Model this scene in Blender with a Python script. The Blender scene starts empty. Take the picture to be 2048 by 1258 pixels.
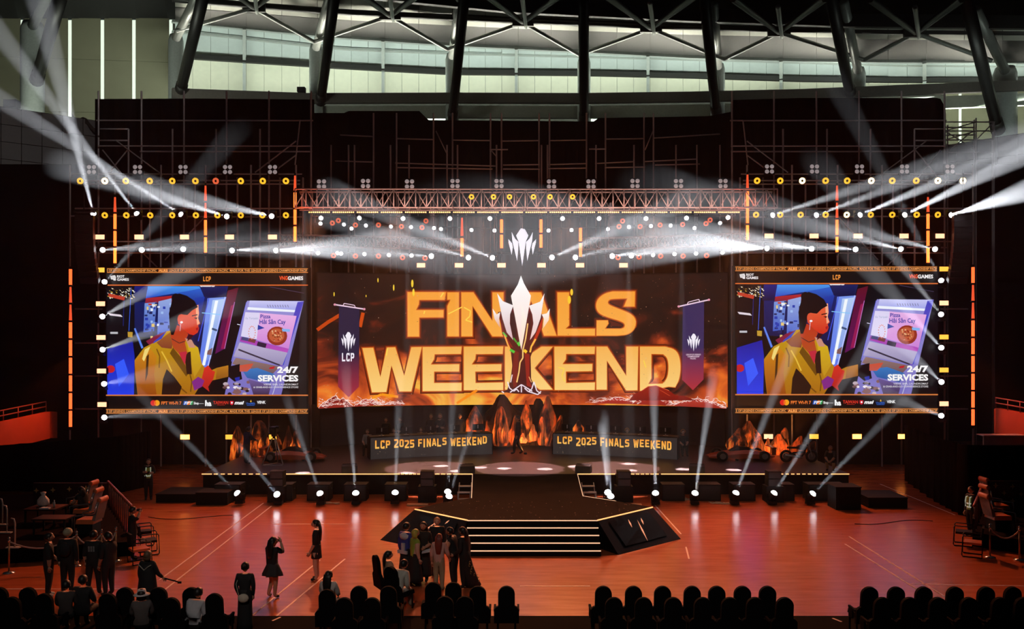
import bpy, bmesh, math, random
import numpy as np
from mathutils import Vector, Matrix, Euler, noise
from mathutils.geometry import tessellate_polygon
sc = bpy.context.scene
COL = sc.collection
R = math.radians
# ------------------------------------------------------------------ camera, world, exposure
FPX, CX, YH, EYE = 1700.0, 1024.0, 670.0, 6.9      # focal length in px, image axis, horizon row, eye height (m)
cam = bpy.data.objects.new('camera', bpy.data.cameras.new('camera')); COL.objects.link(cam); sc.camera = cam
cam.location = (0, 0, EYE); cam.rotation_euler = (R(90), 0, 0)
cam.data.sensor_width = 36; cam.data.lens = FPX/2048*36; cam.data.shift_y = (YH-629)/2048
cam.data.clip_end = 400
sc.view_settings.view_transform = 'Standard'; sc.view_settings.look = 'None'
sc.view_settings.gamma = 1; sc.view_settings.exposure = 0; sc.view_settings.use_curve_mapping = False
w = bpy.data.worlds.new('world'); sc.world = w; w.use_nodes = True
w.node_tree.nodes['Background'].inputs[0].default_value = (.75, .85, 1, 1)
w.node_tree.nodes['Background'].inputs[1].default_value = .005
sc.cycles.max_bounces = 2; sc.cycles.diffuse_bounces = 1; sc.cycles.adaptive_threshold = .15; sc.cycles.glossy_bounces = 2
sc.cycles.transmission_bounces = 2; sc.cycles.volume_bounces = 0; sc.cycles.transparent_max_bounces = 4
sc.cycles.sample_clamp_indirect = 8; sc.cycles.caustics_reflective = False; sc.cycles.caustics_refractive = False
def P(px, py, Y):                                   # the place at depth Y that the photo shows at (px, py)
    return Vector(((px-CX)*Y/FPX, Y, EYE-(py-YH)*Y/FPX))
def GY(py, z=0.): return FPX*(EYE-z)/(py-YH)
def G(px, py, z=0.): return P(px, py, GY(py, z))    # the place on a level surface of height z
CEN = Vector((.6, 28, 0))                           # centre of the round arena
def ring(px, Rr):                                   # depth at which the sight line of column px meets the circle of radius Rr
    k = (px-CX)/FPX; a = k*k+1; b = -2*(k*CEN.x+CEN.y); c = CEN.x**2+CEN.y**2-Rr*Rr
    return (-b+math.sqrt(max(b*b-4*a*c, 0)))/(2*a)
def lamp(name, kind, loc, energy, color, aim=None, size=.1, cone=5, blend=.3, sx=1, sy=1):
    l = bpy.data.lights.new(name, kind); l.energy = energy; l.color = color
    if kind == 'SPOT': l.spot_size = R(cone); l.spot_blend = blend; l.shadow_soft_size = size
    elif kind == 'AREA': l.shape = 'RECTANGLE'; l.size = sx; l.size_y = sy
    else: l.shadow_soft_size = size
    o = bpy.data.objects.new(name, l); COL.objects.link(o); o.location = loc
    if aim is not None: o.rotation_euler = (Vector(aim)-Vector(loc)).to_track_quat('-Z', 'Y').to_euler()
    return o
# daylight that enters the concourse through the glazed outer wall, hidden below the balcony rail
for (px, e) in ((480, .95), (760, 1.), (1030, 1.), (1300, .95), (1560, .9), (1830, .75), (2060, .5)):
    p = P(px, 214, ring(px, 66.6)); od = Vector((p.x-CEN.x, p.y-CEN.y, 0)).normalized()
    lamp('daylight', 'AREA', p, 1000*e, (.88, 1., .88), aim=p+od*4.5+Vector((0, 0, 5)), sx=15, sy=2)
    lamp('daylight', 'AREA', p+Vector((0, 0, .3)), 1000*e, (1., .98, .84), aim=p-od*9+Vector((0, 0, 14)), sx=13, sy=1).data.spread = R(70)
lamp('daylight', 'AREA', P(120, 300, 66), 1700, (.92, 1., .84), aim=P(170, 60, 85), sx=10, sy=2)
lamp('daylight', 'AREA', P(1990, 310, 66), 420, (.86, 1., .9), aim=P(1960, 60, 85), sx=8, sy=2)
# wash fixtures on the front truss: amber light over the arena floor in front of the stage
for (px, tx, ty, e) in ((640, 330, 1090, .9), (800, 640, 1120, .95), (960, 880, 1150, .7), (1130, 1180, 1150, .75), (1300, 1420, 1120, .78), (1450, 1720, 1090, .9)):
    p = P(px, 425, 42.4)
    lamp('wash', 'SPOT', p, 8600*e, (1., .30, .11), aim=G(tx, ty), size=.25, cone=52, blend=.9)

# added unseen fill spots for the floor, the people and the upper walls
lamp('added_fill', 'SPOT', (-3, -6, 24), 5600, (1., .86, .74), aim=G(900, 1110), size=.8, cone=48, blend=.9)
lamp('added_fill', 'SPOT', (6, 8, 30), 9000, (1., .97, .93), aim=P(60, 255, 52), size=.8, cone=20, blend=1.)
lamp('added_fill', 'SPOT', (-6, 8, 30), 5000, (1., .97, .93), aim=P(2000, 300, 50), size=.8, cone=16, blend=1.)
# ------------------------------------------------------------------ materials
MATS = {}
def lin(c):
    return tuple((x/255/12.92 if x/255 <= .04045 else ((x/255+.055)/1.055)**2.4) for x in c[:3])
def mat(name, rgb, rough=.6, metal=0., em=0., ec=None, var=.18, scale=6., sample=False, bump=0., spec=.5):
    if name in MATS: return MATS[name]
    m = bpy.data.materials.new(name); m.use_nodes = True; nt = m.node_tree; b = nt.nodes['Principled BSDF']
    b.inputs['Roughness'].default_value = rough; b.inputs['Metallic'].default_value = metal; b.inputs['Specular IOR Level'].default_value = spec
    n = nt.nodes.new('ShaderNodeTexNoise'); n.inputs['Scale'].default_value = scale; n.inputs['Detail'].default_value = 3
    t = nt.nodes.new('ShaderNodeTexCoord'); nt.links.new(t.outputs['Object'], n.inputs['Vector'])
    mx = nt.nodes.new('ShaderNodeMix'); mx.data_type = 'RGBA'
    mx.inputs[6].default_value = (*[c*(1-var) for c in rgb], 1); mx.inputs[7].default_value = (*[min(1, c*(1+var)) for c in rgb], 1)
    nt.links.new(n.outputs['Fac'], mx.inputs[0]); nt.links.new(mx.outputs[2], b.inputs['Base Color'])
    if bump:
        bp = nt.nodes.new('ShaderNodeBump'); bp.inputs['Strength'].default_value = bump
        nt.links.new(n.outputs['Fac'], bp.inputs['Height']); nt.links.new(bp.outputs[0], b.inputs['Normal'])
    if em:
        b.inputs['Emission Color'].default_value = (*(ec or rgb), 1); b.inputs['Emission Strength'].default_value = em
        if not sample: m.cycles.emission_sampling = 'NONE'
    MATS[name] = m; return m
def painted(name, em=1., sample=False):             # a lit screen: the picture is a colour per face corner
    m = bpy.data.materials.new(name); m.use_nodes = True; nt = m.node_tree; b = nt.nodes['Principled BSDF']
    b.inputs['Base Color'].default_value = (.01, .01, .01, 1); b.inputs['Roughness'].default_value = .5
    a = nt.nodes.new('ShaderNodeVertexColor'); a.layer_name = 'col'
    nt.links.new(a.outputs[0], b.inputs['Emission Color']); b.inputs['Emission Strength'].default_value = em
    m.cycles.emission_sampling = 'FRONT' if sample else 'NONE'
    return m
BLACK = mat('black paint', (.010, .009, .010), .6, spec=.25)
BLACKM = mat('black metal', (.02, .02, .022), .4, .6)
CLOTH = mat('black cloth', (.006, .005, .006), .95, spec=.05)
STEEL = mat('galvanised pipe', (.50, .45, .45), .5, .25)
ALU = mat('aluminium', (.62, .6, .6), .38, .8)
WHITE_LENS = mat('white lens', (1, 1, 1), .3, em=9, ec=(.93, .95, 1.))
# ------------------------------------------------------------------ mesh helpers
class MB:
    def __init__(s): s.v = []; s.f = []; s.m = []; s.mi = 0
    def add(s, vs, fs):
        k = len(s.v); s.v += [tuple(x) for x in vs]; s.f += [tuple(i+k for i in f) for f in fs]; s.m += [s.mi]*len(fs); return s
    def box(s, c, d, rot=None, top=None):           # centre, full size, rotation, (scale x, scale y) of the top face
        hx, hy, hz = d[0]/2, d[1]/2, d[2]/2; tx, ty = top or (1, 1)
        vs = [(-hx, -hy, -hz), (hx, -hy, -hz), (hx, hy, -hz), (-hx, hy, -hz), (-hx*tx, -hy*ty, hz), (hx*tx, -hy*ty, hz), (hx*tx, hy*ty, hz), (-hx*tx, hy*ty, hz)]
        M = rot.to_matrix() if isinstance(rot, (Euler,)) else rot
        vs = [(M @ Vector(p) if M is not None else Vector(p))+Vector(c) for p in vs]
        return s.add(vs, [(0, 3, 2, 1), (4, 5, 6, 7), (0, 1, 5, 4), (1, 2, 6, 5), (2, 3, 7, 6), (3, 0, 4, 7)])
    def cyl(s, a, b, r, r2=None, n=8, caps=True):
        a, b = Vector(a), Vector(b); r2 = r if r2 is None else r2; d = b-a
        q = d.to_track_quat('Z', 'Y') if d.length > 1e-9 else Euler().to_quaternion()
        vs = []
        for p, rr in ((a, r), (b, r2)):
            for i in range(n): vs.append(p+q @ Vector((math.cos(2*math.pi*i/n)*rr, math.sin(2*math.pi*i/n)*rr, 0)))
        fs = [(i, (i+1) % n, n+(i+1) % n, n+i) for i in range(n)]
        if caps: fs += [tuple(range(n-1, -1, -1)), tuple(range(n, 2*n))]
        return s.add(vs, fs)
    def tube(s, pts, r, n=6):
        rs = r if isinstance(r, (list, tuple)) else [r]*len(pts)
        pts = [Vector(p) for p in pts]; vs = []
        for i, p in enumerate(pts):
            d = (pts[min(i+1, len(pts)-1)]-pts[max(i-1, 0)]); q = d.to_track_quat('Z', 'Y')
            for j in range(n): vs.append(p+q @ Vector((math.cos(2*math.pi*j/n)*rs[i], math.sin(2*math.pi*j/n)*rs[i], 0)))
        fs = [(i*n+j, i*n+(j+1) % n, (i+1)*n+(j+1) % n, (i+1)*n+j) for i in range(len(pts)-1) for j in range(n)]
        fs += [tuple(range(n-1, -1, -1)), tuple(range((len(pts)-1)*n, len(pts)*n))]
        return s.add(vs, fs)
    def rings(s, rings, cap=True):                  # loft of closed rings of equal count
        n = len(rings[0]); vs = [p for r in rings for p in r]
        fs = [(i*n+j, i*n+(j+1) % n, (i+1)*n+(j+1) % n, (i+1)*n+j) for i in range(len(rings)-1) for j in range(n)]
        if cap: fs += [tuple(range(n-1, -1, -1)), tuple(range((len(rings)-1)*n, len(rings)*n))]
        return s.add(vs, fs)
    def lathe(s, prof, n=12, c=(0, 0, 0), sx=1., sy=1.):
        c = Vector(c)
        return s.rings([[c+Vector((math.cos(2*math.pi*j/n)*r*sx, math.sin(2*math.pi*j/n)*r*sy, z)) for j in range(n)] for r, z in prof])
    def ball(s, c, r, n=10, k=6):                   # r: number or (rx, ry, rz)
        rx, ry, rz = r if isinstance(r, (tuple, list)) else (r, r, r); c = Vector(c)
        return s.rings([[c+Vector((math.cos(2*math.pi*j/n)*rx*math.sin(math.pi*(i+.03)/(k+.06)), math.sin(2*math.pi*j/n)*ry*math.sin(math.pi*(i+.03)/(k+.06)), -rz*math.cos(math.pi*i/k))) for j in range(n)] for i in range(k+1)])
    def prism(s, poly, a, b):                       # poly: list of 2-D points; a, b: functions 2-D -> 3-D for the two faces
        n = len(poly); vs = [a(p) for p in poly]+[b(p) for p in poly]
        tri = tessellate_polygon([[Vector((p[0], p[1], 0)) for p in poly]])
        fs = [tuple(t) for t in tri]+[tuple(i+n for i in reversed(t)) for t in tri]+[(i, (i+1) % n, n+(i+1) % n, n+i) for i in range(n)]
        return s.add(vs, fs)
    def mesh(s, name, mats, smooth=False):
        me = bpy.data.meshes.new(name); me.from_pydata(s.v, [], s.f)
        for m in (mats if isinstance(mats, (list, tuple)) else [mats]): me.materials.append(m)
        if any(s.m): me.polygons.foreach_set('material_index', s.m)
        bm = bmesh.new(); bm.from_mesh(me); bmesh.ops.recalc_face_normals(bm, faces=bm.faces); bm.to_mesh(me); bm.free()
        if smooth: me.polygons.foreach_set('use_smooth', [True]*len(me.polygons))
        me.update(); return me
def ob(name, me, parent=None, loc=(0, 0, 0), rot=(0, 0, 0), scale=(1, 1, 1)):
    o = bpy.data.objects.new(name, me); COL.objects.link(o); o.parent = parent
    o.location = loc; o.rotation_euler = rot; o.scale = scale; return o
def tag(o, label=None, cat=None, group=None, kind=None):
    if label: o['label'] = label
    if cat: o['category'] = cat
    if group: o['group'] = group
    if kind: o['kind'] = kind
    return o
def thing(name, label, cat, loc=(0, 0, 0), rz=0., group=None):
    o = bpy.data.objects.new(name, None); COL.objects.link(o); o.empty_display_size = .1
    o.location = loc; o.rotation_euler = (0, 0, rz); return tag(o, label, cat, group)
def struct(name, mb, m, parent=None, smooth=False):
    o = ob(name, mb.mesh(name, m, smooth), parent)
    if parent is None: o['kind'] = 'structure'
    return o
def pipe(name, a, b, r, m, parent, n=6):            # one straight member as a part, unit mesh shared by radius
    a, b = Vector(a), Vector(b); key = (r, m.name, n)
    if key not in PIPES: PIPES[key] = MB().cyl((0, 0, 0), (0, 0, 1), r, n=n).mesh(name, m, True)
    o = ob(name, PIPES[key], parent, a, (b-a).to_track_quat('Z', 'Y').to_euler(), (1, 1, (b-a).length)); return o
PIPES = {}
ORD = ['first', 'second', 'third', 'fourth', 'fifth', 'sixth', 'seventh', 'eighth', 'ninth', 'tenth', 'eleventh', 'twelfth', 'thirteenth', 'fourteenth', 'fifteenth']
# ================================================================== the setting
def floor_mat():
    m = bpy.data.materials.new('arena floor'); m.use_nodes = True; nt = m.node_tree; b = nt.nodes['Principled BSDF']
    b.inputs['Specular IOR Level'].default_value = .36
    t = nt.nodes.new('ShaderNodeTexCoord'); mp = nt.nodes.new('ShaderNodeMapping'); mp.inputs['Scale'].default_value = (.5, 3., 1)
    n = nt.nodes.new('ShaderNodeTexNoise'); n.inputs['Scale'].default_value = 1.6; n.inputs['Detail'].default_value = 6
    nt.links.new(t.outputs['Object'], mp.inputs[0]); nt.links.new(mp.outputs[0], n.inputs['Vector'])
    r = nt.nodes.new('ShaderNodeValToRGB'); r.color_ramp.elements[0].position = .3; r.color_ramp.elements[1].position = .72
    r.color_ramp.elements[0].color = (.40, .085, .029, 1); r.color_ramp.elements[1].color = (.52, .125, .043, 1)
    nt.links.new(n.outputs['Fac'], r.inputs[0]); nt.links.new(r.outputs[0], b.inputs['Base Color'])
    rr = nt.nodes.new('ShaderNodeMapRange'); rr.inputs[3].default_value = .16; rr.inputs[4].default_value = .30
    nt.links.new(n.outputs['Fac'], rr.inputs[0]); nt.links.new(rr.outputs[0], b.inputs['Roughness'])
    n2 = nt.nodes.new('ShaderNodeTexNoise'); n2.inputs['Scale'].default_value = 5; n2.inputs['Detail'].default_value = 3
    mp2 = nt.nodes.new('ShaderNodeMapping'); mp2.inputs['Scale'].default_value = (.35, 2.2, 1)
    nt.links.new(t.outputs['Object'], mp2.inputs[0]); nt.links.new(mp2.outputs[0], n2.inputs['Vector'])
    bp = nt.nodes.new('ShaderNodeBump'); bp.inputs['Strength'].default_value = .12; bp.inputs['Distance'].default_value = .05
    nt.links.new(n2.outputs['Fac'], bp.inputs['Height']); nt.links.new(bp.outputs[0], b.inputs['Normal'])
    return m
floor = struct('floor', MB().box((0, 40, -.1), (110, 70, .2)), floor_mat())
LINE = mat('court line', (.75, .5, .42), .5)
def fline(p, q, wd=.05):
    a, b = G(*p), G(*q); d = (b-a).normalized(); s = Vector((-d.y, d.x, 0))*wd/2; up = Vector((0, 0, .004))
    ob('floor_line', MB().prism([(0, 0), (1, 0), (1, 1), (0, 1)], lambda t: a+(b-a)*t[0]+s*(2*t[1]-1), lambda t: a+(b-a)*t[0]+s*(2*t[1]-1)+up).mesh('floor_line', LINE), floor)
for p, q in (((527, 1006), (319, 1160)), ((543, 1012), (329, 1180)), ((1698, 1073), (1889, 1193)), ((1690, 1088), (1833, 1178)),
             ((1305, 1005), (1362, 1068)), ((1372, 1094), (1378, 1118)), ((1760, 968), (1910, 1030)), ((1820, 1168), (2048, 1172)),
             ((500, 1235), (640, 1120)), ((546, 1238), (690, 1118)), ((0, 1178), (320, 1178)), ((545, 1048), (700, 1048)), ((1040, 1172), (1180, 1172))):
    fline(p, q)
# thin black layer over the floor towards the stands, with tape marks
cp = thing('floor_cover', 'thin black layer over the floor under the front chair rows along the bottom edge', 'floor_cover', (0, 18.4, 0))
ob('black_layer', MB().box((0, 0, .006), (60, 4.9, .012)).mesh('black_layer', mat('black carpet', (.004, .0035, .004), .95, spec=.04)), cp)
for (px, py) in ((553, 1239), (1674, 1241)):
    a = G(px, py); ob('tape_mark', MB().box((a.x, a.y-18.4, .014), (.05, .28, .004), Euler((0, 0, R(25 if px > 1000 else -25)))).mesh('tape_mark', LINE), cp)

# ---- the bowl: grey panelled upper wall, curved round the arena
def PR(px, py, Rr): return P(px, py, ring(px, Rr))
CONC = mat('grey wall panel', (.30, .28, .27), .7, var=.1, bump=.1)
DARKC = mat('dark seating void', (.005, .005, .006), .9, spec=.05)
def panel(name, parent, px0, px1, t, b, Rt, Rb, m, gap=.06, th=.12):
    a = [PR(px0, t(px0), Rt), PR(px1, t(px1), Rt), PR(px1, b(px1), Rb), PR(px0, b(px0), Rb)]
    c = sum(a, Vector())/4; a = [p+(c-p).normalized()*gap for p in a]
    nrm = (a[1]-a[0]).cross(a[3]-a[0]).normalized()
    if nrm.y < 0: nrm = -nrm
    return ob(name, MB().rings([a, [p+nrm*th for p in a]]).mesh(name, m), parent)
def curve(*pts):
    xs, ys = zip(*pts); return lambda x: float(np.interp(x, xs, ys))
def shift(c, d): return lambda x: c(x)+d
def mixc(c, d, t): return lambda x: c(x)*(1-t)+d(x)*t
wl_t, wl_b = curve((-200, 175), (0, 213), (100, 227), (330, 262)), curve((-200, 380), (0, 352), (200, 372), (330, 382))
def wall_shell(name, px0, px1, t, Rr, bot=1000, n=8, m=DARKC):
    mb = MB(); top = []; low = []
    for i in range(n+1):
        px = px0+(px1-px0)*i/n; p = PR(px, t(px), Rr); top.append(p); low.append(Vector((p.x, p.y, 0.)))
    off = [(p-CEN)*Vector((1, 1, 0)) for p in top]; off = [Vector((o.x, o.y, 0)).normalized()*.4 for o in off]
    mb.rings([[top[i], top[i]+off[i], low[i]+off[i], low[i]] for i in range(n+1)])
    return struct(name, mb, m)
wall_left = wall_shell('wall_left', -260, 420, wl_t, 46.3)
for r in range(4):
    for i in range(11):
        panel('wall_panel', wall_left, -80+i*41, -80+(i+1)*41, mixc(wl_t, wl_b, r/4), mixc(wl_t, wl_b, (r+1)/4), 46, 46, CONC, .03)
wr_t, wr_b = curve((1700, 330), (1880, 292), (2048, 266), (2300, 225)), curve((1700, 400), (2048, 392), (2300, 400))
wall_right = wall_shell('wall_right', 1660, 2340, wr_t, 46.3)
for r in range(3):
    for i in range(9):
        panel('wall_panel', wall_right, 1790+i*41, 1790+(i+1)*41, mixc(wr_t, wr_b, r/3), mixc(wr_t, wr_b, (r+1)/3), 46, 46, CONC, .03)
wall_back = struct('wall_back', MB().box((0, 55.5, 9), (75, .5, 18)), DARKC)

# ---- outer wall with curtain boards and daylight slits (left and right of the glazed concourse)
OLIVE = mat('olive curtain board', (.30, .29, .19), .8, var=.12, scale=.6)
SLIT = mat('daylight slit', (.8, .9, .8), .4, em=1.0, ec=(.78, .9, .74))
wall_outer = struct('wall_outer', MB().rings([[PR(px, -40, 78), PR(px, -40, 78.5), PR(px, 420, 78.5), PR(px, 420, 78)] for px in range(-200, 2300, 60)]), mat('outer shell', (.10, .10, .085), .9))
T0, B0 = (lambda x: 5+x*.05), (lambda x: 330)
xs = [-60, 45, 140, 205, 268, 342]
for i in range(5):
    for r in range(3):
        panel('wall_board', wall_outer, xs[i]+3.5, xs[i+1]-3.5, mixc(T0, B0, r/3), mixc(T0, B0, (r+1)/3), 77, 77, OLIVE, .02)
for x in (45, 140, 205, 268, 342): panel('light_slit', wall_outer, x-3.2, x+3.2, T0, B0, 77.4, 77.4, SLIT, 0)
xr = [1888, 1920, 2018, 2110]
for i in range(3): panel('wall_board', wall_outer, xr[i]+3, xr[i+1]-3, lambda x: 150, B0, 77, 77, OLIVE, .02)
for x in (1920, 2018): panel('light_slit', wall_outer, x-2.6, x+2.6, lambda x: 150, B0, 77.4, 77.4, SLIT, 0)

# ---- sloping concourse ceiling in rings, each ceiling panel its own piece
CEILP = mat('pale ceiling panel', (.54, .60, .58), .75, var=.07, scale=2)
CEILD = mat('grey roof panel', (.36, .36, .31), .8, var=.1, scale=2)
CEILY = mat('cream ceiling panel', (.86, .86, .68), .75, var=.07, scale=2)
DARKB = mat('dark steel', (.035, .034, .032), .5, .4)
PAINT = mat('pale painted steel', (.46, .49, .46), .5, .2)
ceiling = struct('ceiling', MB().rings([[PR(px, -260, 50), PR(px, -262, 50.4), PR(px, 60, 80), PR(px, 58, 80)] for px in range(-200, 2300, 60)]), mat('roof underside', (.03, .03, .028), .9))
cPar = curve((300, 172), (370, 177), (620, 186), (900, 185), (1160, 186), (1380, 183), (1600, 178), (1720, 173), (2048, 160), (2300, 150))
cBm1 = curve((300, 105), (400, 112), (680, 130), (900, 142), (1160, 144), (1380, 149), (1600, 156), (1800, 158), (2300, 156))
cBm0 = curve((300, 60), (400, 66), (680, 97), (900, 106), (1160, 112), (1380, 118), (1600, 124), (1800, 130), (2300, 134))
cTop = curve((300, 34), (400, 44), (680, 71), (900, 86), (1160, 99), (1380, 111), (1600, 118), (1800, 120), (2300, 122))
cChd = curve((300, -6), (424, 4), (680, 24), (1020, 41), (1380, 54), (1690, 60), (2048, 63), (2300, 63))
cUp = curve((300, -60), (680, -22), (1020, 12), (1380, 30), (1700, 41), (2048, 45), (2300, 45))
cols = [350, 635, 905, 1168, 1432, 1700, 2006]
bays = list(zip(cols, cols[1:]))+[(2006, 2230)]
for (a, b) in bays:
    n = 8
    for i in range(n):
        x0, x1 = a+(b-a)*i/n, a+(b-a)*(i+1)/n
        panel('ceiling_panel', ceiling, x0, x1, shift(cBm1, 7), shift(cPar, 8), 74, 76.5, CEILY, .03)
        panel('ceiling_panel', ceiling, x0, x1, cBm0, shift(cBm1, -2), 70, 73.6, CEILP, .03)
        panel('ceiling_panel', ceiling, x0, x1, shift(cTop, 2), shift(cBm0, -2), 67.5, 69.8, CEILP, .03)
    for i in range(4):
        x0, x1 = a+(b-a)*i/4, a+(b-a)*(i+1)/4
        panel('roof_panel', ceiling, x0, x1, cUp, shift(cChd, 16), 58, 62, CEILD, .04)
        panel('soffit_panel', ceiling, x0, x1, shift(cChd, 14), cTop, 62.2, 66.8, mat('dark soffit', (.05, .047, .043), .8), .02)
def beam(name, c, h, Rr, m, parent, x0=345, x1=2250, d=.5, step=45):
    mb = MB(); rg = []
    for i in range(int((x1-x0)/step)+1):
        x = x0+step*i; p, q = PR(x, c(x), Rr), PR(x, c(x)+h, Rr); o = Vector((p.x-CEN.x, p.y-CEN.y, 0)).normalized()*d
        rg.append([p, p+o, q+o, q])
    mb.rings(rg); return ob(name, mb.mesh(name, m), parent)
beam('ring_beam', shift(cBm1, -3), 9, 72.6, DARKB, ceiling)
beam('ring_beam', shift(cBm0, -3), 4, 69.5, PAINT, ceiling)
beam('ring_beam', cTop, 5, 66.8, PAINT, ceiling)
beam('ring_beam', shift(cUp, -14), 26, 57.5, DARKB, ceiling)
for (a, b) in bays:                                  # short pale purlins in mid bay
    x = (a+b)/2-4
    for (c0, d0, c1, d1, r0, r1) in ((cTop, 4, cBm1, 0, 66.5, 72), (cBm1, 8, cPar, 4, 72.5, 75)):
        ob('purlin', MB().box((0, 0, 0), (.34, .3, 1)).mesh('purlin', PAINT), ceiling,
           (PR(x, c0(x)+d0, r0)+PR(x, c1(x)+d1, r1))/2, (PR(x, c1(x)+d1, r1)-PR(x, c0(x)+d0, r0)).to_track_quat('Z', 'Y').to_euler(), (1, 1, (PR(x, c1(x)+d1, r1)-PR(x, c0(x)+d0, r0)).length))
# balcony rail ring (brown beam) and the pale ring below it
trim_1 = struct('trim_1', MB(), PAINT)
beam('rail_beam', cPar, 20, 64, mat('brown ring beam', (.16, .145, .13), .7), trim_1, 345)
beam('lower_ring', shift(cPar, 26), 24, 66, mat('pale ring concrete', (.42, .45, .38), .8), trim_1, 345)
n_win = 0
for (x0, x1) in ((626, 660), (850, 895), (1182, 1240), (1250, 1330), (1345, 1462)):
    n_win += 1
    wv = struct('window_%d' % n_win, MB().rings([[PR(x0, 226, 68), PR(x1, 226, 68), PR(x1, 252, 68), PR(x0, 252, 68)], [PR(x0, 226, 68.2), PR(x1, 226, 68.2), PR(x1, 252, 68.2), PR(x0, 252, 68.2)]]), SLIT)
# ---- columns, raking struts, bracing
COLM = mat('pale column paint', (.42, .46, .44), .6, .1)
PIPEM = mat('shaded tube steel', (.022, .022, .021), .45, .2)  # raking struts: their backlit silhouette is put into the colour
PIPEL = mat('lit tube steel', (.26, .27, .25), .4, .3)  # light on inner struts, lower diagonals and posts put into the colour
#   column px, top row of the column, strut foot (px,py) -> strut head, inner pipe head
CS = [(65, 45, (75, 155), (128, -30), (100, -20)), (352, 70, (362, 178), (412, -30), (405, -30)), (632, 90, (642, 196), (672, -30), (664, -30)), (904, 108, (905, 232), (931, -30), (921, -30)),
      (1168, 115, (1168, 236), (1167, -30), (1172, -30)), (1436, 128, (1432, 222), (1406, -30), (1428, 10)), (1716, 136, (1700, 185), (1657, -30), (1688, 5)), (2010, 135, (1994, 252), (1925, -30), (1952, 20))]
for i, (cx, ty, f0, h0, h1) in enumerate(CS):
    t = thing('column', 'round pale arena column with raking steel struts, %s from the left' % ORD[i], 'column', PR(cx, 300, 66)*Vector((1, 1, 0)) if False else Vector((PR(cx, 300, 66).x, PR(cx, 300, 66).y, 0)), 0, 'columns round the arena rim')
    L = t.location
    rad = 1.0 if i in (0, 7) else .72
    top = PR(cx, ty, 66).z
    ob('shaft', MB().lathe([(rad, 0), (rad, 20), (rad, top-.6), (rad*.8, top)], 16).mesh('shaft', COLM, True), t)
    a = PR(*f0, 64)-L; b = P(*h0, ring(h0[0], 64)-16)-L
    ob('raking_strut', MB().cyl(a, b, .5, .5, 12).mesh('raking_strut', PIPEM, True), t)
    ob('strut_shoe', MB().cyl(a-(b-a).normalized()*.7, a+(b-a).normalized()*.9, .6, .56, 12).mesh('strut_shoe', DARKB, True), t)
    a = PR(cx, ty+6, 65)-L; b = P(*h1, ring(h1[0], 65)-9)-L
    ob('inner_strut', MB().cyl(a, b, .42, .42, 10).mesh('inner_strut', PIPEL, True), t)
nodes = [(508, 14), (780, 30), (1046, 43), (1302, 55), (1558, 63), (1832, 64)]
tops = [(352, 62), (628, 84), (895, 99), (1158, 110), (1448, 119), (1728, 120), (1984, 122)]
rt = thing('roof_truss', 'dark ring truss with crossing diagonals under the arena roof', 'truss', (0, 60, 24))
O = Vector(rt.location)
mbc = MB()
ob('chord', MB().tube([PR(x, cChd(x), 60)-O for x in range(345, 2260, 60)], .32, 8).mesh('chord', DARKB, True), rt)
for k, (nx, ny) in enumerate(nodes):
    p = PR(nx, ny+2, 60)-O
    for (tx, ty) in (tops[k], tops[k+1]): pipe('lower_diagonal', p, PR(tx, ty, 63)-O, .2, PIPEL, rt)
    for dx in (-92, 92): pipe('upper_diagonal', p, P(nx+dx, ny-66, 52)-O, .24, DARKB, rt)
    pipe('post', PR(nx+6, ny+12, 62)-O, P(nx-2, ny-50, 56)-O, .17, PIPEL, rt)
    ob('node_plate', MB().box(p, (2.2, .3, .8)).mesh('node_plate', DARKB), rt)
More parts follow.
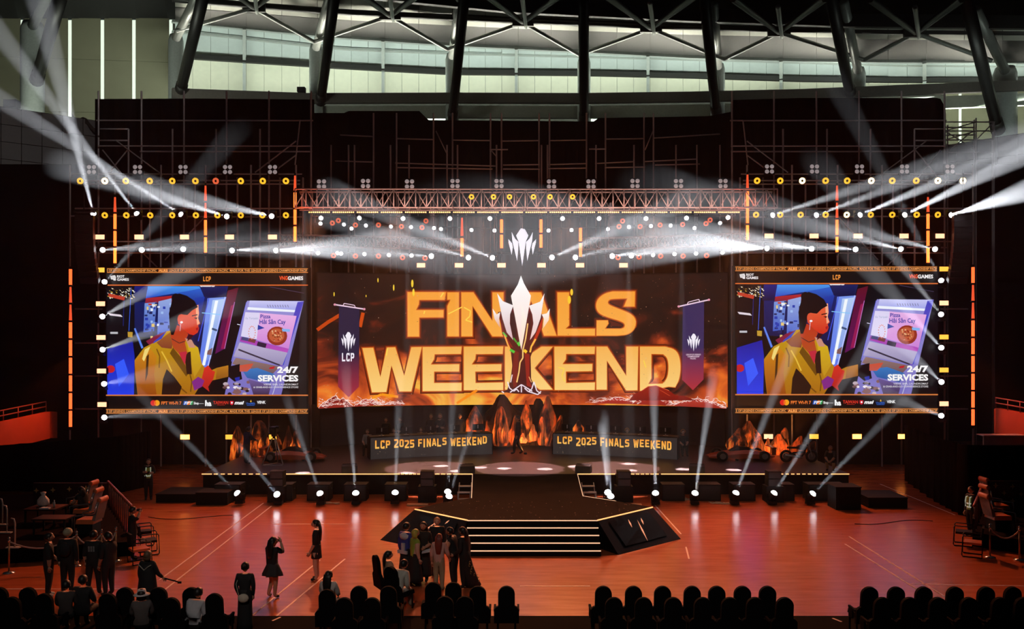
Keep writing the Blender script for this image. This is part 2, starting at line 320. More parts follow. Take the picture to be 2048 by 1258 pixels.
# ================================================================== lit screens
class Paint:                                        # flat coloured shapes laid on a screen, later ones in front
    def __init__(s, fmap, step=.004): s.v = []; s.f = []; s.c = []; s.map = fmap; s.k = 0; s.step = step
    def poly(s, pts, col, col2=None, alpha=1., holes=None):
        s.k += 1; d = s.k*s.step; loops = [pts]+(holes or []); flat = [p for l in loops for p in l]
        ys = [p[1] for p in flat]; y0, y1 = min(ys), max(ys)
        tri = tessellate_polygon([[Vector((p[0], -p[1], 0)) for p in l] for l in loops]); k = len(s.v)
        s.v += [tuple(s.map(p[0], p[1], d)) for p in flat]
        c1 = Vector(lin(col)); c2 = Vector(lin(col2)) if col2 else c1
        for t in tri:
            s.f.append(tuple(i+k for i in t))
            for i in t:
                q = (flat[i][1]-y0)/max(y1-y0, 1e-6); c = c1.lerp(c2, q); s.c.append((c.x, c.y, c.z, 1))
        return s
    def rect(s, x0, y0, x1, y1, col, col2=None): return s.poly([(x0, y0), (x1, y0), (x1, y1), (x0, y1)], col, col2)
    def line(s, pts, wd, col):
        for (a, b) in zip(pts, pts[1:]):
            dx, dy = b[0]-a[0], b[1]-a[1]; L = math.hypot(dx, dy) or 1; nx, ny = -dy/L*wd/2, dx/L*wd/2
            s.poly([(a[0]+nx, a[1]+ny), (b[0]+nx, b[1]+ny), (b[0]-nx, b[1]-ny), (a[0]-nx, a[1]-ny)], col); s.k -= 1
        s.k += 1; return s
    def disc(s, cx, cy, rx, ry, col, n=18, col2=None): return s.poly([(cx+math.cos(2*math.pi*i/n)*rx, cy+math.sin(2*math.pi*i/n)*ry) for i in range(n)], col, col2)
    def text(s, body, x0, x1, base, cap, col, bold=.0, shear=0., align=None):
        cu = bpy.data.curves.new('t', 'FONT'); cu.body = body; cu.size = 1; cu.offset = bold; cu.shear = shear; cu.resolution_u = 2; cu.fill_mode = 'FRONT'
        o = bpy.data.objects.new('t', cu); COL.objects.link(o); me = o.to_mesh()
        vs = [tuple(v.co) for v in me.vertices]; me.calc_loop_triangles(); fs = [tuple(t.vertices) for t in me.loop_triangles]
        o.to_mesh_clear(); bpy.data.objects.remove(o); bpy.data.curves.remove(cu)
        if not vs: return s
        mnx, mxx = min(v[0] for v in vs), max(v[0] for v in vs); kx = (x1-x0)/(mxx-mnx); ky = cap/.70
        s.k += 1; d = s.k*s.step; k = len(s.v); c = (*lin(col), 1)
        s.v += [tuple(s.map(x0+(v[0]-mnx)*kx, base-v[1]*ky, d)) for v in vs]
        for f in fs: s.f.append(tuple(i+k for i in f)); s.c += [c]*3
        return s
    def mesh(s, name, m):
        me = bpy.data.meshes.new(name); me.from_pydata(s.v, [], s.f); me.materials.append(m)
        a = me.color_attributes.new('col', 'FLOAT_COLOR', 'CORNER'); a.data.foreach_set('color', [x for c in s.c for x in c]); me.update(); return me
# ---- emblem: a spear with three horns at either side, drawn about (0,0), half height 1
EMB = [[(-.07, -1), (.14, -.95), (.33, -.62), (.2, -.32), (0, 1), (-.2, -.32), (-.33, -.62)],
       [(.22, -.28), (.40, -.45), (.58, -.80), (.54, -.33), (.28, .72), (.22, .1)], [(-.22, -.28), (-.40, -.45), (-.58, -.80), (-.54, -.33), (-.28, .72), (-.22, .1)],
       [(.56, -.2), (.76, -.42), (.75, -.25), (.58, .40), (.52, 0)], [(-.56, -.2), (-.76, -.42), (-.75, -.25), (-.58, .40), (-.52, 0)]]
def emblem(p, cx, cy, hh, col, ar=1.):
    for q in EMB: p.poly([(cx+x*hh*ar, cy+y*hh) for x, y in q], col); p.k -= 1
    p.k += 1
LETTERS = {                                         # condensed poster capitals on a unit cell
 'L': [[(0, 0), (.3, 0), (.3, .8), (.9, .8), (.9, 1), (0, 1)]],
 'C': [[(.2, 0), (.9, 0), (.9, .3), (.62, .3), (.62, .2), (.3, .2), (.3, .8), (.62, .8), (.62, .7), (.9, .7), (.9, 1), (.2, 1), (0, .85), (0, .15)]],
 'P': [[(0, 0), (.75, 0), (.95, .15), (.95, .5), (.75, .65), (.3, .65), (.3, 1), (0, 1)], [(.3, .2), (.64, .2), (.64, .46), (.3, .46)]],
 '2': [[(0, 0), (.75, 0), (.95, .15), (.95, .42), (.4, .8), (.95, .8), (.95, 1), (0, 1), (0, .76), (.64, .36), (.64, .2), (0, .2)]],
 '0': [[(.2, 0), (.75, 0), (.95, .15), (.95, .85), (.75, 1), (.2, 1), (0, .85), (0, .15)], [(.3, .2), (.64, .2), (.64, .8), (.3, .8)]],
 '5': [[(0, 0), (.92, 0), (.92, .2), (.3, .2), (.3, .38), (.75, .38), (.95, .52), (.95, .85), (.75, 1), (0, 1), (0, .8), (.64, .8), (.64, .57), (0, .57)]],
 'F': [[(0, 0), (.9, 0), (.9, .2), (.3, .2), (.3, .42), (.8, .42), (.8, .62), (.3, .62), (.3, 1), (0, 1)]],
 'I': [[(.3, 0), (.65, 0), (.65, 1), (.3, 1)]],
 'N': [[(0, 0), (.3, 0), (.65, .55), (.65, 0), (.95, 0), (.95, 1), (.65, 1), (.3, .42), (.3, 1), (0, 1)]],
 'A': [[(.3, 0), (.68, 0), (1, 1), (.7, 1), (.65, .8), (.33, .8), (.28, 1), (-.02, 1)], [(.48, .25), (.6, .62), (.38, .62)]],
 'S': [[(.2, 0), (.92, 0), (.92, .2), (.3, .2), (.3, .38), (.75, .38), (.95, .52), (.95, .85), (.75, 1), (0, 1), (0, .8), (.64, .8), (.64, .58), (.2, .58), (0, .45), (0, .15)]],
 'W': [[(-.1, 0), (.18, 0), (.28, .6), (.4, .1), (.6, .1), (.72, .6), (.82, 0), (1.1, 0), (.88, 1), (.62, 1), (.5, .5), (.38, 1), (.12, 1)]],
 'E': [[(0, 0), (.9, 0), (.9, .2), (.3, .2), (.3, .4), (.8, .4), (.8, .6), (.3, .6), (.3, .8), (.9, .8), (.9, 1), (0, 1)]],
 'K': [[(0, 0), (.3, 0), (.3, .4), (.62, 0), (.97, 0), (.55, .5), (1, 1), (.65, 1), (.3, .58), (.3, 1), (0, 1)]],
 'D': [[(0, 0), (.7, 0), (.95, .18), (.95, .82), (.7, 1), (0, 1)], [(.3, .2), (.6, .2), (.64, .26), (.64, .74), (.6, .8), (.3, .8)]]}
def poster(p, txt, x0, x1, y0, y1, col, col2, jit=0., seed=1, slope=0., each=None):
    mk = p
    if each: p = None
    rnd = random.Random(seed); adv = [(.55 if ch == ' ' else (.62 if ch == 'I' else (1.2 if ch == 'W' else 1.))) for ch in txt]; k = (x1-x0)/sum(adv); x = x0
    for ch, a in zip(txt, adv):
        if ch != ' ':
            dy = rnd.uniform(-jit, jit); hs = rnd.uniform(.9, 1.08) if jit else 1; L = LETTERS[ch]; o = -.3 if ch == 'I' else 0
            f = lambda q: (x+(q[0]+o+(.1 if ch == 'W' else 0))*k*.84, y0+dy+slope*(x-x0)+q[1]*(y1-y0)*hs)
            if each: p = mk()
            p.poly([f(q) for q in L[0]], col, col2, holes=[[f(q) for q in L[1]]] if len(L) > 1 else None); p.k -= 1
            if each: each(p)
        x += a*k
    p.k += 1
# ---- the big curved screen behind the stage
LX0, LX1, LY0, LY1, LW = -10.37, 11.49, 3.05, 10.2, 21.86
def led_y(X): t = (X-.56)/10.93; return 47.0-1.7*t*t
def led_map(px, py, d):                             # picture point -> place on the curved screen, d in front of it
    k = (px-CX)/FPX; Y = 46.
    for _ in range(6): Y = led_y(k*Y)
    Y -= d; return P(px, py, Y)
led = thing('led_screen', 'wide curved screen reading finals weekend above the stage desks', 'screen', (0.56, 46, LY0))
LO = Vector(led.location)
def lmap(px, py, d): return led_map(px, py, d)-LO
def fire_mat():
    m = bpy.data.materials.new('fire picture'); m.use_nodes = True; nt = m.node_tree; N = nt.nodes.new; L = nt.links.new; b = nt.nodes['Principled BSDF']
    b.inputs['Base Color'].default_value = (.01, .01, .01, 1)
    uv = N('ShaderNodeUVMap'); uv.uv_map = 'uv'; sp = N('ShaderNodeSeparateXYZ'); L(uv.outputs[0], sp.inputs[0])
    mp = N('ShaderNodeMapping'); mp.inputs['Scale'].default_value = (3.0, 1.5, 1); mp.inputs['Rotation'].default_value = (0, 0, R(-32)); L(uv.outputs[0], mp.inputs[0])
    n = N('ShaderNodeTexNoise'); n.inputs['Scale'].default_value = 2.1; n.inputs['Detail'].default_value = 7; n.inputs['Distortion'].default_value = 1.4; L(mp.outputs[0], n.inputs['Vector'])
    mk = N('ShaderNodeMath'); mk.operation = 'MULTIPLY_ADD'; L(sp.outputs[1], mk.inputs[0]); mk.inputs[1].default_value = -.74; mk.inputs[2].default_value = .36
    mx = N('ShaderNodeMath'); mx.operation = 'MULTIPLY_ADD'; L(sp.outputs[0], mx.inputs[0]); mx.inputs[1].default_value = -.16; L(mk.outputs[0], mx.inputs[2])
    mr = N('ShaderNodeMapRange'); mr.clamp = False; mr.inputs[1].default_value = .25; mr.inputs[2].default_value = .75; mr.inputs[3].default_value = .08; mr.inputs[4].default_value = .92; L(n.outputs['Fac'], mr.inputs[0])
    ad = N('ShaderNodeMath'); ad.operation = 'ADD'; L(mr.outputs[0], ad.inputs[0]); L(mx.outputs[0], ad.inputs[1])
    r = N('ShaderNodeValToRGB'); e = r.color_ramp.elements
    e[0].position = .18; e[0].color = (.0075, .0035, .0035, 1); e[1].position = .98; e[1].color = (.95, .50, .06, 1)
    for p, c in ((.40, (.022, .006, .004, 1)), (.52, (.14, .016, .006, 1)), (.66, (.52, .065, .012, 1)), (.80, (.85, .17, .02, 1))):
        x = e.new(p); x.color = c
    L(ad.outputs[0], r.inputs[0]); L(r.outputs[0], b.inputs['Emission Color']); b.inputs['Emission Strength'].default_value = .95
    m.cycles.emission_sampling = 'FRONT'; return m
nx = 24; mb = MB()
rows = [[Vector((LX0+LW*i/nx, led_y(LX0+LW*i/nx)-.02, z))-LO for i in range(nx+1)] for z in (LY0, LY1)]
mb.add(rows[0]+rows[1], [(i, i+1, nx+2+i, nx+1+i) for i in range(nx)])
me = mb.mesh('fire_picture', fire_mat()); ul = me.uv_layers.new(name='uv')
for lp in me.loops:
    i = lp.vertex_index; ul.data[lp.index].uv = ((i % (nx+1))/nx, i//(nx+1))
if me.polygons[0].normal.y > 0: me.flip_normals()
ob('fire_picture', me, led)
mb = MB()
mb.rings([[Vector((LX0-.1+(LW+.2)*i/nx, led_y(LX0+LW*i/nx)+dy, z))-LO for (dy, z) in ((.02, LY0-.06), (.35, LY0-.06), (.35, LY1+.06), (.02, LY1+.06))] for i in range(nx+1)])
ob('cabinet', mb.mesh('cabinet', BLACK), led)
C2 = lambda u, v: (620+u/4.193, 530+v/4.193)
C3 = lambda u, v: (1020+u/4.193, 530+v/4.193)
BIG = [
 (C2, [(818, 228), (1140, 228), (1128, 292), (915, 292), (912, 330), (888, 378), (1120, 378), (1118, 438), (915, 440), (915, 600), (820, 600)], None, 0),
 (C2, [(1152, 230), (1248, 230), (1248, 598), (1152, 598), (1152, 345), (1180, 290), (1152, 290)], None, 0),
 (C2, [(1270, 230), (1370, 230), (1530, 470), (1530, 230), (1622, 230), (1622, 598), (1530, 598), (1362, 340), (1362, 598), (1270, 598)], None, 0),
 (C3, [(96, 230), (260, 230), (390, 593), (285, 593), (262, 520), (90, 520), (64, 593), (-40, 593)], [(178, 300), (235, 450), (118, 450)], 0),
 (C3, [(398, 230), (495, 230), (495, 505), (465, 535), (712, 535), (712, 592), (400, 592)], None, 0),
 (C3, [(1048, 222), (860, 222), (790, 240), (735, 285), (718, 340), (735, 395), (790, 430), (930, 470), (965, 495), (960, 525), (930, 535), (795, 535), (825, 490), (820, 465), (728, 465), (725, 592), (900, 592), (985, 585), (1040, 545), (1058, 490), (1048, 440), (1000, 400), (850, 345), (815, 320), (830, 290), (870, 283), (985, 280), (955, 348), (1045, 348)], None, 0),
 (C2, [(440, 697), (530, 694), (590, 940), (645, 692), (715, 690), (790, 930), (850, 690), (937, 688), (850, 1060), (750, 1060), (683, 840), (640, 1065), (520, 1068)], None, 1),
 (C2, [(945, 688), (1272, 685), (1265, 745), (1045, 748), (1040, 790), (1012, 835), (1252, 832), (1250, 893), (1040, 893), (1040, 990), (1272, 988), (1270, 1055), (945, 1058)], None, 1),
 (C2, [(1290, 685), (1620, 683), (1615, 745), (1390, 747), (1385, 790), (1355, 835), (1605, 832), (1602, 890), (1385, 893), (1388, 990), (1620, 985), (1620, 1048), (1290, 1050)], None, 1),
 (C3, [(-42, 685), (50, 685), (50, 830), (262, 685), (358, 685), (205, 865), (358, 1045), (250, 1045), (50, 890), (50, 1045), (-42, 1045)], None, 1),
 (C3, [(372, 685), (712, 685), (708, 745), (470, 745), (468, 790), (440, 832), (690, 830), (688, 890), (468, 893), (470, 990), (712, 985), (710, 1048), (375, 1048)], None, 1),
 (C3, [(725, 685), (815, 685), (975, 930), (975, 685), (1075, 685), (1068, 1050), (975, 1052), (812, 800), (812, 1045), (725, 1045)], None, 1),
 (C3, [(1090, 685), (1300, 685), (1380, 705), (1418, 755), (1432, 850), (1420, 960), (1385, 1025), (1330, 1020), (1270, 1032), (1180, 1055), (1090, 1055)], [(1185, 745), (1285, 748), (1322, 780), (1332, 860), (1320, 950), (1280, 995), (1160, 998), (1185, 950)], 1)]
def chaikin(pts, i0, i1, k=3):                       # round the run of corners i0..i1
    run = pts[i0:i1+1]
    for _ in range(k):
        o = [run[0]]
        for a, b in zip(run, run[1:]): o += [(a[0]*.75+b[0]*.25, a[1]*.75+b[1]*.25), (a[0]*.25+b[0]*.75, a[1]*.25+b[1]*.75)]
        run = o+[run[-1]]
    return pts[:i0]+run+pts[i1+1:]
f_, pts_, h_, r_w = BIG[5]; pts_ = chaikin(pts_, 16, 26); BIG[5] = (f_, chaikin(pts_, 1, 10), h_, r_w)
f_, pts_, h_, r_w = BIG[12]; BIG[12] = (f_, chaikin(pts_, 1, 6), chaikin(h_, 1, 5), r_w)
PIC = painted('screen picture', 1.)
p = Paint(lmap, .004); p.k = 6
def grow(pts, g):
    cx = sum(q[0] for q in pts)/len(pts); cy = sum(q[1] for q in pts)/len(pts); out = []; n = len(pts)
    ar = sum(pts[i][0]*pts[(i+1) % n][1]-pts[(i+1) % n][0]*pts[i][1] for i in range(n)); sg = 1 if ar > 0 else -1
    for i in range(n):
        a, b, c = Vector(pts[i-1]), Vector(pts[i]), Vector(pts[(i+1) % n]); e0 = (b-a).normalized(); e1 = (c-b).normalized()
        m = (Vector((e0.y, -e0.x))+Vector((e1.y, -e1.x))); k = max(m.length_squared/2, .35); m = m/k*sg
        out.append((b.x+m.x*g/1., b.y+m.y*g/1.))
    return out
for g, c in ((5.2, (84, 24, 6)), (3.0, (140, 48, 10)), (1.3, (206, 96, 22))):
    for f, pts, hole, row in BIG:
        p.poly(grow([f(*q) for q in pts], g), c, holes=[grow([f(*q) for q in hole], -g) if True else None] if hole else None); p.k -= 1
    p.k += 9
rnd = random.Random(5)
def streak(pts, wd, cols):
    p.line(pts, wd, cols)
letters = p
for f, pts, hole, row in BIG:
    c = ((246, 160, 54), (250, 172, 70)) if row == 0 else ((246, 178, 82), (252, 208, 122))
    p.poly([f(*q) for q in pts], *c, holes=[[f(*q) for q in hole]] if hole else None); p.k -= 1
p.k += 9
for pts in ([C2(1160, 410), C2(1230, 375), C2(1275, 352)], [C2(1290, 355), C2(1345, 385), C2(1340, 430), C2(1305, 462), C2(1360, 480)], [C2(1095, 270), C2(1120, 232)], [C2(955, 410), C2(962, 385)],
            [C3(405, 858), C3(455, 870), C3(435, 930), C3(460, 975)], [C3(1120, 800), C3(1140, 860)], [C2(640, 760), C2(650, 700)]): p.line(pts, 2.2, (255, 214, 80))
for x, y, a, b in ((202, 245, 4, 18), (570, 128, 4, 18), (702, 190, 5, 26), (858, 155, 8, 32), (868, 230, 8, 32), (470, 260, 3, 10)): p.disc(*C2(x, y), a/4.2*1.2, b/4.2, (250, 214, 60))
for x, y, a, b in ((517, 228, 9, 28), (497, 292, 11, 34)): p.disc(*C3(x, y), a/4.2*1.3, b/4.2, (252, 206, 50))
for pts, wd, c in (([C2(60, 545), C2(150, 480), C2(250, 420)], 7, (190, 66, 10)), ([C2(420, 520), C2(445, 400)], 7, (200, 72, 12)), ([C2(510, 1125), C2(600, 1085), C2(740, 1105)], 5, (250, 150, 24)), ([C2(1230, 1160), C2(1400, 1050)], 5, (250, 140, 24))): p.line(pts, wd, c)
# drifting sparks
for i in range(340):
    x, y = (rnd.uniform(1060, 1450), rnd.uniform(552, 790)) if i < 250 else (rnd.uniform(640, 1040), rnd.uniform(552, 800))
    r_ = rnd.uniform(.35, .9); p.poly([(x-r_, y), (x, y-r_), (x+r_, y), (x, y+r_)], rnd.choice([(150, 110, 90), (200, 150, 110), (120, 60, 40), (220, 190, 160)])); p.k -= 1
p.k += 1
# hanging banners in the picture
def banner(f, x0, x1, yt, ys, yp, poly_c, crn, emc, hh, flip):
    ym = yt+(ys-yt)*.58
    p.poly([f(x0, yt+(0 if flip else -18)), f(x1, yt+(-18 if flip else 0)), f(x1-3, ym), f(x0-5, ym)], poly_c[0]); p.k -= 1
    p.poly([f(x0-5, ym), f(x1-3, ym), f(x1-5, ys), f((x0+x1)/2-5, yp), f(x0-8, ys)], *poly_c)
    q = [f(x0-35, yt-30 if not flip else yt+18), f(x1+40, yt+8 if not flip else yt-38)]
    p.line(q, 2.6, (235, 205, 225)); m = [(q[0][0]*.72+q[1][0]*.28, q[0][1]*.72+q[1][1]*.28), (q[0][0]*.3+q[1][0]*.7, q[0][1]*.3+q[1][1]*.7)]
    p.line([m[0], (m[0][0]+2, m[0][1]-5), (m[1][0]-2, m[1][1]-5), m[1]], 1.5, (235, 205, 225))
    for e in q: p.disc(e[0], e[1], 2.6, 2.4, (225, 150, 170), 8)
    emblem(p, *f(*emc), hh, (245, 240, 250), .92)
banner(C2, 243, 415, 362, 1020, 1110, ((34, 30, 60), (168, 44, 62)), 0, (322, 645), 20, False)
poster(p, 'LCP', C2(268, 0)[0], C2(378, 0)[0], C2(0, 738)[1], C2(0, 808)[1], (245, 240, 250), (245, 240, 250))
banner(C3, 1450, 1628, 330, 960, 1050, ((52, 42, 88), (176, 48, 58)), 0, (1540, 650), 18, True)
for k, (t, a, b) in enumerate((('LEAGUE OF LEGENDS', 1478, 1600), ('CHAMPIONSHIP', 1490, 1588), ('PACIFIC', 1512, 1560))): p.text(t, C3(a, 0)[0], C3(b, 0)[0], C3(0, 757+k*17)[1], 3.0, (240, 215, 230), .01)
# the trophy in the picture, drawn from its crop
TC = lambda u, v: (960+u/4.494, 540+v/4.494)
def tp(pts, c, c2=None): p.poly([TC(*q) for q in pts], c, c2)
tp([(160, 380), (215, 600), (275, 720), (290, 860), (275, 980), (245, 1075), (200, 1095), (300, 1110), (550, 1120), (500, 1060), (460, 980), (455, 780), (500, 660), (560, 520), (570, 400), (500, 380), (440, 340), (300, 345)], (92, 16, 10), (66, 12, 14))
tp([(440, 360), (470, 380), (470, 520), (440, 640), (395, 700), (405, 560)], (150, 28, 14)); tp([(175, 410), (215, 560), (300, 700), (260, 690), (200, 580)], (140, 30, 12)); tp([(565, 420), (555, 520), (480, 680), (455, 690), (500, 580)], (190, 46, 14))
tp([(310, 720), (350, 740), (330, 1040), (300, 1060), (290, 900)], (120, 24, 16)); tp([(400, 740), (445, 760), (445, 1000), (470, 1060), (420, 1040)], (150, 30, 14))
tp([(275, 360), (315, 400), (330, 600), (300, 620), (275, 500)], (50, 14, 14)); tp([(430, 400), (455, 380), (460, 520), (440, 600)], (70, 14, 12))
for pts, wd, c in (([(430, 480), (410, 620), (385, 720), (385, 790), (360, 830), (350, 920), (330, 1010)], 2.6, (255, 205, 120)), ([(215, 570), (250, 670), (275, 720)], 3, (255, 170, 70)), ([(500, 620), (460, 690), (450, 740)], 3.4, (255, 190, 70)),
                   ([(240, 600), (205, 560)], 3, (90, 190, 60)), ([(300, 610), (330, 650)], 3, (60, 160, 40)), ([(270, 715), (310, 740)], 5, (70, 190, 50)), ([(340, 650), (360, 680)], 6, (80, 200, 60)), ([(395, 720), (420, 740)], 6, (250, 200, 40)), ([(290, 940), (275, 1010)], 2, (240, 220, 225)), ([(440, 960), (462, 1010)], 1.6, (250, 180, 120))): p.line([TC(*q) for q in pts], wd, c)
W1, W2 = (255, 255, 255), (226, 210, 232)
tp([(112, 345), (150, 400), (182, 378), (172, 440), (180, 520), (130, 440)], W1, (230, 160, 130)); tp([(628, 345), (600, 390), (555, 400), (575, 440), (565, 530), (618, 450)], W1, (255, 200, 150))
tp([(155, 210), (205, 280), (300, 318), (270, 400), (268, 480), (298, 630), (240, 560), (200, 430)], W1, (214, 176, 180)); tp([(580, 210), (540, 285), (440, 322), (470, 400), (480, 480), (448, 632), (500, 560), (545, 430)], W1, (236, 196, 190))
tp([(368, 50), (395, 120), (458, 232), (420, 450), (372, 720), (355, 640), (320, 450), (278, 232), (340, 130)], W1, (250, 220, 205)); tp([(372, 300), (420, 450), (372, 710)], (255, 248, 240), (255, 226, 200))
for pts in ([(248, 1005), (265, 1060), (290, 1080)], [(270, 1100), (372, 1030), (470, 1090)], [(372, 1030), (372, 1100)], [(485, 1005), (465, 1070), (440, 1090)], [(485, 1005), (510, 1085), (545, 1110)], [(300, 1090), (330, 1070), (350, 1095)], [(400, 1060), (430, 1090), (520, 1120), (548, 1090)], [(195, 1090), (215, 1105)]): p.line([TC(*q) for q in pts], 2.2, (240, 225, 235))
# pale cracked rubble along the foot of the picture
def rubble(x0, x1, yb, hgt, c0, seed, n):
    r2 = random.Random(seed); top = [(x0+(x1-x0)*i/14, yb(x0+(x1-x0)*i/14)-hgt*math.sin(math.pi*(i+.4)/14.8)*r2.uniform(.7, 1.1)) for i in range(15)]
    p.poly([(x0, yb(x0))]+top+[(x1, yb(x1))], c0, (150, 40, 30)); p.line(top, 1.1, (250, 215, 205))
    for i in range(n*2):
        x = r2.uniform(x0, x1); y = yb(x)-r2.uniform(.1, .75)*hgt; q = [(x, y)]
        for k in range(3): nx_ = min(max(q[-1][0]+r2.uniform(-9, 9), 638), 1452); q.append((nx_, min(q[-1][1]+r2.uniform(-5, 5), yb(nx_)-1)))
        p.line(q, .62, r2.choice([(250, 215, 205), (235, 150, 130), (255, 235, 230)])); p.k -= 1
    p.k += 1
yb = lambda x: 806+12.5*((x-1045)/410)**2-1
rubble(637, 706, yb, 24, (120, 22, 18), 1, 26); rubble(708, 765, yb, 15, (190, 70, 55), 2, 24); rubble(765, 808, yb, 7, (180, 70, 50), 3, 10)
rubble(1185, 1290, yb, 13, (190, 40, 26), 4, 26); rubble(1265, 1350, yb, 24, (176, 34, 22), 5, 34); rubble(1340, 1453, yb, 18, (190, 60, 44), 6, 44)
p.poly([(1258, 801), (1268, 788), (1284, 781), (1296, 773), (1312, 771), (1326, 777), (1338, 781), (1350, 790), (1368, 792), (1392, 801)], (158, 34, 16), (120, 20, 12)); p.line([(1284, 781), (1296, 773), (1312, 771), (1338, 781)], 1., (230, 110, 70)); p.line([(1300, 778), (1310, 790), (1330, 797)], 1., (90, 14, 8)); p.line([(1320, 780), (1340, 792)], 1., (200, 70, 40))
ob('screen_picture', p.mesh('screen_picture', PIC), led)
# ---- the two side screens
PICS = painted('side screen picture', 1.)
def side_screen(x0, x1, y0, y1, label, dx):
    Y = 44.; t = thing('side_screen', label, 'screen', P((x0+x1)/2, y1, Y), 0, 'side screens'); O = Vector(t.location)
    kx, ky = (x1-x0)/1605., (y1-y0)/1150.             # crop of the left screen: 118..1723 by 63..1213
    mp = lambda u, v, d: P(x0+(u-118)*kx, y0+(v-63)*ky, Y-.06-d)-O
    c = P((x0+x1)/2, (y0+y1)/2, Y)-O; sz = P(x1, y0, Y)-P(x0, y1, Y)
    ob('cabinet', MB().box(c+Vector((0, .22, 0)), (sz.x+.12, .4, sz.z+.12)).mesh('cabinet', BLACK), t)
    q = Paint(mp, .0014); rn = random.Random(3)
    q.rect(118, 63, 1723, 1213, (11, 9, 10))
    q.rect(118, 205, 1723, 1065, (10, 8, 14), (8, 6, 10))
    # shop interior behind the figure
    q.poly([(345, 205), (1090, 205), (900, 860), (560, 620), (345, 600)], (22, 34, 104), (10, 8, 30)); q.poly([(118, 205), (345, 205), (345, 640), (118, 700)], (10, 9, 16), (8, 6, 12))
    q.poly([(640, 262), (905, 222), (885, 330), (850, 345), (760, 300)], (44, 96, 206), (26, 40, 130)); q.poly([(820, 300), (905, 285), (860, 470), (850, 420)], (30, 60, 170), (14, 20, 80)); q.line([(400, 250), (445, 235), (430, 330)], 12, (60, 110, 235)); q.line([(505, 340), (495, 600)], 9, (16, 14, 40)); q.line([(640, 330), (625, 600)], 8, (120, 40, 40)); q.line([(318, 215), (300, 560)], 5, (50, 90, 220)); q.line([(262, 300), (255, 520)], 4, (30, 40, 130))
    q.poly([(450, 205), (900, 205), (870, 225), (440, 300)], (70, 150, 235), (40, 70, 190)); q.poly([(860, 205), (1085, 205), (1060, 300), (900, 290)], (20, 30, 90), (12, 16, 60))
    q.poly([(430, 300), (700, 275), (680, 330), (430, 345)], (190, 40, 30), (120, 30, 60)); q.poly([(345, 205), (450, 205), (430, 330), (330, 330)], (22, 30, 120), (12, 14, 50))
    q.poly([(425, 340), (520, 330), (500, 560), (415, 570)], (120, 150, 220), (60, 90, 190)); q.poly([(535, 325), (640, 300), (620, 600), (525, 600)], (150, 170, 225), (70, 100, 200))
    for i in range(46):
        x, y = rn.uniform(420, 640), rn.uniform(330, 600); q.rect(x, y, x+rn.uniform(10, 30), y+rn.uniform(8, 26), rn.choice([(235, 240, 250), (200, 70, 50), (40, 60, 170), (230, 200, 120), (30, 36, 90), (160, 190, 240)])); q.k -= 1
    q.k += 1
    for i in range(70):
        x, y = rn.uniform(118, 345), rn.uniform(210, 300); q.poly([(x, y), (x+rn.uniform(8, 22), y+6), (x+10, y+12)], rn.choice([(240, 225, 190), (220, 180, 60), (250, 250, 240), (120, 90, 30)])); q.k -= 1
    q.k += 1
    q.poly([(135, 262), (270, 290), (262, 318), (140, 288)], (190, 60, 40)); q.poly([(135, 418), (235, 430), (250, 448), (150, 436)], (225, 215, 225)); q.poly([(290, 565), (330, 568), (328, 610), (292, 606)], (190, 150, 50)); q.rect(152, 566, 212, 582, (190, 190, 195))
    q.poly([(128, 700), (330, 640), (345, 760), (340, 1065), (128, 1065)], (20, 26, 150), (30, 60, 230)); q.poly([(190, 820), (260, 780), (300, 900), (220, 1000)], (50, 90, 250)); q.disc(155, 860, 34, 30, (190, 30, 40))
    q.poly([(340, 540), (352, 535), (415, 690), (400, 700)], (90, 130, 230)); q.poly([(435, 640), (520, 590), (600, 560), (560, 640), (480, 690)], (130, 30, 60))
    q.poly([(925, 300), (1075, 290), (930, 850), (850, 860)], (120, 150, 235), (90, 120, 235)); q.poly([(965, 315), (1060, 305), (950, 780), (890, 800)], (180, 205, 245), (120, 150, 230)); q.poly([(985, 320), (1010, 318), (905, 830), (880, 835)], (245, 250, 255)); q.line([(1065, 290), (925, 850)], 9, (190, 200, 255)); q.line([(935, 300), (850, 640)], 7, (60, 80, 220)); q.line([(880, 415), (1030, 430)], 6, (130, 200, 250)); q.line([(960, 540), (1000, 555)], 16, (60, 80, 120)); q.poly([(925, 715), (965, 690), (955, 750), (920, 745)], (130, 90, 90))
    q.poly([(1085, 240), (1170, 215), (1060, 700), (985, 740)], (96, 12, 34), (90, 16, 84)); q.poly([(1110, 360), (1135, 350), (1060, 700), (1030, 700)], (150, 24, 80)); q.line([(1140, 330), (1060, 700)], 5, (190, 120, 200)); q.line([(1160, 505), (1215, 518)], 5, (230, 230, 250)); q.line([(1420, 210), (1690, 260)], 4, (70, 60, 90))
    # the freezer cabinet
    q.poly([(1240, 320), (1690, 322), (1510, 1065), (1060, 1065), (1120, 800), (1210, 420)], (150, 145, 215), (120, 110, 190)); q.poly([(1260, 318), (1685, 325), (1640, 395), (1250, 372)], (205, 205, 245), (160, 165, 235)); q.poly([(1245, 370), (1650, 395), (1640, 412), (1240, 392)], (240, 245, 255)); q.poly([(1640, 330), (1690, 325), (1520, 840), (1490, 830)], (70, 70, 190), (110, 70, 190)); q.line([(1645, 440), (1525, 830)], 8, (50, 60, 200)); q.line([(1235, 330), (1115, 800)], 6, (120, 120, 230))
    for i in range(9): q.line([(1400+i*20, 352), (1408+i*20, 372)], 6, (130, 130, 170)); q.k -= 1
    q.k += 1
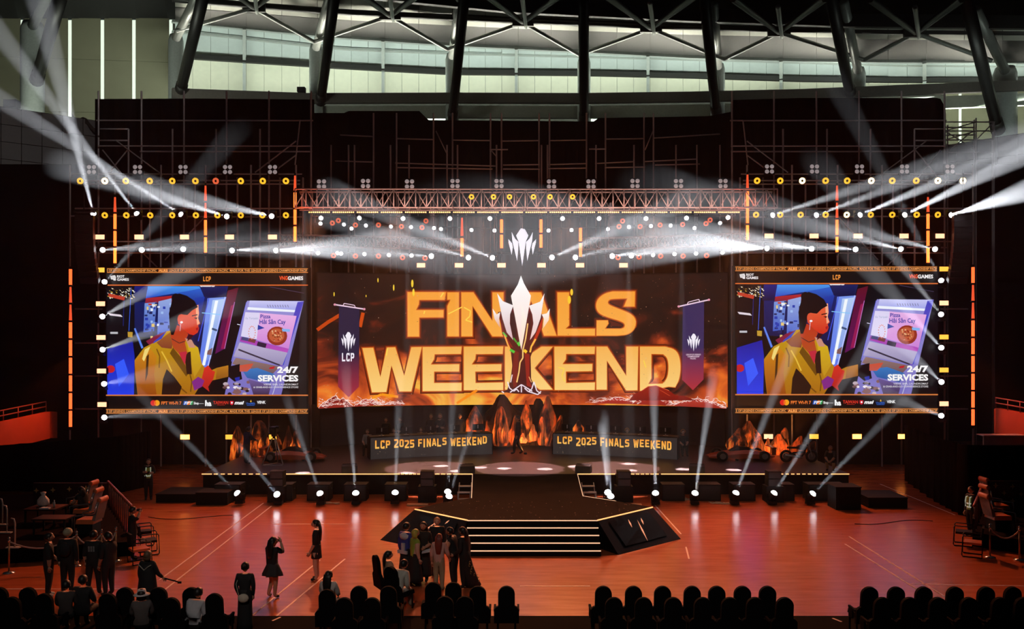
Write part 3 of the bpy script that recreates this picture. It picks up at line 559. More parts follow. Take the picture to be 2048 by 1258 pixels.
    q.poly([(1225, 410), (1340, 415), (1320, 625), (1190, 600)], (222, 214, 244)); q.poly([(1340, 415), (1632, 440), (1570, 700), (1315, 630)], (232, 178, 230), (206, 130, 214)); q.poly([(1190, 605), (1570, 700), (1555, 740), (1180, 640)], (160, 60, 170), (190, 80, 190)); q.poly([(1255, 615), (1310, 628), (1300, 655), (1245, 640)], (120, 60, 60)); q.poly([(1325, 642), (1395, 660), (1385, 695), (1315, 675)], (46, 30, 56)); q.poly([(1200, 605), (1250, 615), (1245, 640), (1190, 628)], (70, 70, 120))
    q.disc(1478, 598, 80, 75, (150, 50, 30)); q.disc(1474, 594, 62, 56, (190, 90, 54))
    for i in range(26): a, r_ = rn.uniform(0, 6.28), rn.uniform(5, 52); q.disc(1474+math.cos(a)*r_, 594+math.sin(a)*r_*.9, 7, 6, rn.choice([(225, 160, 110), (150, 40, 30), (235, 190, 150), (120, 60, 30)]), 6); q.k -= 1
    q.k += 1
    for i in range(16): a = i*.42; q.disc(1278+math.cos(a)*26, 572+math.sin(a)*50, 5, 5, (225, 130, 110), 5); q.k -= 1
    q.k += 1
    q.poly([(1515, 540), (1580, 545), (1578, 566), (1520, 562)], (130, 180, 240)); q.poly([(1325, 510), (1378, 535), (1322, 552)], (40, 60, 160))
    q.text('Pizza', 1345, 1425, 458, 30, (40, 50, 160), .02); q.text('Hải Sản Cay', 1338, 1545, 503, 34, (40, 50, 160), .02); q.text('Ea Teriyaki', 1228, 1325, 466, 16, (150, 160, 200), 0)
    q.poly([(1180, 650), (1560, 730), (1520, 830), (1130, 760)], (190, 180, 214), (150, 140, 180)); q.line([(1170, 705), (1300, 755), (1500, 830)], 13, (60, 50, 70)); q.poly([(1150, 770), (1500, 840), (1440, 900), (1120, 820)], (150, 120, 110), (110, 80, 90)); q.poly([(1420, 845), (1462, 838), (1450, 858), (1412, 860)], (190, 30, 40))
    q.poly([(1200, 870), (1320, 850), (1460, 900), (1420, 970), (1240, 930)], (60, 120, 190), (40, 80, 150))
    for i in range(24): x, y = rn.uniform(1060, 1260), rn.uniform(960, 1060); q.disc(x, y, rn.uniform(10, 26), rn.uniform(8, 16), rn.choice([(190, 170, 180), (240, 230, 235), (40, 26, 30), (130, 90, 90)]), 7); q.k -= 1
    q.k += 1
    q.poly([(1250, 940), (1430, 990), (1410, 1065), (1290, 1065)], (110, 90, 150), (60, 40, 70)); q.line([(1475, 960), (1440, 1065)], 6, (190, 190, 220))
    # the figure: yellow coat, hair in a bun, face in profile to the right
    q.poly([(345, 790), (420, 690), (520, 640), (600, 560), (640, 555), (690, 640), (760, 620), (850, 690), (880, 820), (930, 880), (1000, 850), (1090, 830), (1090, 920), (960, 950), (860, 1000), (820, 1065), (370, 1065), (350, 900)], (196, 150, 22), (168, 104, 20))
    for a_, b_ in (([(470, 720), (500, 800), (490, 900)], (230, 190, 70)), ([(560, 720), (600, 790), (640, 880)], (226, 184, 60)), ([(800, 720), (830, 800), (840, 880)], (244, 214, 90)), ([(390, 830), (410, 920), (400, 1020)], (226, 150, 40)), ([(420, 960), (470, 1000), (500, 1050)], (110, 60, 14)), ([(650, 940), (700, 1000), (760, 1050)], (120, 70, 16)), ([(780, 880), (800, 960), (790, 1040)], (120, 76, 16)), ([(520, 700), (545, 760), (540, 850)], (130, 84, 18))): q.line(a_, 11, b_)
    q.poly([(345, 800), (420, 720), (470, 700), (520, 760), (500, 900), (520, 1065), (375, 1065), (350, 900)], (204, 130, 24), (150, 70, 16)); q.poly([(600, 860), (660, 920), (720, 1000), (700, 1065), (560, 1065), (570, 940)], (40, 20, 14)); q.poly([(440, 760), (460, 740), (450, 900), (430, 960)], (70, 40, 14)); q.poly([(625, 735), (650, 690), (740, 800), (770, 900), (755, 920)], (110, 70, 14)); q.poly([(760, 640), (850, 690), (880, 830), (820, 930), (790, 800)], (214, 176, 30), (190, 140, 30)); q.poly([(740, 740), (790, 720), (800, 900), (760, 900)], (50, 24, 16)); q.poly([(425, 705), (470, 680), (455, 720), (420, 800), (405, 780)], (240, 214, 120)); q.poly([(520, 650), (640, 560), (650, 640), (640, 700), (560, 690)], (170, 100, 40), (130, 60, 40)); q.poly([(500, 640), (600, 560), (560, 620), (490, 660)], (60, 70, 180))
    q.poly([(645, 500), (735, 530), (772, 585), (745, 650), (765, 740), (720, 760), (650, 690), (632, 600)], (190, 48, 26), (176, 78, 34)); q.poly([(695, 730), (760, 720), (745, 830)], (190, 40, 60)); q.line([(640, 620), (700, 655), (745, 640)], 6, (70, 40, 40)); q.poly([(745, 615), (800, 630), (830, 690), (780, 690)], (200, 140, 120))
    q.poly([(690, 440), (760, 400), (850, 350), (858, 420), (850, 455), (866, 500), (850, 516), (857, 540), (846, 572), (815, 592), (780, 585), (735, 548), (690, 500)], (232, 100, 58), (206, 44, 26)); q.poly([(830, 360), (852, 352), (856, 420), (850, 460), (862, 498), (842, 512), (835, 440)], (248, 170, 130)); q.poly([(832, 536), (852, 530), (850, 552), (836, 556)], (170, 20, 30)); q.line([(800, 440), (845, 430)], 8, (40, 14, 14)); q.poly([(815, 455), (845, 452), (838, 466)], (30, 10, 14)); q.poly([(772, 586), (815, 593), (790, 620), (765, 640)], (60, 10, 14))
    q.poly([(625, 540), (618, 420), (640, 330), (650, 280), (700, 262), (760, 280), (820, 320), (848, 370), (800, 398), (765, 432), (738, 430), (712, 425), (690, 450), (680, 520), (655, 590), (636, 590)], (16, 8, 12)); q.disc(672, 300, 34, 38, (16, 8, 12)); q.disc(708, 466, 22, 38, (222, 84, 52)); q.disc(718, 490, 12, 9, (245, 240, 245), 8); q.line([(712, 500), (706, 560)], 4, (230, 200, 215))
    q.poly([(880, 930), (900, 850), (930, 830), (960, 870), (985, 880), (970, 940), (930, 1000), (940, 1040), (890, 1000), (850, 980)], (214, 50, 34), (170, 34, 26)); q.poly([(800, 960), (850, 920), (900, 950), (880, 1000), (820, 1030)], (130, 40, 130)); q.poly([(1090, 840), (1180, 820), (1200, 940), (1140, 960), (1090, 920)], (20, 10, 14)); q.poly([(1180, 830), (1290, 815), (1270, 850), (1240, 880), (1180, 880)], (206, 80, 50), (190, 90, 80)); q.poly([(1000, 850), (1090, 830), (1090, 920), (990, 940)], (186, 120, 30), (140, 80, 20)); q.poly([(1140, 930), (1180, 920), (1180, 950), (1150, 955)], (30, 40, 160))
    # captions and bars
    q.text('24/7', 1478, 1645, 888, 46, (250, 248, 248), .045); q.text('SERVICES', 1324, 1646, 955, 46, (250, 248, 248), .045); q.text('VIRNK BAR, LAUNDROMAT', 1370, 1646, 988, 14, (225, 222, 225), .01); q.text('& GRAB-AND-GO CONVENIENCE STORE', 1290, 1646, 1010, 14, (225, 222, 225), .01)
    for (a, b) in ((63, 100), (1175, 1212)):
        q.rect(118, a, 1723, b, (196, 118, 52)); q.rect(118, a+7, 1723, b-8, (34, 18, 10))
        for (s_, u0, u1) in (('E OF LEGENDS CHAMPIONSHIP PACIFIC', 124, 520), ('LEAGUE OF LEGENDS CHAMPIONSHIP PACIFIC', 620, 1090), ('MADE FOR THIS', 1102, 1262), ('LEAGUE OF LEGENDS CHAMPIONSHIP PACIF', 1272, 1716)): q.text(s_, u0, u1, b-11, 17, (240, 160, 90), .02)
        q.rect(532, a+7, 612, b-8, (150, 70, 30)); q.text('ALRS', 536, 608, b-10, 18, (250, 170, 90), .04)
    q.rect(118, 192, 1723, 201, (210, 104, 44)); q.rect(118, 1062, 1723, 1072, (210, 120, 60)); q.poly([(862, 200), (985, 200), (978, 210), (960, 210), (950, 203), (890, 203), (884, 210), (870, 210)], (230, 220, 220)); q.rect(888, 200, 952, 209, (240, 235, 235))
    poster(q, 'LCP', 890, 955, 128, 166, (246, 150, 60), (246, 150, 60))
    q.text('RIOT', 205, 265, 137, 19, (240, 236, 236), .03); q.text('GAMES', 205, 300, 161, 19, (240, 236, 236), .03); q.poly([(152, 124), (190, 118), (196, 132), (196, 160), (178, 160), (176, 152), (158, 150)], (240, 236, 236))
    for x in (162, 172, 182): q.line([(x, 124), (x+2, 146)], 2, (30, 20, 20)); q.k -= 1
    q.k += 1
    q.text('VNG', 1494, 1562, 155, 30, (236, 84, 40), .035); q.text('GAMES', 1562, 1685, 155, 28, (245, 240, 240), .035)
    q.disc(494, 1128, 23, 23, (214, 30, 30)); q.disc(522, 1128, 23, 23, (240, 160, 30)); q.disc(508, 1128, 9, 18, (236, 100, 30)); q.text('FPT Wi-Fi 7', 558, 718, 1140, 24, (236, 120, 50), .03)
    q.poly([(738, 1112), (765, 1112), (757, 1143), (730, 1143)], (40, 90, 190)); q.poly([(770, 1112), (790, 1112), (782, 1143), (762, 1143)], (236, 120, 40)); q.poly([(794, 1112), (812, 1112), (804, 1143), (786, 1143)], (50, 160, 90)); q.text('FPT', 740, 805, 1140, 22, (245, 245, 245), .02, .2); q.text('Shop', 815, 855, 1138, 18, (240, 240, 240), .03); q.rect(857, 1131, 895, 1134, (200, 200, 200))
    q.rect(905, 1106, 918, 1150, (245, 245, 245)); q.text('ha', 906, 956, 1150, 40, (245, 245, 245), .045); q.text('TAIWAN', 970, 1090, 1136, 24, (206, 50, 36), .03); q.rect(1000, 1142, 1064, 1146, (170, 40, 30)); q.poly([(1102, 1112), (1132, 1112), (1130, 1136), (1117, 1146), (1104, 1136)], (214, 30, 50)); q.disc(1118, 1126, 7, 8, (245, 245, 245), 8); q.text('msi', 1138, 1215, 1138, 26, (245, 245, 245), .045, .25); q.text('VinaMilk', 1230, 1304, 1140, 17, (40, 90, 180), .02); q.rect(1236, 1144, 1298, 1148, (40, 90, 180)); q.poly([(1262, 1120), (1270, 1102), (1276, 1120)], (236, 180, 50)); q.text('VIINK', 1318, 1386, 1133, 22, (240, 240, 240), .03)
    ob('screen_picture', q.mesh('screen_picture', PICS), t)
    # simple glow sampling surface is the picture itself; mounting frame round it
    for (a, b) in (((x0, y0), (x0, y1)), ((x1, y0), (x1, y1)), ((x0, y0), (x1, y0)), ((x0, y1), (x1, y1))):
        A, B = P(*a, Y)-O, P(*b, Y)-O; c = (A+B)/2; d = B-A
        ob('edge_trim', MB().box(c+Vector((0, -.02, 0)), (abs(d.x)+.1, .2, abs(d.z)+.1)).mesh('edge_trim', BLACK), t)
    return t
side_screen(212, 616, 536.5, 827.5, 'side screen with shop advert above the orange rocks and camera tripod, left of stage', 0)
side_screen(1470.5, 1876, 533, 826.5, 'side screen with shop advert above the rocks and red car front, right of stage', 0)
# ================================================================== scaffold towers, black scrims, trusses
YT = 44.6                                            # front plane of the towers beside the stage
SCRIM = mat('black scrim', (.010, .0065, .007), .95, var=.3, scale=.4, spec=.05)
def scrim(name, label, prof, Y, ybot, n=60, amp=.12, seed=0):
    # cloth hung from the scaffold: prof gives the top edge row at each px; slight folds
    xs = [prof[0][0]+(prof[-1][0]-prof[0][0])*i/n for i in range(n+1)]; c = curve(*prof)
    front = [[P(x, c(x), Y+amp*math.sin(i*1.9+seed)), P(x, (c(x)+ybot)/2, Y+amp*math.sin(i*1.9+seed+.6)), P(x, ybot, Y+amp*math.sin(i*1.9+seed+1))] for i, x in enumerate(xs)]
    mb = MB(); mb.rings([f+[q+Vector((0, .05, 0)) for q in reversed(f)] for f in front])
    return tag(ob(name, mb.mesh(name, SCRIM, True)), label, 'curtain', 'black scrims on the scaffold')
scrim('scrim', 'tall black scrim hung on the scaffold tower over the screen, left of the truss', [(190, 198), (400, 197), (628, 199)], YT+1.6, 560)
scrim('scrim', 'tall black scrim hung on the scaffold tower over the screen, right of the truss', [(1462, 200), (1600, 196), (1880, 196), (1888, 210)], YT+1.6, 560, seed=2)
scrim('scrim', 'long black scrim with uneven top edge behind the centre truss', [(622, 226), (690, 226), (691, 222), (846, 222), (850, 240), (1190, 243), (1196, 236), (1330, 234), (1420, 232), (1470, 222)], 50.2, 560, 90, .15, 4)
def scaffold(label, Y, standards, ledgers, braces, mesh_cells=()):
    t = thing('scaffold', label, 'scaffold', P(standards[0][0], 600, Y)*1, 0, 'scaffold behind the stage'); t.location.z = 0; O = Vector(t.location)
    for (px, y0, y1, dy) in standards: pipe('standard', P(px, y0, Y+dy)-O, P(px, y1, Y+dy)-O, .05, STEEL, t)
    for (x0, x1, ya, yb_, dy) in ledgers: pipe('ledger', P(x0, ya, Y+dy)-O, P(x1, yb_, Y+dy)-O, .042, STEEL, t)
    for (x0, ya, x1, yb_, dy) in braces: pipe('brace', P(x0, ya, Y+dy)-O, P(x1, yb_, Y+dy)-O, .036, STEEL, t)
    return t
def foot(Y): return YH+FPX*EYE/Y                     # row of the floor at depth Y
for (side, mir) in (('left', 0), ('right', 1)):
    f = (lambda x: x) if not mir else (lambda x: 2086-x)
    F_ = foot(YT)
    st = [(f(x), 182, F_, .7) for x in (197, 283, 368, 453, 538, 622)]+[(f(x), 258, 545, 0) for x in (257, 345, 432, 520)]+[(f(x), 330, F_, -.3) for x in (140, 322, 411, 502, 592)]+[(f(x), 355, 545, .3) for x in (230, 300, 390, 475, 560, 606)]
    le = [(f(193), f(626), 241, 241, .7), (f(197), f(624), 292, 292, 0), (f(280), f(624), 303, 303, .7), (f(140), f(604), 348, 348, -.2), (f(155), f(600), 361, 361, -.2), (f(155), f(600), 368, 368, -.2), (f(150), f(604), 417, 417, -.2), (f(140), f(604), 432, 434, 0), (f(150), f(604), 483, 483, -.2), (f(190), f(604), 495, 495, 0), (f(196), f(600), 506, 506, 0), (f(200), f(257), 258, 258, 0), (f(200), f(257), 281, 281, 0)]
    le += [(f(150), f(205), y, y, 0) for y in (618, 686, 752, 818)]
    br = [(f(232), 281, f(325), 350, -.1), (f(592), 282, f(510), 345, -.1), (f(592), 310, f(545), 345, -.1), (f(600), 240, f(590), 330, 0), (f(411), 432, f(330), 520, .2), (f(205), 300, f(255), 362, .2), (f(255), 300, f(205), 362, .2), (f(280), 500, f(325), 545, .2)]
    scaffold('steel pipe scaffold tower with rows of lights on the %s of the stage' % side, YT, st, le, br)
YC = 49.4
st = [(x, 226, foot(YC), 0) for x in (747, 793, 867, 905, 981, 1003, 1078, 1099, 1173, 1211, 1288, 1307)]+[(x, 290, 545, -.5) for x in (662, 697, 709, 781, 818, 894, 915, 993, 1083, 1095, 1192, 1268, 1352, 1394, 1440)]
le = [(680, 745, 270, 273, 0), (793, 866, 277, 279, 0), (905, 980, 280, 281, 0), (1005, 1078, 282, 281, 0), (1099, 1172, 281, 280, 0), (1211, 1288, 278, 277, 0), (1307, 1440, 276, 268, 0), (670, 745, 322, 324, 0), (790, 992, 326, 332, 0), (795, 985, 335, 338, -.3), (1006, 1080, 330, 329, 0), (1006, 1080, 338, 338, -.3), (1096, 1172, 329, 327, 0), (1096, 1172, 337, 336, -.3), (1190, 1268, 327, 323, 0), (1290, 1394, 323, 318, 0), (1210, 1290, 335, 334, -.3), (1310, 1400, 330, 328, -.3), (980, 1016, 299, 299, -.5), (1178, 1212, 298, 298, -.5)]
scaffold('thin steel pipe scaffold in front of the centre black scrim', YC, st, le, [(872, 262, 894, 308, 0), (1306, 262, 1290, 300, 0), (982, 300, 992, 312, 0)])
# service scaffold with a sign board, far right, and a tarpaulin bundle, far left
sv = scaffold('small service scaffold platform standing against the wall by the rim column, far right', 52., [(x, y, foot(52.), d) for x, y, d in ((1890, 225, 0), (1895, 250, 1), (1952, 236, 0), (1948, 240, 1), (1988, 243, 0), (1985, 243, 1))], [(1885, 1990, y, y, 0) for y in (244, 262, 280, 305)]+[(1885, 1952, y, y, 1) for y in (255, 270, 290)], [(1890, 262, 1952, 244, 0), (1890, 280, 1952, 262, 0), (1952, 280, 1988, 244, 0), (1890, 262, 1952, 300, 0), (1900, 300, 1945, 262, 0)])
tp_ = ob('tarpaulin', MB().rings([[P(143+i*7.5+ (1.5 if k % 2 else 0), 226+i*4+6*math.sin(i*1.3)+ (0, 9, 20, 12)[k]*(.5+.5*math.sin(math.pi*(i+.6)/8)), ring(170, 46.)+(k in (1, 2))*1.0) for k in range(4)] for i in range(8)]).mesh('tarpaulin', mat('brown tarpaulin', (.10, .085, .07), .9)))
tag(tp_, 'crumpled brown tarpaulin bundle beside the top of the scaffold tower', 'tarpaulin')
for (px, py, Y, lab) in ((24, 207, 45, 'small black loudspeaker box on the wall rim near the far left column'), (603, 171, 62, 'small black loudspeaker box on the balcony rail between two columns')):
    q = PR(px, wl_t(px), 46.35) if px < 100 else PR(px, cPar(px), 64.25); o = thing('rim_speaker', lab, 'speaker', q)
    ob('cabinet', MB().box((0, 0, .28), (.85 if px < 100 else .8, .6, .5)).mesh('cabinet', BLACK), o); ob('bracket', MB().box((0, 0, .02), (.5, .3, .06)).mesh('bracket', BLACKM), o)
TRM = mat('truss aluminium', (.80, .70, .68), .45, .25)
def truss(label, pts, h, d, nb, m, r=.045, z0=0.):
    # box truss along a list of points (lower front chord), height h, depth d, nb bays
    t = thing('truss', label, 'truss', pts[0], 0, 'lighting trusses over the stage'); O = Vector(t.location)
    L = [0]; 
    for a, b in zip(pts, pts[1:]): L.append(L[-1]+(b-a).length)
    def at(s):
        s *= L[-1]; i = max(k for k in range(len(L)) if L[k] <= s+1e-6); i = min(i, len(pts)-2); return pts[i].lerp(pts[i+1], (s-L[i])/(L[i+1]-L[i]))-O
    for (dz, dy) in ((0, 0), (h, 0), (0, d), (h, d)): ob('chord', MB().tube([p-O+Vector((0, dy, dz)) for p in pts], r, 6).mesh('chord', m, True), t)
    for i in range(nb+1):
        a = at(i/nb); pipe('upright', a, a+Vector((0, 0, h)), r*.7, m, t); pipe('upright', a+Vector((.12, d, 0)), a+Vector((.12, d, h)), r*.6, m, t)
        if i < nb:
            b = at((i+1)/nb); u = Vector((0, 0, h)); v = Vector((0, d, 0))
            pipe('diagonal', a, b+u, r*.6, m, t) if i % 2 == 0 else pipe('diagonal', a+u, b, r*.6, m, t)
            pipe('diagonal', a+v+u, b+v, r*.55, m, t) if i % 2 == 0 else pipe('diagonal', a+v, b+v+u, r*.55, m, t)
    return t
YF = 43.
truss('long aluminium box truss spanning the stage above the row of amber lamps', [P(590, 415, YF), P(1072, 415.5, YF), P(1555, 415, YF)], .94, .9, 44, TRM)
cv = lambda x: 46.4-1.2*((x-1045)/430)**2
truss('fainter curved truss behind the white beams, left half', [P(x, y, cv(x)) for x, y in ((560, 492), (640, 493), (720, 494), (800, 495.5), (880, 498), (930, 500))], .6, .5, 22, TRM, .03)
truss('fainter curved truss behind the white beams, right half', [P(x, y, cv(x)) for x, y in ((1165, 498), (1250, 496), (1330, 494), (1410, 491), (1500, 489))], .6, .5, 20, TRM, .03)
# ================================================================== light fixtures
def lens_mesh(r, m, dome=.35): return MB().lathe([(r, 0), (r*.96, r*dome*.35), (r*.75, r*dome*.75), (r*.4, r*dome), (.004, r*dome*1.08)], 14).mesh('lens', m, True)
MHB = MB().box((0, 0, .06), (.34, .28, .12), top=(.92, .92)).mesh('base', BLACKM)
MHY = MB().box((0, 0, .15), (.30, .1, .05)).box((-.17, 0, .27), (.035, .1, .26)).box((.17, 0, .27), (.035, .1, .26)).mesh('yoke', BLACK)
MHH = MB().lathe([(.03, -.24), (.11, -.22), (.135, -.1), (.14, .08), (.15, .13), (.145, .17)], 12).mesh('head', BLACKM, True)
MHL = lens_mesh(.135, WHITE_LENS, .7)
BEAM = (.90, .93, 1.)
def moving_head(px, py, Y, label, group, to=None, e=0., cone=6., up=True, lens_on=True, endY=None, scale=1.):
    """yoke fixture; its head points along the beam towards picture point `to`"""
    c = P(px, py, Y)                                 # centre of the head
    s = 1 if up else -1
    t = thing('moving_head', label, 'stage light', c-Vector((0, 0, s*.30*scale)), 0, group); t.scale = (scale,)*3
    rot = (0, 0 if up else math.pi, 0)
    ob('base', MHB, t, (0, 0, 0), rot); ob('yoke', MHY, t, (0, 0, 0), rot)
    if to is None: d = Vector((0, -1, .15))
    else:
        q = P(to[0], to[1], endY if endY else Y-3.); d = q-c
    d = d.normalized(); qr = d.to_track_quat('Z', 'Y').to_euler()
    h = ob('head', MHH, t, (0, 0, s*.30), qr)
    ob('lens', MHL, h, (0, 0, .165))
    if e: lamp('beam', 'SPOT', c+d*(.34*scale), e, BEAM, aim=c+d*5, size=.06, cone=cone, blend=.35)
    return t
BK = 420000.
GRP = 'white moving head beam lights'
L1 = [(188, 432, (152, 290), 1.7, 5), (277, 432, (165, 285), 1.8, 5), (367, 432, (215, 335), 1.8, 5), (457, 434, (300, 385), 1.3, 6), (546, 433, (420, 405), 1.0, 6)]
R1 = [(1540, 432, (1800, 350), 1.0, 6), (1628, 432, (1850, 350), 1.0, 6), (1715, 432, (1960, 330), 1.5, 7), (1805, 432, (2010, 330), 1.9, 7), (1900, 431, (2040, 385), 2.2, 9)]
L2 = [(203, 500, (330, 490), .5, 5), (281, 500, (420, 494), .5, 5), (369, 500, None, 0, 5), (461, 501, (620, 494), 1.0, 6), (548, 501, (760, 496), .75, 12)]
R2 = [(1538, 497, (1300, 484), .85, 15), (1626, 498, (1480, 480), 1.2, 7), (1714, 499, (1560, 486), .7, 6), (1805, 499, (1600, 448), .9, 6), (1873, 499, (1690, 455), .8, 5)]
for row, nm, sd, yy in ((L1, 'upper', 'left', 0), (R1, 'upper', 'right', 0), (L2, 'lower', 'left', 0), (R2, 'lower', 'right', 0)):
    for i, (px, py, to, e, cn) in enumerate(row):
        moving_head(px, py, YT-.9, 'white moving head on the %s tower, %s row above the side screen, %s from left' % (sd, nm, ORD[i]), GRP, to, e*BK, cn, up=False, endY=YT-.9-((4. if sd == 'left' and i < 3 else 6.6) if nm == 'upper' else 6.))
SL = [(207, 566, (330, 425), .4, 3.4), (203, 634, (300, 580), .6, 4), (203, 700, (330, 655), .6, 4), (207, 768, (270, 756), .25, 4), (207, 835, (300, 825), .2, 4)]
SR = [(1884, 564, (1780, 370), .4, 3.4), (1884, 631, (1770, 490), .6, 4), (1884, 697, (1800, 605), .6, 4), (1884, 765, (1820, 705), .4, 4), (1884, 832, (1800, 800), .3, 4)]
for row, sd in ((SL, 'left'), (SR, 'right')):
    for i, (px, py, to, e, cn) in enumerate(row):
        moving_head(px, py, YT-.9, 'white moving head, outer edge of the %s screen, %s from top' % (sd, ORD[i]), GRP, to, e*BK, cn, up=True, endY=YT-7.5)
CB = [(866, 512.5, (700, 502), .7, 5), (940, 516, (780, 470), .85, 5), (988, 517, (820, 448), 1.1, 5), (1101, 516, (1250, 452), 1.0, 5), (1148, 515.5, (1290, 480), .5, 5), (1222, 512.5, (1340, 496), .9, 5), (1260, 511.5, (1390, 494), .6, 5)]
for i, (px, py, to, e, cn) in enumerate(CB):
    moving_head(px, py, 43.4, 'white moving head on the centre bar over the wide screen, %s from left' % ORD[i], GRP, to, e*BK, cn, up=False, endY=36.4)
FL = [(480, 992, (330, 840), .8), (557, 993, (500, 920), .6), (642, 993, (592, 850), .8), (712, 993, (697, 810), 1.3), (790, 992, (797, 810), 1.0), (895, 990, (905, 810), .8), (896, 999, (935, 880), .7),
      (1216, 990, (1207, 890), 2.6), (1222, 999, (1214, 890), 1.4), (1311, 993, (1308, 820), 2.4), (1389, 993, (1416, 820), 2.4), (1469, 993, (1560, 760), 1.8), (1544, 993, (1690, 760), 1.5), (1620, 993, (1770, 840), 1.1)]
names = ['first', 'second', 'third', 'fourth', 'fifth']
for i, (px, py, to, e) in enumerate(FL):
    lab = ('white moving head on the floor before the stage, %s from left' % ORD[i]) if i < 14 else ''
    moving_head(px, py, 34.5 if py < 998 else 33.9, lab, 'moving heads on the floor along the stage front', to, e*BK*.4, 4.4, up=True, endY=32.3)
# small white spots over the stage
PARB = MB().lathe([(.05, -.3), (.12, -.26), (.14, 0), (.15, .02)], 10).box((0, 0, -.36), (.05, .05, .14)).mesh('body', BLACKM, True)
PARL = lens_mesh(.135, mat('small white lens', (1, 1, 1), .3, em=3.5, ec=(.95, .95, 1)), .25)
def par(name, px, py, Y, label, group, body, lens, aim=(0, -1, -.15), sc_=1., extra=None):
    t = thing(name, label, 'stage light', P(px, py, Y), 0, group); d = Vector(aim).normalized(); t.rotation_euler = d.to_track_quat('Z', 'Y').to_euler(); t.scale = (sc_,)*3
    ob('body', body, t); ob('lens', lens, t, (0, 0, .015))
    if extra: ob('hub', extra, t, (0, 0, .05))
    return t
W1s = [(642, 436), (719, 436), (806, 437), (900, 437), (980, 437), (1125, 437), (1198, 437), (1292, 437), (1373, 436), (1456, 435)]
W2s = [(641, 447), (688, 449), (703, 457), (732, 451), (782, 453), (822, 454), (868, 456), (882, 458), (943, 460), (989, 461), (1097, 461), (1143, 460), (1216, 458), (1258, 454), (1302, 452), (1341, 451), (1389, 456), (1440, 446)]
W3s = [(636, 506), (675, 506), (682, 507), (729, 508), (778, 510), (823, 511), (1306, 510), (1349, 508), (1392, 507), (1445, 505)]
for ws, Y, nm, s in ((W1s, 42.8, 'directly under the amber lamp strip', .85), (W2s, 44.2, 'in the scattered second row over the wide screen', .75), (W3s, 45., 'in the low row along the faint curved truss', .8)):
    for i, (px, py) in enumerate(ws):
        nn = (ORD+['sixteenth', 'seventeenth', 'eighteenth'])[i]
        par('spotlight', px, py, Y, 'small white spot lamp %s, %s from left' % (nm, nn), 'small white spot lamps over the stage', PARB, PARL, (random.Random(i).uniform(-.3, .3), -1, -.35), s)
# pipes that carry the small lamps, hung from the truss on droppers
for lab, pts, ny in (('thin black lighting pipe just under the amber strip', [P(625, 433, 42.95), P(1470, 432, 42.95)], 13), ('thin black lighting pipe carrying the second row of small lamps', [P(630, 446, 44.45), P(850, 453, 44.45), P(1045, 459, 44.45), P(1240, 453, 44.45), P(1455, 443, 44.45)], 11), ('thin black lighting pipe along the low lamp row over the wide screen', [P(600, 503, 45.1), P(850, 509, 45.1), P(1045, 508, 45.1), P(1240, 509, 45.1), P(1490, 502, 45.1)], 11), ('thin black pipe carrying the centre beam lights and strobes', [P(820, 505, 43.6), P(1045, 505, 43.6), P(1275, 505, 43.6)], 9)):
    t = thing('lighting_pipe', lab, 'pipe', pts[0]); O = Vector(t.location)
    ob('bar', MB().tube([q-O for q in pts], .03, 6).mesh('bar', BLACKM, True), t)
    for i in range(ny):
        u = i/(ny-1)*(len(pts)-1); k = min(int(u), len(pts)-2); q = pts[k].lerp(pts[k+1], u-k); pipe('dropper', q-O, Vector((q.x, q.y, 13.4))-O, .018, STEEL, t)
# yellow and red ring lamps
def ring_mesh(m): return MB().rings([[Vector((math.cos(6.2832*j/16)*r, math.sin(6.2832*j/16)*r, z)) for j in range(16)] for r, z in ((.065, .0), (.07, .05), (.16, .05), (.17, 0))], cap=False).mesh('lens', m, True)
RB = MB().lathe([(.06, -.3), (.15, -.24), (.185, 0), (.17, .02), (.06, .02)], 16).mesh('body', BLACKM, True)
HUB = MB().lathe([(.05, -.04), (.05, .02), (.02, .03)], 8).mesh('hub', BLACK)
YEL = ring_mesh(mat('yellow lamp', (1, .7, .05), .4, em=1.0, ec=(1., .56, .03))); YEW = ring_mesh(mat('warm lamp', (1, .8, .4), .4, em=3.2, ec=(1., .68, .32))); RED = ring_mesh(mat('red lamp', (1, .2, .1), .4, em=.7, ec=(1., .16, .06)))
def rl(px, py, Y, lab, m, s=1., grp='yellow ring lamps in rows'): par('ring_lamp', px, py, Y, lab, grp, RB, m, (.1*math.sin(px), -1, -.2), s, HUB)
for i, px in enumerate((161, 210, 252, 300, 345, 391, 432, 482, 526, 572)): rl(px, 362, YT-.4, 'yellow ring lamp, %s from left in the top row of the left tower' % ORD[i], RED if px == 432 else (YEW if px == 210 else YEL))
for i, px in enumerate((210, 253, 301, 345, 392, 435, 482, 525, 572)): rl(px, 430.5, YT-.4, 'yellow ring lamp, %s from left in the second row of the left tower' % ORD[i], YEL, .95)
for i, px in enumerate((1514, 1560, 1604, 1651, 1694, 1742, 1784, 1832, 1875, 1925)): rl(px, 361.5, YT-.4, 'yellow ring lamp, %s from left in the top row of the right tower' % ORD[i], YEW if px in (1604, 1742, 1875, 1925) else YEL)
for i, px in enumerate((1512, 1560, 1601, 1651, 1693, 1741, 1784, 1833, 1875)): rl(px, 429.5, YT-.4, 'yellow ring lamp, %s from left in the second row of the right tower' % ORD[i], YEW if px == 1693 else YEL, .95)
for i, px in enumerate((943, 987, 1019, 1067, 1100, 1145)): rl(px, 393.5, YF-.4, 'yellow ring lamp inside the long box truss, %s from left' % ORD[i], YEL, .8)
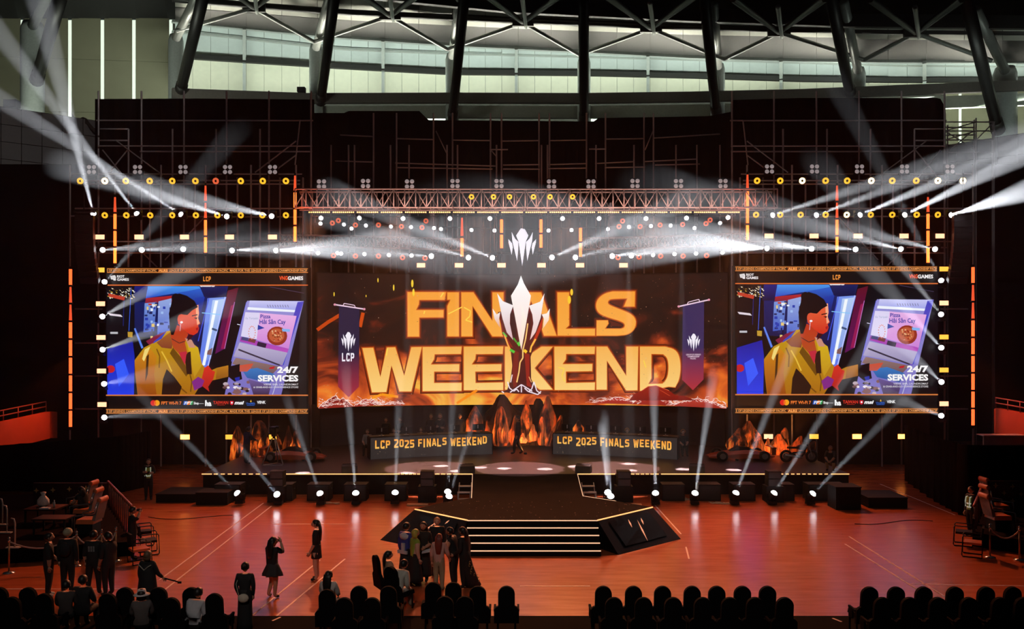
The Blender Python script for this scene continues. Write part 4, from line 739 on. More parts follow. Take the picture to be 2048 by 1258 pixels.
for i, (px, py) in enumerate(((677, 441), (665, 446), (711, 450), (757, 450), (803, 453), (844, 455), (852, 442), (1238, 453), (1245, 442), (1280, 453), (1320, 450), (1365, 449), (1412, 447), (1420, 440))): rl(px, py, 44.4, 'dim orange ring lamp over the wide screen, %s from left' % ORD[i], RED, .8, 'dim orange ring lamps')
for i, (px, py) in enumerate(((667, 511), (711, 512), (757, 512), (805, 515), (850, 516), (1236, 515), (1278, 514), (1321, 512), (1366, 512), (1413, 511))): rl(px, py, 44.8, 'dim orange ring lamp along the faint curved truss, %s from left' % ORD[i], RED, .85, 'dim orange ring lamps')
# four-lamp blinders, off; a faint glow is put into their reflectors
QB = MB().box((0, 0, -.05), (.56, .56, .1)).mesh('housing', BLACK); QL = lens_mesh(.11, mat('grey reflector with glow', (.55, .5, .5), .3, .3, em=.22, ec=(1, .85, .85)), .3)
quads = [(183, 339), (275, 339), (366, 339), (455, 339), (545, 339)], [(643, 368), (731, 367), (819, 368), (910, 367), (998, 367), (1103, 368), (1182, 368), (1270, 367), (1357, 367), (1446, 367)], [(1539, 338), (1629, 338), (1719, 338), (1809, 338), (1900, 338)]
for ws, Y, nm in ((quads[0], YT-.4, 'top of the left tower'), (quads[1], YF+.4, 'top of the long box truss'), (quads[2], YT-.4, 'top of the right tower')):
    for i, (px, py) in enumerate(ws):
        t = thing('blinder_light', 'unlit four-lamp blinder at the %s, %s from left' % (nm, ORD[i]), 'stage light', P(px, py, Y), 0, 'four-lamp blinders'); t.rotation_euler = (R(90), 0, 0)
        ob('housing', QB, t)
        for dx in (-.13, .13):
            for dy in (-.13, .13): ob('reflector', QL, t, (dx, dy, .0))
# glowing rectangular strobes
SB = MB().box((0, .08, 0), (.52, .14, .30)).mesh('housing', BLACKM); SY = MB().box((-.28, .1, -.02), (.03, .06, .3)).box((.28, .1, -.02), (.03, .06, .3)).box((0, .1, .16), (.56, .06, .03)).mesh('yoke', BLACK)
SPm = mat('strobe panel', (1, .5, .3), .5, em=2.3, ec=(1., .40, .22), sample=False); SYm = mat('amber strobe panel', (1, .7, .1), .5, em=1.5, ec=(1., .45, .05))
SFP = MB().box((0, 0, 0), (.45, .03, .235)).mesh('light_panel', SPm); SFA = MB().box((0, 0, 0), (.45, .03, .235)).mesh('light_panel', SYm)
SFL = MB().box((0, 0, 0), (.45, .03, .235)).mesh('light_panel', mat('fierce strobe panel', (1, .5, .2), .5, em=11., ec=(1., .25, .035), sample=True))
def strobe(px, py, Y, lab, amber=False, s=1., low=False):
    t = thing('strobe_light', lab, 'stage light', P(px, py, Y), 0, 'glowing rectangular strobes'); t.scale = (s,)*3
    ob('housing', SB, t); ob('yoke', SY, t); ob('light_panel', SFL if low else (SFA if amber else SFP), t)
for i, (a, b) in enumerate(zip((200, 278, 369, 459, 545), (1538, 1628, 1716, 1808, 1880))):
    strobe(a, 474, YT-1., 'glowing rectangular strobe, %s from left on the left tower' % ORD[i]); strobe(b, 472, YT-1., 'glowing rectangular strobe, %s from left on the right tower' % ORD[i])
for i, px in enumerate((842, 918, 1003, 1083, 1160, 1247)): strobe(px, 530.5, 43.2, 'glowing rectangular strobe, %s from left above the wide screen' % ORD[i], s=.93)
for i, (a, b) in enumerate(zip((540, 607.5, 675, 742, 809), (538, 606, 674, 740, 807.5))):
    strobe(200+i, a, YT-1., 'glowing rectangular strobe, %s from top beside the left screen' % ORD[i], i in (0,)); strobe(1888, b, YT-1., 'glowing rectangular strobe, %s from top beside the right screen' % ORD[i], i in (0, 2, 3))
for i, px in enumerate((370, 460, 547)): strobe(px, 874, 43.2, 'glowing rectangular strobe, %s from left low behind the left rocks' % ORD[i], i > 0, low=i == 0)
for i, px in enumerate((1537, 1628, 1714, 1805)): strobe(px, 873, 43.4, 'glowing rectangular strobe, %s from left low behind the right rocks' % ORD[i], i == 1, low=i > 1)
# pixel tubes
TUBE = mat('orange pixel tube', (1, .3, .1), .4, em=3.0, ec=(1., .135, .02)); TUBD = mat('dim red pixel tube', (.5, .08, .03), .4, em=.9, ec=(1., .10, .03))
TUBH = mat('hot pixel tube', (1, .4, .1), .4, em=3.6, ec=(1., .165, .022))
TUBR = mat('red pixel tube', (1, .2, .06), .4, em=2.3, ec=(1., .105, .022))
def tube(px, y0, y1, Y, lab, fades=(), seglen=34., hot=True):
    t = thing('pixel_tube', lab, 'stage light', P(px, y1, Y), 0, 'glowing orange pixel tubes'); n = max(2, round((y1-y0)/seglen)); O = Vector(t.location); rr = .075
    for i in range(n):
        a, b = P(px, y0+(y1-y0)*(i+.04)/n, Y)-O, P(px, y0+(y1-y0)*(i+.96)/n, Y)-O
        ob('light_segment', MB().cyl(a, b, rr*(.6 if i in fades else 1), rr, 8).mesh('light_segment', TUBD if i in fades else (TUBR if y1-y0 > 200 else (TUBH if i > n/2 else TUBE))), t)
        ob('clamp', MB().box(b, (.2, .16, .06)).mesh('clamp', BLACK), t)
    n_ = (y1-y0)*Y/FPX; cL = P(px, (y0*.35+y1*.65), Y-.14); g_ = lamp('tube_glow', 'AREA', cL, (17 if n_ < 5 else 1.6)*n_, (1., .12, .03), aim=cL+Vector((0, -3, 0)), sx=.14, sy=n_*.6)
    pipe('back_rail', P(px, y0-4, Y+.12)-O, P(px, y1+4, Y+.12)-O, .05, BLACKM, t)
for px, y0, y1, Y, lab, fd in ((590, 350, 486, YT-1.2, 'tall glowing orange tube on the left tower beside the long truss', (0,)), (411, 370, 508, YT-1.2, 'glowing orange tube in the middle of the left tower', (0, 1)), (230, 393, 529, YT-1.2, 'glowing orange tube at the outer side of the left tower', (0,)),
                           (1495, 348, 483, YT-1.2, 'tall glowing orange tube on the right tower beside the long truss', (0,)), (1674, 370, 507, YT-1.2, 'glowing orange tube in the middle of the right tower', (0, 1)), (1856, 393, 528, YT-1.2, 'glowing orange tube at the outer side of the right tower', (0,)),
                           (141, 537, 856, YT-2, 'very long orange tube standing in the dark at the far left', (1, 2)), (1946, 533, 853, YT-2, 'very long orange tube standing in the dark at the far right', (1, 2)),
                           (924, 434, 516, 43., 'short orange tube over the wide screen, first from left', (0,)), (1003, 438, 499, 43., 'short orange tube over the wide screen, second from left, beside the emblem', ()), (1082, 438, 498, 43., 'short orange tube over the wide screen, third from left, beside the emblem', ()), (1161, 455, 516, 43., 'short orange tube over the wide screen, fourth from left', ())):
    tube(px, y0, y1, Y, lab, fd)
# amber lamp battens under the front truss
AMB = mat('amber bulbs', (1, .6, .2), .4, em=2.4, ec=(1., .50, .16))
for i in range(18):
    x0 = 617+i*48.2; t = thing('lamp_batten', 'amber lamp batten under the long truss, %s from left' % (ORD+['sixteenth', 'seventeenth', 'eighteenth'])[i], 'stage light', P(x0+21.5, 424.5, 42.6), 0, 'amber battens under the truss')
    ob('bar', MB().box((0, .06, 0), (1.12, .1, .13)).mesh('bar', BLACKM), t); mb = MB()
    for k in range(11): mb.ball((-.5+k*.1, 0, 0), .038, 6, 4)
    o = ob('bulb_row', mb.mesh('bulb_row', AMB, True), t); o['kind'] = 'stuff'
for i in range(6):
    c_ = P(690+i*145, 421, 42.35); lamp('batten_glow', 'AREA', c_, 20, (1., .50, .38), aim=c_+Vector((0, .9, 1.)), sx=3.4, sy=.12)
# hanging emblem
em_ = thing('hanging_emblem', 'white hanging emblem of a spear with three horns each side', 'sign', P(1044.5, 530, 42.6)); O = Vector(em_.location)
EW = mat('white lit emblem', (.9, .9, .92), .4, em=.85, ec=(.92, .9, 1.))
for k, q in enumerate(EMB):
    f = lambda pt, dy: P(1044.5+pt[0]*36.5, 494+pt[1]*37.5, 42.6)-O+Vector((0, dy, 0))
    ob('spear' if k == 0 else 'horn', MB().prism(q, lambda s_: f(s_, 0), lambda s_: f(s_, .18)).mesh('spear', EW), em_)
for x in (1038, 1052): pipe('cable', P(x, 464, 42.65)-O, P(x, 416, 42.9)-O, .012, BLACKM, em_)
# line arrays
for sd, sx in (('left', 1), ('right', -1)):
    px0 = 168 if sx > 0 else 1926
    t = thing('line_array', 'curved black line array of loudspeakers hanging outside the %s tower' % sd, 'speaker', P(px0, 425, YT-1.6), 0, 'line arrays'); O = Vector(t.location)
    mb0 = MB().box((0, 0, 0), (.85, .5, .30), top=(1, .94)).mesh('cabinet', mat('array cabinet', (.03, .022, .02), .5))
    for k in range(11):
        u = k/10; ang = u*u*.5
        ob('cabinet', mb0, t, P(px0+sx*(2+14*u*u), 437+k*12.2, YT-1.6)-O+Vector((0, -.2*u, 0)), (ang, 0, sx*.25))
    ob('flybar', MB().box((0, 0, .05), (.9, .5, .1)).mesh('flybar', BLACKM), t); pipe('chain', (0, 0, 0), (0, 0, 2.2), .03, BLACKM, t)
# ================================================================== stage, thrust, desks, props
ZS = .9
DECK = mat('stage deck', (.085, .055, .052), .42, var=.12, scale=.7, spec=.3); DECKD = mat('thrust deck', (.012, .009, .0085), .8, var=.25, scale=1.2, spec=.02); FASC = mat('black stage skirt', (.010, .009, .009), .7, spec=.1)
EDGE = mat('warm edge strip', (1, .6, .25), .4, em=1.5, ec=(1., .48, .17)); EDGP = mat('pale edge strip', (1, .75, .5), .4, em=.85, ec=(1., .60, .36))
stage = thing('stage', 'wide black stage deck with a warm light strip along its front edge', 'stage', (0.6, 40, 0)); O = Vector(stage.location)
x0, x1, yf, yb_ = -13.4, 14.6, 36.7, 52.
ob('deck', MB().box(((x0+x1)/2-O.x, (yf+yb_)/2-O.y, ZS-.03), (x1-x0, yb_-yf, .06)).mesh('deck', DECK), stage)
ob('skirt', MB().box(((x0+x1)/2-O.x, (yf+yb_)/2+.05-O.y, (ZS-.06)/2), (x1-x0-.05, yb_-yf-.1, ZS-.06)).mesh('skirt', FASC), stage)
def strip(name, a, b, m, parent, r=.022):
    o = pipe(name, a, b, r, m, parent, 6); return o
lft = P(945, 948, yf).x; rgt = P(1155, 948, yf).x
gaps = []
def dashes(xa, xb, n, duty):
    for i in range(n): gaps.append((xa+(xb-xa)*i/n, xa+(xb-xa)*(i+duty)/n))
X = lambda px: (px-CX)*yf/FPX
gaps.append((X(404), X(424))); dashes(X(428), X(540), 8, .55); gaps.append((X(570), X(800))); dashes(X(802), X(842), 5, .75); dashes(X(870), X(905), 3, .8); gaps.append((X(906), lft))
gaps.append((rgt, X(1230))); dashes(X(1262), X(1320), 6, .7); gaps.append((X(1322), X(1533))); dashes(X(1560), X(1660), 9, .55); gaps.append((X(1662), X(1698)))
for a, b in gaps: strip('edge_light', Vector((a, yf-.02, ZS))-O, Vector((b, yf-.02, ZS))-O, EDGE, stage)
# thrust with sloping flanks and steps
th = thing('thrust_stage', 'black six-sided thrust platform with sloping flanks before the stage', 'stage', (.65, 29, 0)); O = Vector(th.location)
def gz(px, py): q = G(px, py, ZS); return (q.x-O.x, q.y-O.y)
A = [gz(953, 951), gz(943, 996), gz(893, 1003), gz(830, 1018), gz(935, 1040), gz(1195, 1040), gz(1305, 1014), gz(1232, 1002), gz(1166, 992), gz(1154, 951)]
A[0] = (lft-O.x, yf-O.y); A[-1] = (rgt-O.x, yf-O.y)
ob('deck', MB().prism(A, lambda q: Vector((q[0], q[1], ZS-.003)), lambda q: Vector((q[0], q[1], ZS-.08))).mesh('deck', DECKD), th)
ob('skirt', MB().prism([(x*.995, y) for x, y in A], lambda q: Vector((q[0], q[1], ZS-.08)), lambda q: Vector((q[0], q[1], 0))).mesh('skirt', FASC), th)
def G0(px, py): q = G(px, py); return Vector((q.x-O.x, q.y-O.y, 0))
def top3(i, dz=0): return Vector((A[i][0], A[i][1], ZS-.003+dz))
GLOSS = mat('glossy black panel', (.012, .009, .009), .25, var=.1, spec=.3)
FD = mat('front flank face', (.010, .009, .009), .5)
for sd, i0, i1, b0, b1 in (('l', 3, 4, G0(760, 1080), G0(912, 1112)), ('r', 6, 5, G0(1362, 1078), G0(1237, 1110))):
    t0, t1 = top3(i0), top3(i1)
    ob('flank', MB().add([t0, t1, b1, b0, Vector((t0.x, t0.y, 0)), Vector((t1.x, t1.y, 0))], [(0, 1, 2, 3), (0, 3, 4), (1, 5, 2), (0, 4, 5, 1), (3, 2, 5, 4)]).mesh('flank', GLOSS), th)
    back = A[2 if sd == 'l' else 7]; bt = Vector((back[0], back[1], ZS-.003))
    ob('flank', MB().add([t0, b0, bt, Vector((bt.x, bt.y, 0)), Vector((t0.x, t0.y, 0))], [(0, 2, 1), (1, 2, 3), (0, 1, 4), (1, 3, 4)]).mesh('flank', FD), th)
    n = (t1-t0).cross(b0-t0).normalized(); n = n if n.z > 0 else -n
    ins = lambda u, v: (t0.lerp(t1, u)).lerp(b0.lerp(b1, u), v)+n*.012
    ob('inset_panel', MB().add([ins(.14, .14), ins(.86, .14), ins(.84, .84), ins(.16, .84)]+[ins(.14, .14)+n*.02, ins(.86, .14)+n*.02, ins(.84, .84)+n*.02, ins(.16, .84)+n*.02], [(0, 1, 2, 3), (4, 5, 6, 7), (0, 1, 5, 4), (1, 2, 6, 5), (2, 3, 7, 6), (3, 0, 4, 7)]).mesh('inset_panel', mat('dark screen panel', (.018, .017, .019), .12)), th)
    strip('edge_light', top3(i0)+Vector((0, -.02, 0)), top3(i1)+Vector((0, -.02, 0)), EDGE, th, .02)
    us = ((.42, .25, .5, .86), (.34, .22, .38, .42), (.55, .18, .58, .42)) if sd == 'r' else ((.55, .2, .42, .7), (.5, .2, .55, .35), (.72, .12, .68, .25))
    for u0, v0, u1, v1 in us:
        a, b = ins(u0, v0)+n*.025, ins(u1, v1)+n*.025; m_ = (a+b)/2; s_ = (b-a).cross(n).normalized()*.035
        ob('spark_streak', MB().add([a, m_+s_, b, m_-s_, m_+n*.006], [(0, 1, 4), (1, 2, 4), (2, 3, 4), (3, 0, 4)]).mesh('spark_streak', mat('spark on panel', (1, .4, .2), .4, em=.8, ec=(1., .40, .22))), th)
for (i, j) in ((0, 1), (9, 8), (8, 7)): strip('edge_light', top3(i), top3(j), EDGP, th, .012)
st0, st1 = A[4], A[5]
zs = [ZS, .72, .54, .36, .18]
for k in range(5):
    y = st0[1]-.02-k*.26; xa, xb = st0[0], st1[0]
    if k: ob('step', MB().box(((xa+xb)/2, y+.13, zs[k]/2), (xb-xa, .28, zs[k])).mesh('step', FASC), th)
    strip('step_light', Vector((xa, y-.012, zs[k]-.012)), Vector((xb, y-.012, zs[k]-.012)), EDGP, th, .018)
# glitter scraps on the thrust
rn = random.Random(8); mb = MB()
for i in range(70):
    px, py = rn.uniform(860, 1260), rn.uniform(1002, 1036); q = G(px, py, ZS); mb.box((q.x-O.x, q.y-O.y, ZS+.004), (.03, .03, .004), Euler((0, 0, rn.uniform(0, 3))))
o = ob('confetti', mb.mesh('confetti', mat('pale confetti', (.3, .2, .16), .6)), th); o['kind'] = 'stuff'
# ---- desks
DKF = mat('desk front screen', (.055, .05, .05), .4, em=.06, ec=(.40, .33, .32)); DPIC = painted('desk lettering', 1.)
MONB = MB().box((0, 0, .26), (.56, .05, .32)).mesh('monitor_back', BLACK); MONS = MB().box((0, .02, .06), (.05, .05, .14)).box((0, .02, .008), (.24, .18, .016)).mesh('stand', mat('monitor stand', (.45, .43, .45), .4, .4))
MONR = MB().box((0, -.03, .29), (.05, .01, .18)).mesh('back_strip', mat('pale strip', (.6, .6, .62), .4))
def desk(label, A_, B_, px0, px1, seed, txt):
    A_, B_ = Vector(A_), Vector(B_); A_.z = B_.z = 0; c = (A_+B_)/2; L = (B_-A_).length; ang = math.atan2((B_-A_).y, (B_-A_).x)
    t = thing('player_desk', label, 'desk', (c.x, c.y, ZS), ang, 'player desks')
    n_ = 10; h = 1.03; bow = .18
    bw = lambda x: bow*((2*x/L)**2)*-1                # gentle bow: the ends come forward
    mb = MB(); mb.rings([[Vector((-L/2+L*i/n_, bw(-L/2+L*i/n_)+dy, z)) for dy, z in ((0, 0), (.06, 0), (.06, h), (0, h))] for i in range(n_+1)]); ob('front_screen', mb.mesh('front_screen', DKF), t)
    mb = MB(); mb.rings([[Vector((-L/2+L*i/n_, bw(-L/2+L*i/n_)+dy, z)) for dy, z in ((.02, h), (.85, h), (.85, h+.04), (.02, h+.04))] for i in range(n_+1)]); ob('desktop', mb.mesh('desktop', BLACK), t)
    for s in (-1, 1): ob('side_panel', MB().box((s*(L/2+.02), .42+bw(L/2), h/2), (.04, .85, h)).mesh('side_panel', BLACK), t)
    q = Paint(lambda u, v, d: Vector((u, bw(u)-.012-d, h-v)), .004)
    rr = random.Random(seed)
    for i in range(90):
        x, v = rr.uniform(-L/2+.1, L/2-.1), rr.uniform(.06, h-.06); e = rr.uniform(.006, .02); q.poly([(x-e, v), (x, v-e), (x+e, v), (x, v+e)], rr.choice([(120, 100, 90), (170, 140, 110), (90, 70, 60)])); q.k -= 1
    o = ob('light_specks', q.mesh('light_specks', DPIC), t); o['kind'] = 'stuff'
    poster(lambda: Paint(lambda u, v, d: Vector((u, bw(u)-.014-d, h-v)), .004), txt, -L/2*.96+.1, L/2*.93, .14, .54, (250, 156, 48), (250, 190, 90), .035, seed, each=lambda qq: ob('letter', qq.mesh('letter', DPIC), t))
    return t, L, h
dk1, L1_, dh = desk('player desk lettered in orange, left of the centre rocks', P(740, 918, 41.1), P(982, 907, 43.), 0, 0, 3, 'LCP 2025 FINALS WEEKEND')
dk2, L2_, dh = desk('player desk lettered in orange, right of the centre rocks', P(1108, 905, 43.), P(1355, 917, 41.1), 0, 0, 4, 'LCP 2025 FINALS WEEKEND')
for dk, L, nm in ((dk1, L1_, 'left'), (dk2, L2_, 'right')):
    for i in range(5):
        lx = -L/2+L*(i+.5)/5; M = dk.matrix_basis @ Vector((lx, .3, dh+.04))
        t = thing('monitor', 'black desk monitor seen from behind, %s from left on the %s desk' % (ORD[i], nm), 'monitor', M, dk.rotation_euler.z, 'monitors on the player desks')
        ob('screen_back', MONB, t); ob('stand', MONS, t); ob('back_strip', MONR, t)
# backdrop under the screen
bd = struct('wall_stage', MB().rings([[Vector((x, led_y(x)+.6+dy, z)) for dy, z in ((0, ZS), (.15, ZS), (.15, 3.3), (0, 3.3))] for x in [LX0+LW*i/12 for i in range(13)]]), mat('plum backdrop', (.06, .045, .05), .8))
for sd, xa, xb in (('left', 212, 632), ('right', 1458, 1876)):
    a, b = P(xa, 840, 44.5), P(xb, 840, 44.5)
    tag(ob('backdrop_cloth', MB().rings([[Vector((a.x+(b.x-a.x)*i/40, 45.3+.08*math.sin(i*2.1)+dy, z)) for dy, z in ((0, .0), (.04, .0), (.04, 3.2), (0, 3.2))] for i in range(41)]).mesh('backdrop_cloth', mat('dark brown drape', (.035, .016, .012), .9), True)), 'dark brown drape under the %s side screen' % sd, 'curtain', 'drapes under the side screens')
# ---- lava rocks
def rock_mat(name, glow, seed):
    m = bpy.data.materials.new(name); m.use_nodes = True; nt = m.node_tree; N = nt.nodes.new; L = nt.links.new; b = nt.nodes['Principled BSDF']; b.inputs['Roughness'].default_value = .7
    tc = N('ShaderNodeTexCoord'); mp = N('ShaderNodeMapping'); mp.inputs['Scale'].default_value = (2.4, 2.4, .55); mp.inputs['Location'].default_value = (seed*3.1, 0, 0); L(tc.outputs['Object'], mp.inputs[0])
    n = N('ShaderNodeTexNoise'); n.inputs['Scale'].default_value = 1.5; n.inputs['Detail'].default_value = 8; n.inputs['Roughness'].default_value = .62; n.inputs['Distortion'].default_value = .3; L(mp.outputs[0], n.inputs['Vector'])
    r = N('ShaderNodeValToRGB'); e = r.color_ramp.elements; e[0].position = .36; e[0].color = (.035, .022, .02, 1); e[1].position = .66; e[1].color = (.66, .17, .055, 1)
    x = e.new(.47); x.color = (.16, .05, .03, 1); x = e.new(.55); x.color = (.48, .10, .03, 1)
    L(n.outputs['Fac'], r.inputs[0]); L(r.outputs[0], b.inputs['Base Color'])
    sp = N('ShaderNodeSeparateXYZ'); L(tc.outputs['Generated'], sp.inputs[0])                     # emission varies with height, strongest low in the rock
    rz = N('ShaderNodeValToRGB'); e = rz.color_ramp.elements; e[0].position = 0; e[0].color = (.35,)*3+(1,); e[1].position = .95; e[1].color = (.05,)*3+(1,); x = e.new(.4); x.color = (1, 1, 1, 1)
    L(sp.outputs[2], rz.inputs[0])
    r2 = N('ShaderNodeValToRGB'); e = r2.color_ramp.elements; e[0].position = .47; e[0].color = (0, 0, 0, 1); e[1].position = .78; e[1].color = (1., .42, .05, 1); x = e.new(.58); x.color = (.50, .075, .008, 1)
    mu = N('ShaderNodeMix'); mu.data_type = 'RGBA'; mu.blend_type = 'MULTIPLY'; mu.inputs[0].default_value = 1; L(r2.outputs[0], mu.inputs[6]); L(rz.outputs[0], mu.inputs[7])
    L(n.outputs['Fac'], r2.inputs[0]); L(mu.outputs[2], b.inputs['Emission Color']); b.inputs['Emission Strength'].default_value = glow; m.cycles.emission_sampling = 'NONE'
    bp = N('ShaderNodeBump'); bp.inputs['Strength'].default_value = .6; bp.inputs['Distance'].default_value = .1; L(n.outputs['Fac'], bp.inputs['Height']); L(bp.outputs[0], b.inputs['Normal'])
    return m
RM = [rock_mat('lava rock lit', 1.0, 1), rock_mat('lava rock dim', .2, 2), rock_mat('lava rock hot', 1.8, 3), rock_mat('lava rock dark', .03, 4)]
def rock(px, ytop, ybase, wpx, Y, label, seed, mi=0, lean=0., group='lava rock props on the stage', depth=.6, flare=1.15, sharp=.5):
    """a craggy spire: ring loft with ridged sides"""
    rr = random.Random(seed); b = P(px, ybase, Y); h = (ybase-ytop)*Y/FPX; w_ = wpx*Y/FPX; n, k = 28, 14; rg = []
    ph = [rr.uniform(0, 6.28) for _ in range(4)]
    for i in range(k+1):
        u = i/k; rad = (.86+.30*math.sin(math.pi*min(u*1.15, 1)+ph[3]*.15))*math.sqrt(max(1-(u*.985)**3, 0))*.95
        rad = max(rad*(1+.12*math.sin(u*9+ph[0])), .03 if i == k else .06)
        ring_ = []
        for j in range(n):
            a = 6.2832*j/n; rg_ = 1+.14*math.sin(3*a+ph[1]+u*1.2)+.16*abs(math.sin(4*a+ph[2]-u*1.3))-.1+.10*(noise.noise(Vector((math.cos(a)*1.3+seed, math.sin(a)*1.3, u*2.6+seed)))*3.2+noise.noise(Vector((math.cos(a)*3+seed, math.sin(a)*3, u*6)))*1.6)
            ring_.append(Vector((math.cos(a)*rad*w_*.5*rg_+lean*h*u*u, math.sin(a)*rad*w_*depth*.5*rg_, u*h)))
        rg.append(ring_)
    t = ob('lava_rock', MB().rings(rg).mesh('lava_rock', RM[mi]), None, b); tag(t, label, 'rock', group)
    return t
yl = 42.6
_rock = rock
def rock(px, yt, yb2, w2, *a): return _rock(px, yt, yb2, w2*1.02, *a)
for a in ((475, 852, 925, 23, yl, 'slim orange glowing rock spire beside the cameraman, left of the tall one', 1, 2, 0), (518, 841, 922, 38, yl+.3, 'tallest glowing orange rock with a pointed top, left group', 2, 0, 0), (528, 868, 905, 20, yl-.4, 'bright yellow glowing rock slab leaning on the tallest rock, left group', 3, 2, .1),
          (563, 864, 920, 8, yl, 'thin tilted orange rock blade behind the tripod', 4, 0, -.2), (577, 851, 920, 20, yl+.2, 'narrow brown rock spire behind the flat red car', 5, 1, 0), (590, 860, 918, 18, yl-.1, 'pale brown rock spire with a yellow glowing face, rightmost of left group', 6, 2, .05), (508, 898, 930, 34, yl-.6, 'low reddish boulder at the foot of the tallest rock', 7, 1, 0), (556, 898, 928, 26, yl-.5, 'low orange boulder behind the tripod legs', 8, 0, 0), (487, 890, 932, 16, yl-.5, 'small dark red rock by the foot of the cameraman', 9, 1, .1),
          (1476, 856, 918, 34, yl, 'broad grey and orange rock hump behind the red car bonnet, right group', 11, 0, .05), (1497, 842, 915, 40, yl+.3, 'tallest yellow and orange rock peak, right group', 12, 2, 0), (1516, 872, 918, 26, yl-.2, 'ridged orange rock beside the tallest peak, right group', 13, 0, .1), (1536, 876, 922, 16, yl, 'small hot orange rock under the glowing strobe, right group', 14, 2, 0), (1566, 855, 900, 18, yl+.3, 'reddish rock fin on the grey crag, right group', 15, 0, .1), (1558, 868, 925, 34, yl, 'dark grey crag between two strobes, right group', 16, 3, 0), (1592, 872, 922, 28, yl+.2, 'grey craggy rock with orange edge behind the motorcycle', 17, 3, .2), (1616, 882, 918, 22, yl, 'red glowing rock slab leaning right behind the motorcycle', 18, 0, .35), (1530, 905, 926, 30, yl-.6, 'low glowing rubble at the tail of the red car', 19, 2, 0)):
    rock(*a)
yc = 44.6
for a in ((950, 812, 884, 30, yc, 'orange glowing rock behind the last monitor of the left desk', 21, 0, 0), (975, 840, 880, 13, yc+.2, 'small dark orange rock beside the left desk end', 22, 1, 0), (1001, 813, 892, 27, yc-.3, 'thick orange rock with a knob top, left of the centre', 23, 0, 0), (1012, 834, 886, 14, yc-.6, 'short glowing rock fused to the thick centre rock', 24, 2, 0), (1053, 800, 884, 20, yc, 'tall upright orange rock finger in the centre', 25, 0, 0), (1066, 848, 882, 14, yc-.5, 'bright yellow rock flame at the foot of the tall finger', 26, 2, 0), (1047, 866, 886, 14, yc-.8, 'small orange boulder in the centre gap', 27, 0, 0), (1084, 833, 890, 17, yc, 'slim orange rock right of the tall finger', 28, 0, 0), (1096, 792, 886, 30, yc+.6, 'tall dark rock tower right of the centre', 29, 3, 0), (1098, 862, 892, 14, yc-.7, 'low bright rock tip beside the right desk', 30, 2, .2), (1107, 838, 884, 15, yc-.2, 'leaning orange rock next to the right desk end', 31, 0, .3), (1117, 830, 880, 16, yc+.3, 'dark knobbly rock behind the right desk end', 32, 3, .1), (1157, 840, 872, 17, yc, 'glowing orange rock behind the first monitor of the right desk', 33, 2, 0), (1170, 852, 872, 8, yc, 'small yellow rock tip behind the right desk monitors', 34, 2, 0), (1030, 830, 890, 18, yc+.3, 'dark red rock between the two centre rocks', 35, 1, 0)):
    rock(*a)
DARKR = mat('dark basalt', (.030, .014, .011), .85, var=.5, scale=3, bump=.5, spec=.1); RM.append(DARKR)
rock(1004, 789, 890, 84, 45.5, 'broad dark rock mound under the trophy picture', 41, 4, 0)
rock(1076, 797, 890, 44, 45.6, 'narrow dark rock mound right under the trophy foot', 42, 4, 0)
# real uplights at the rocks
for (px, py, Y, e) in ((500, 936, 40.6, 160), (585, 934, 40.6, 110), (1490, 930, 40.6, 190), (1590, 930, 40.8, 90), (1050, 900, 42.8, 150), (960, 880, 43.6, 40)):
    q = G(px, py, ZS); q = Vector((q.x, Y, ZS+.12)); t = thing('uplight', 'small black floor uplight in front of the rocks near %s' % {500: 'the cameraman', 585: 'the left red car', 1490: 'the right red car', 1590: 'the motorcycle', 1050: 'the centre rock finger', 960: 'the left desk end'}[px], 'stage light', (q.x, q.y, ZS), 0, 'floor uplights')
    ob('body', MB().lathe([(.07, 0), (.09, .02), (.08, .09)], 10).mesh('body', BLACKM, True), t)
    lamp('rock_uplight', 'SPOT', q+Vector((0, 0, .05)), e*5, (1., .34, .08), aim=q+Vector((0, 1.9, 1.5)), size=.1, cone=110, blend=.8)
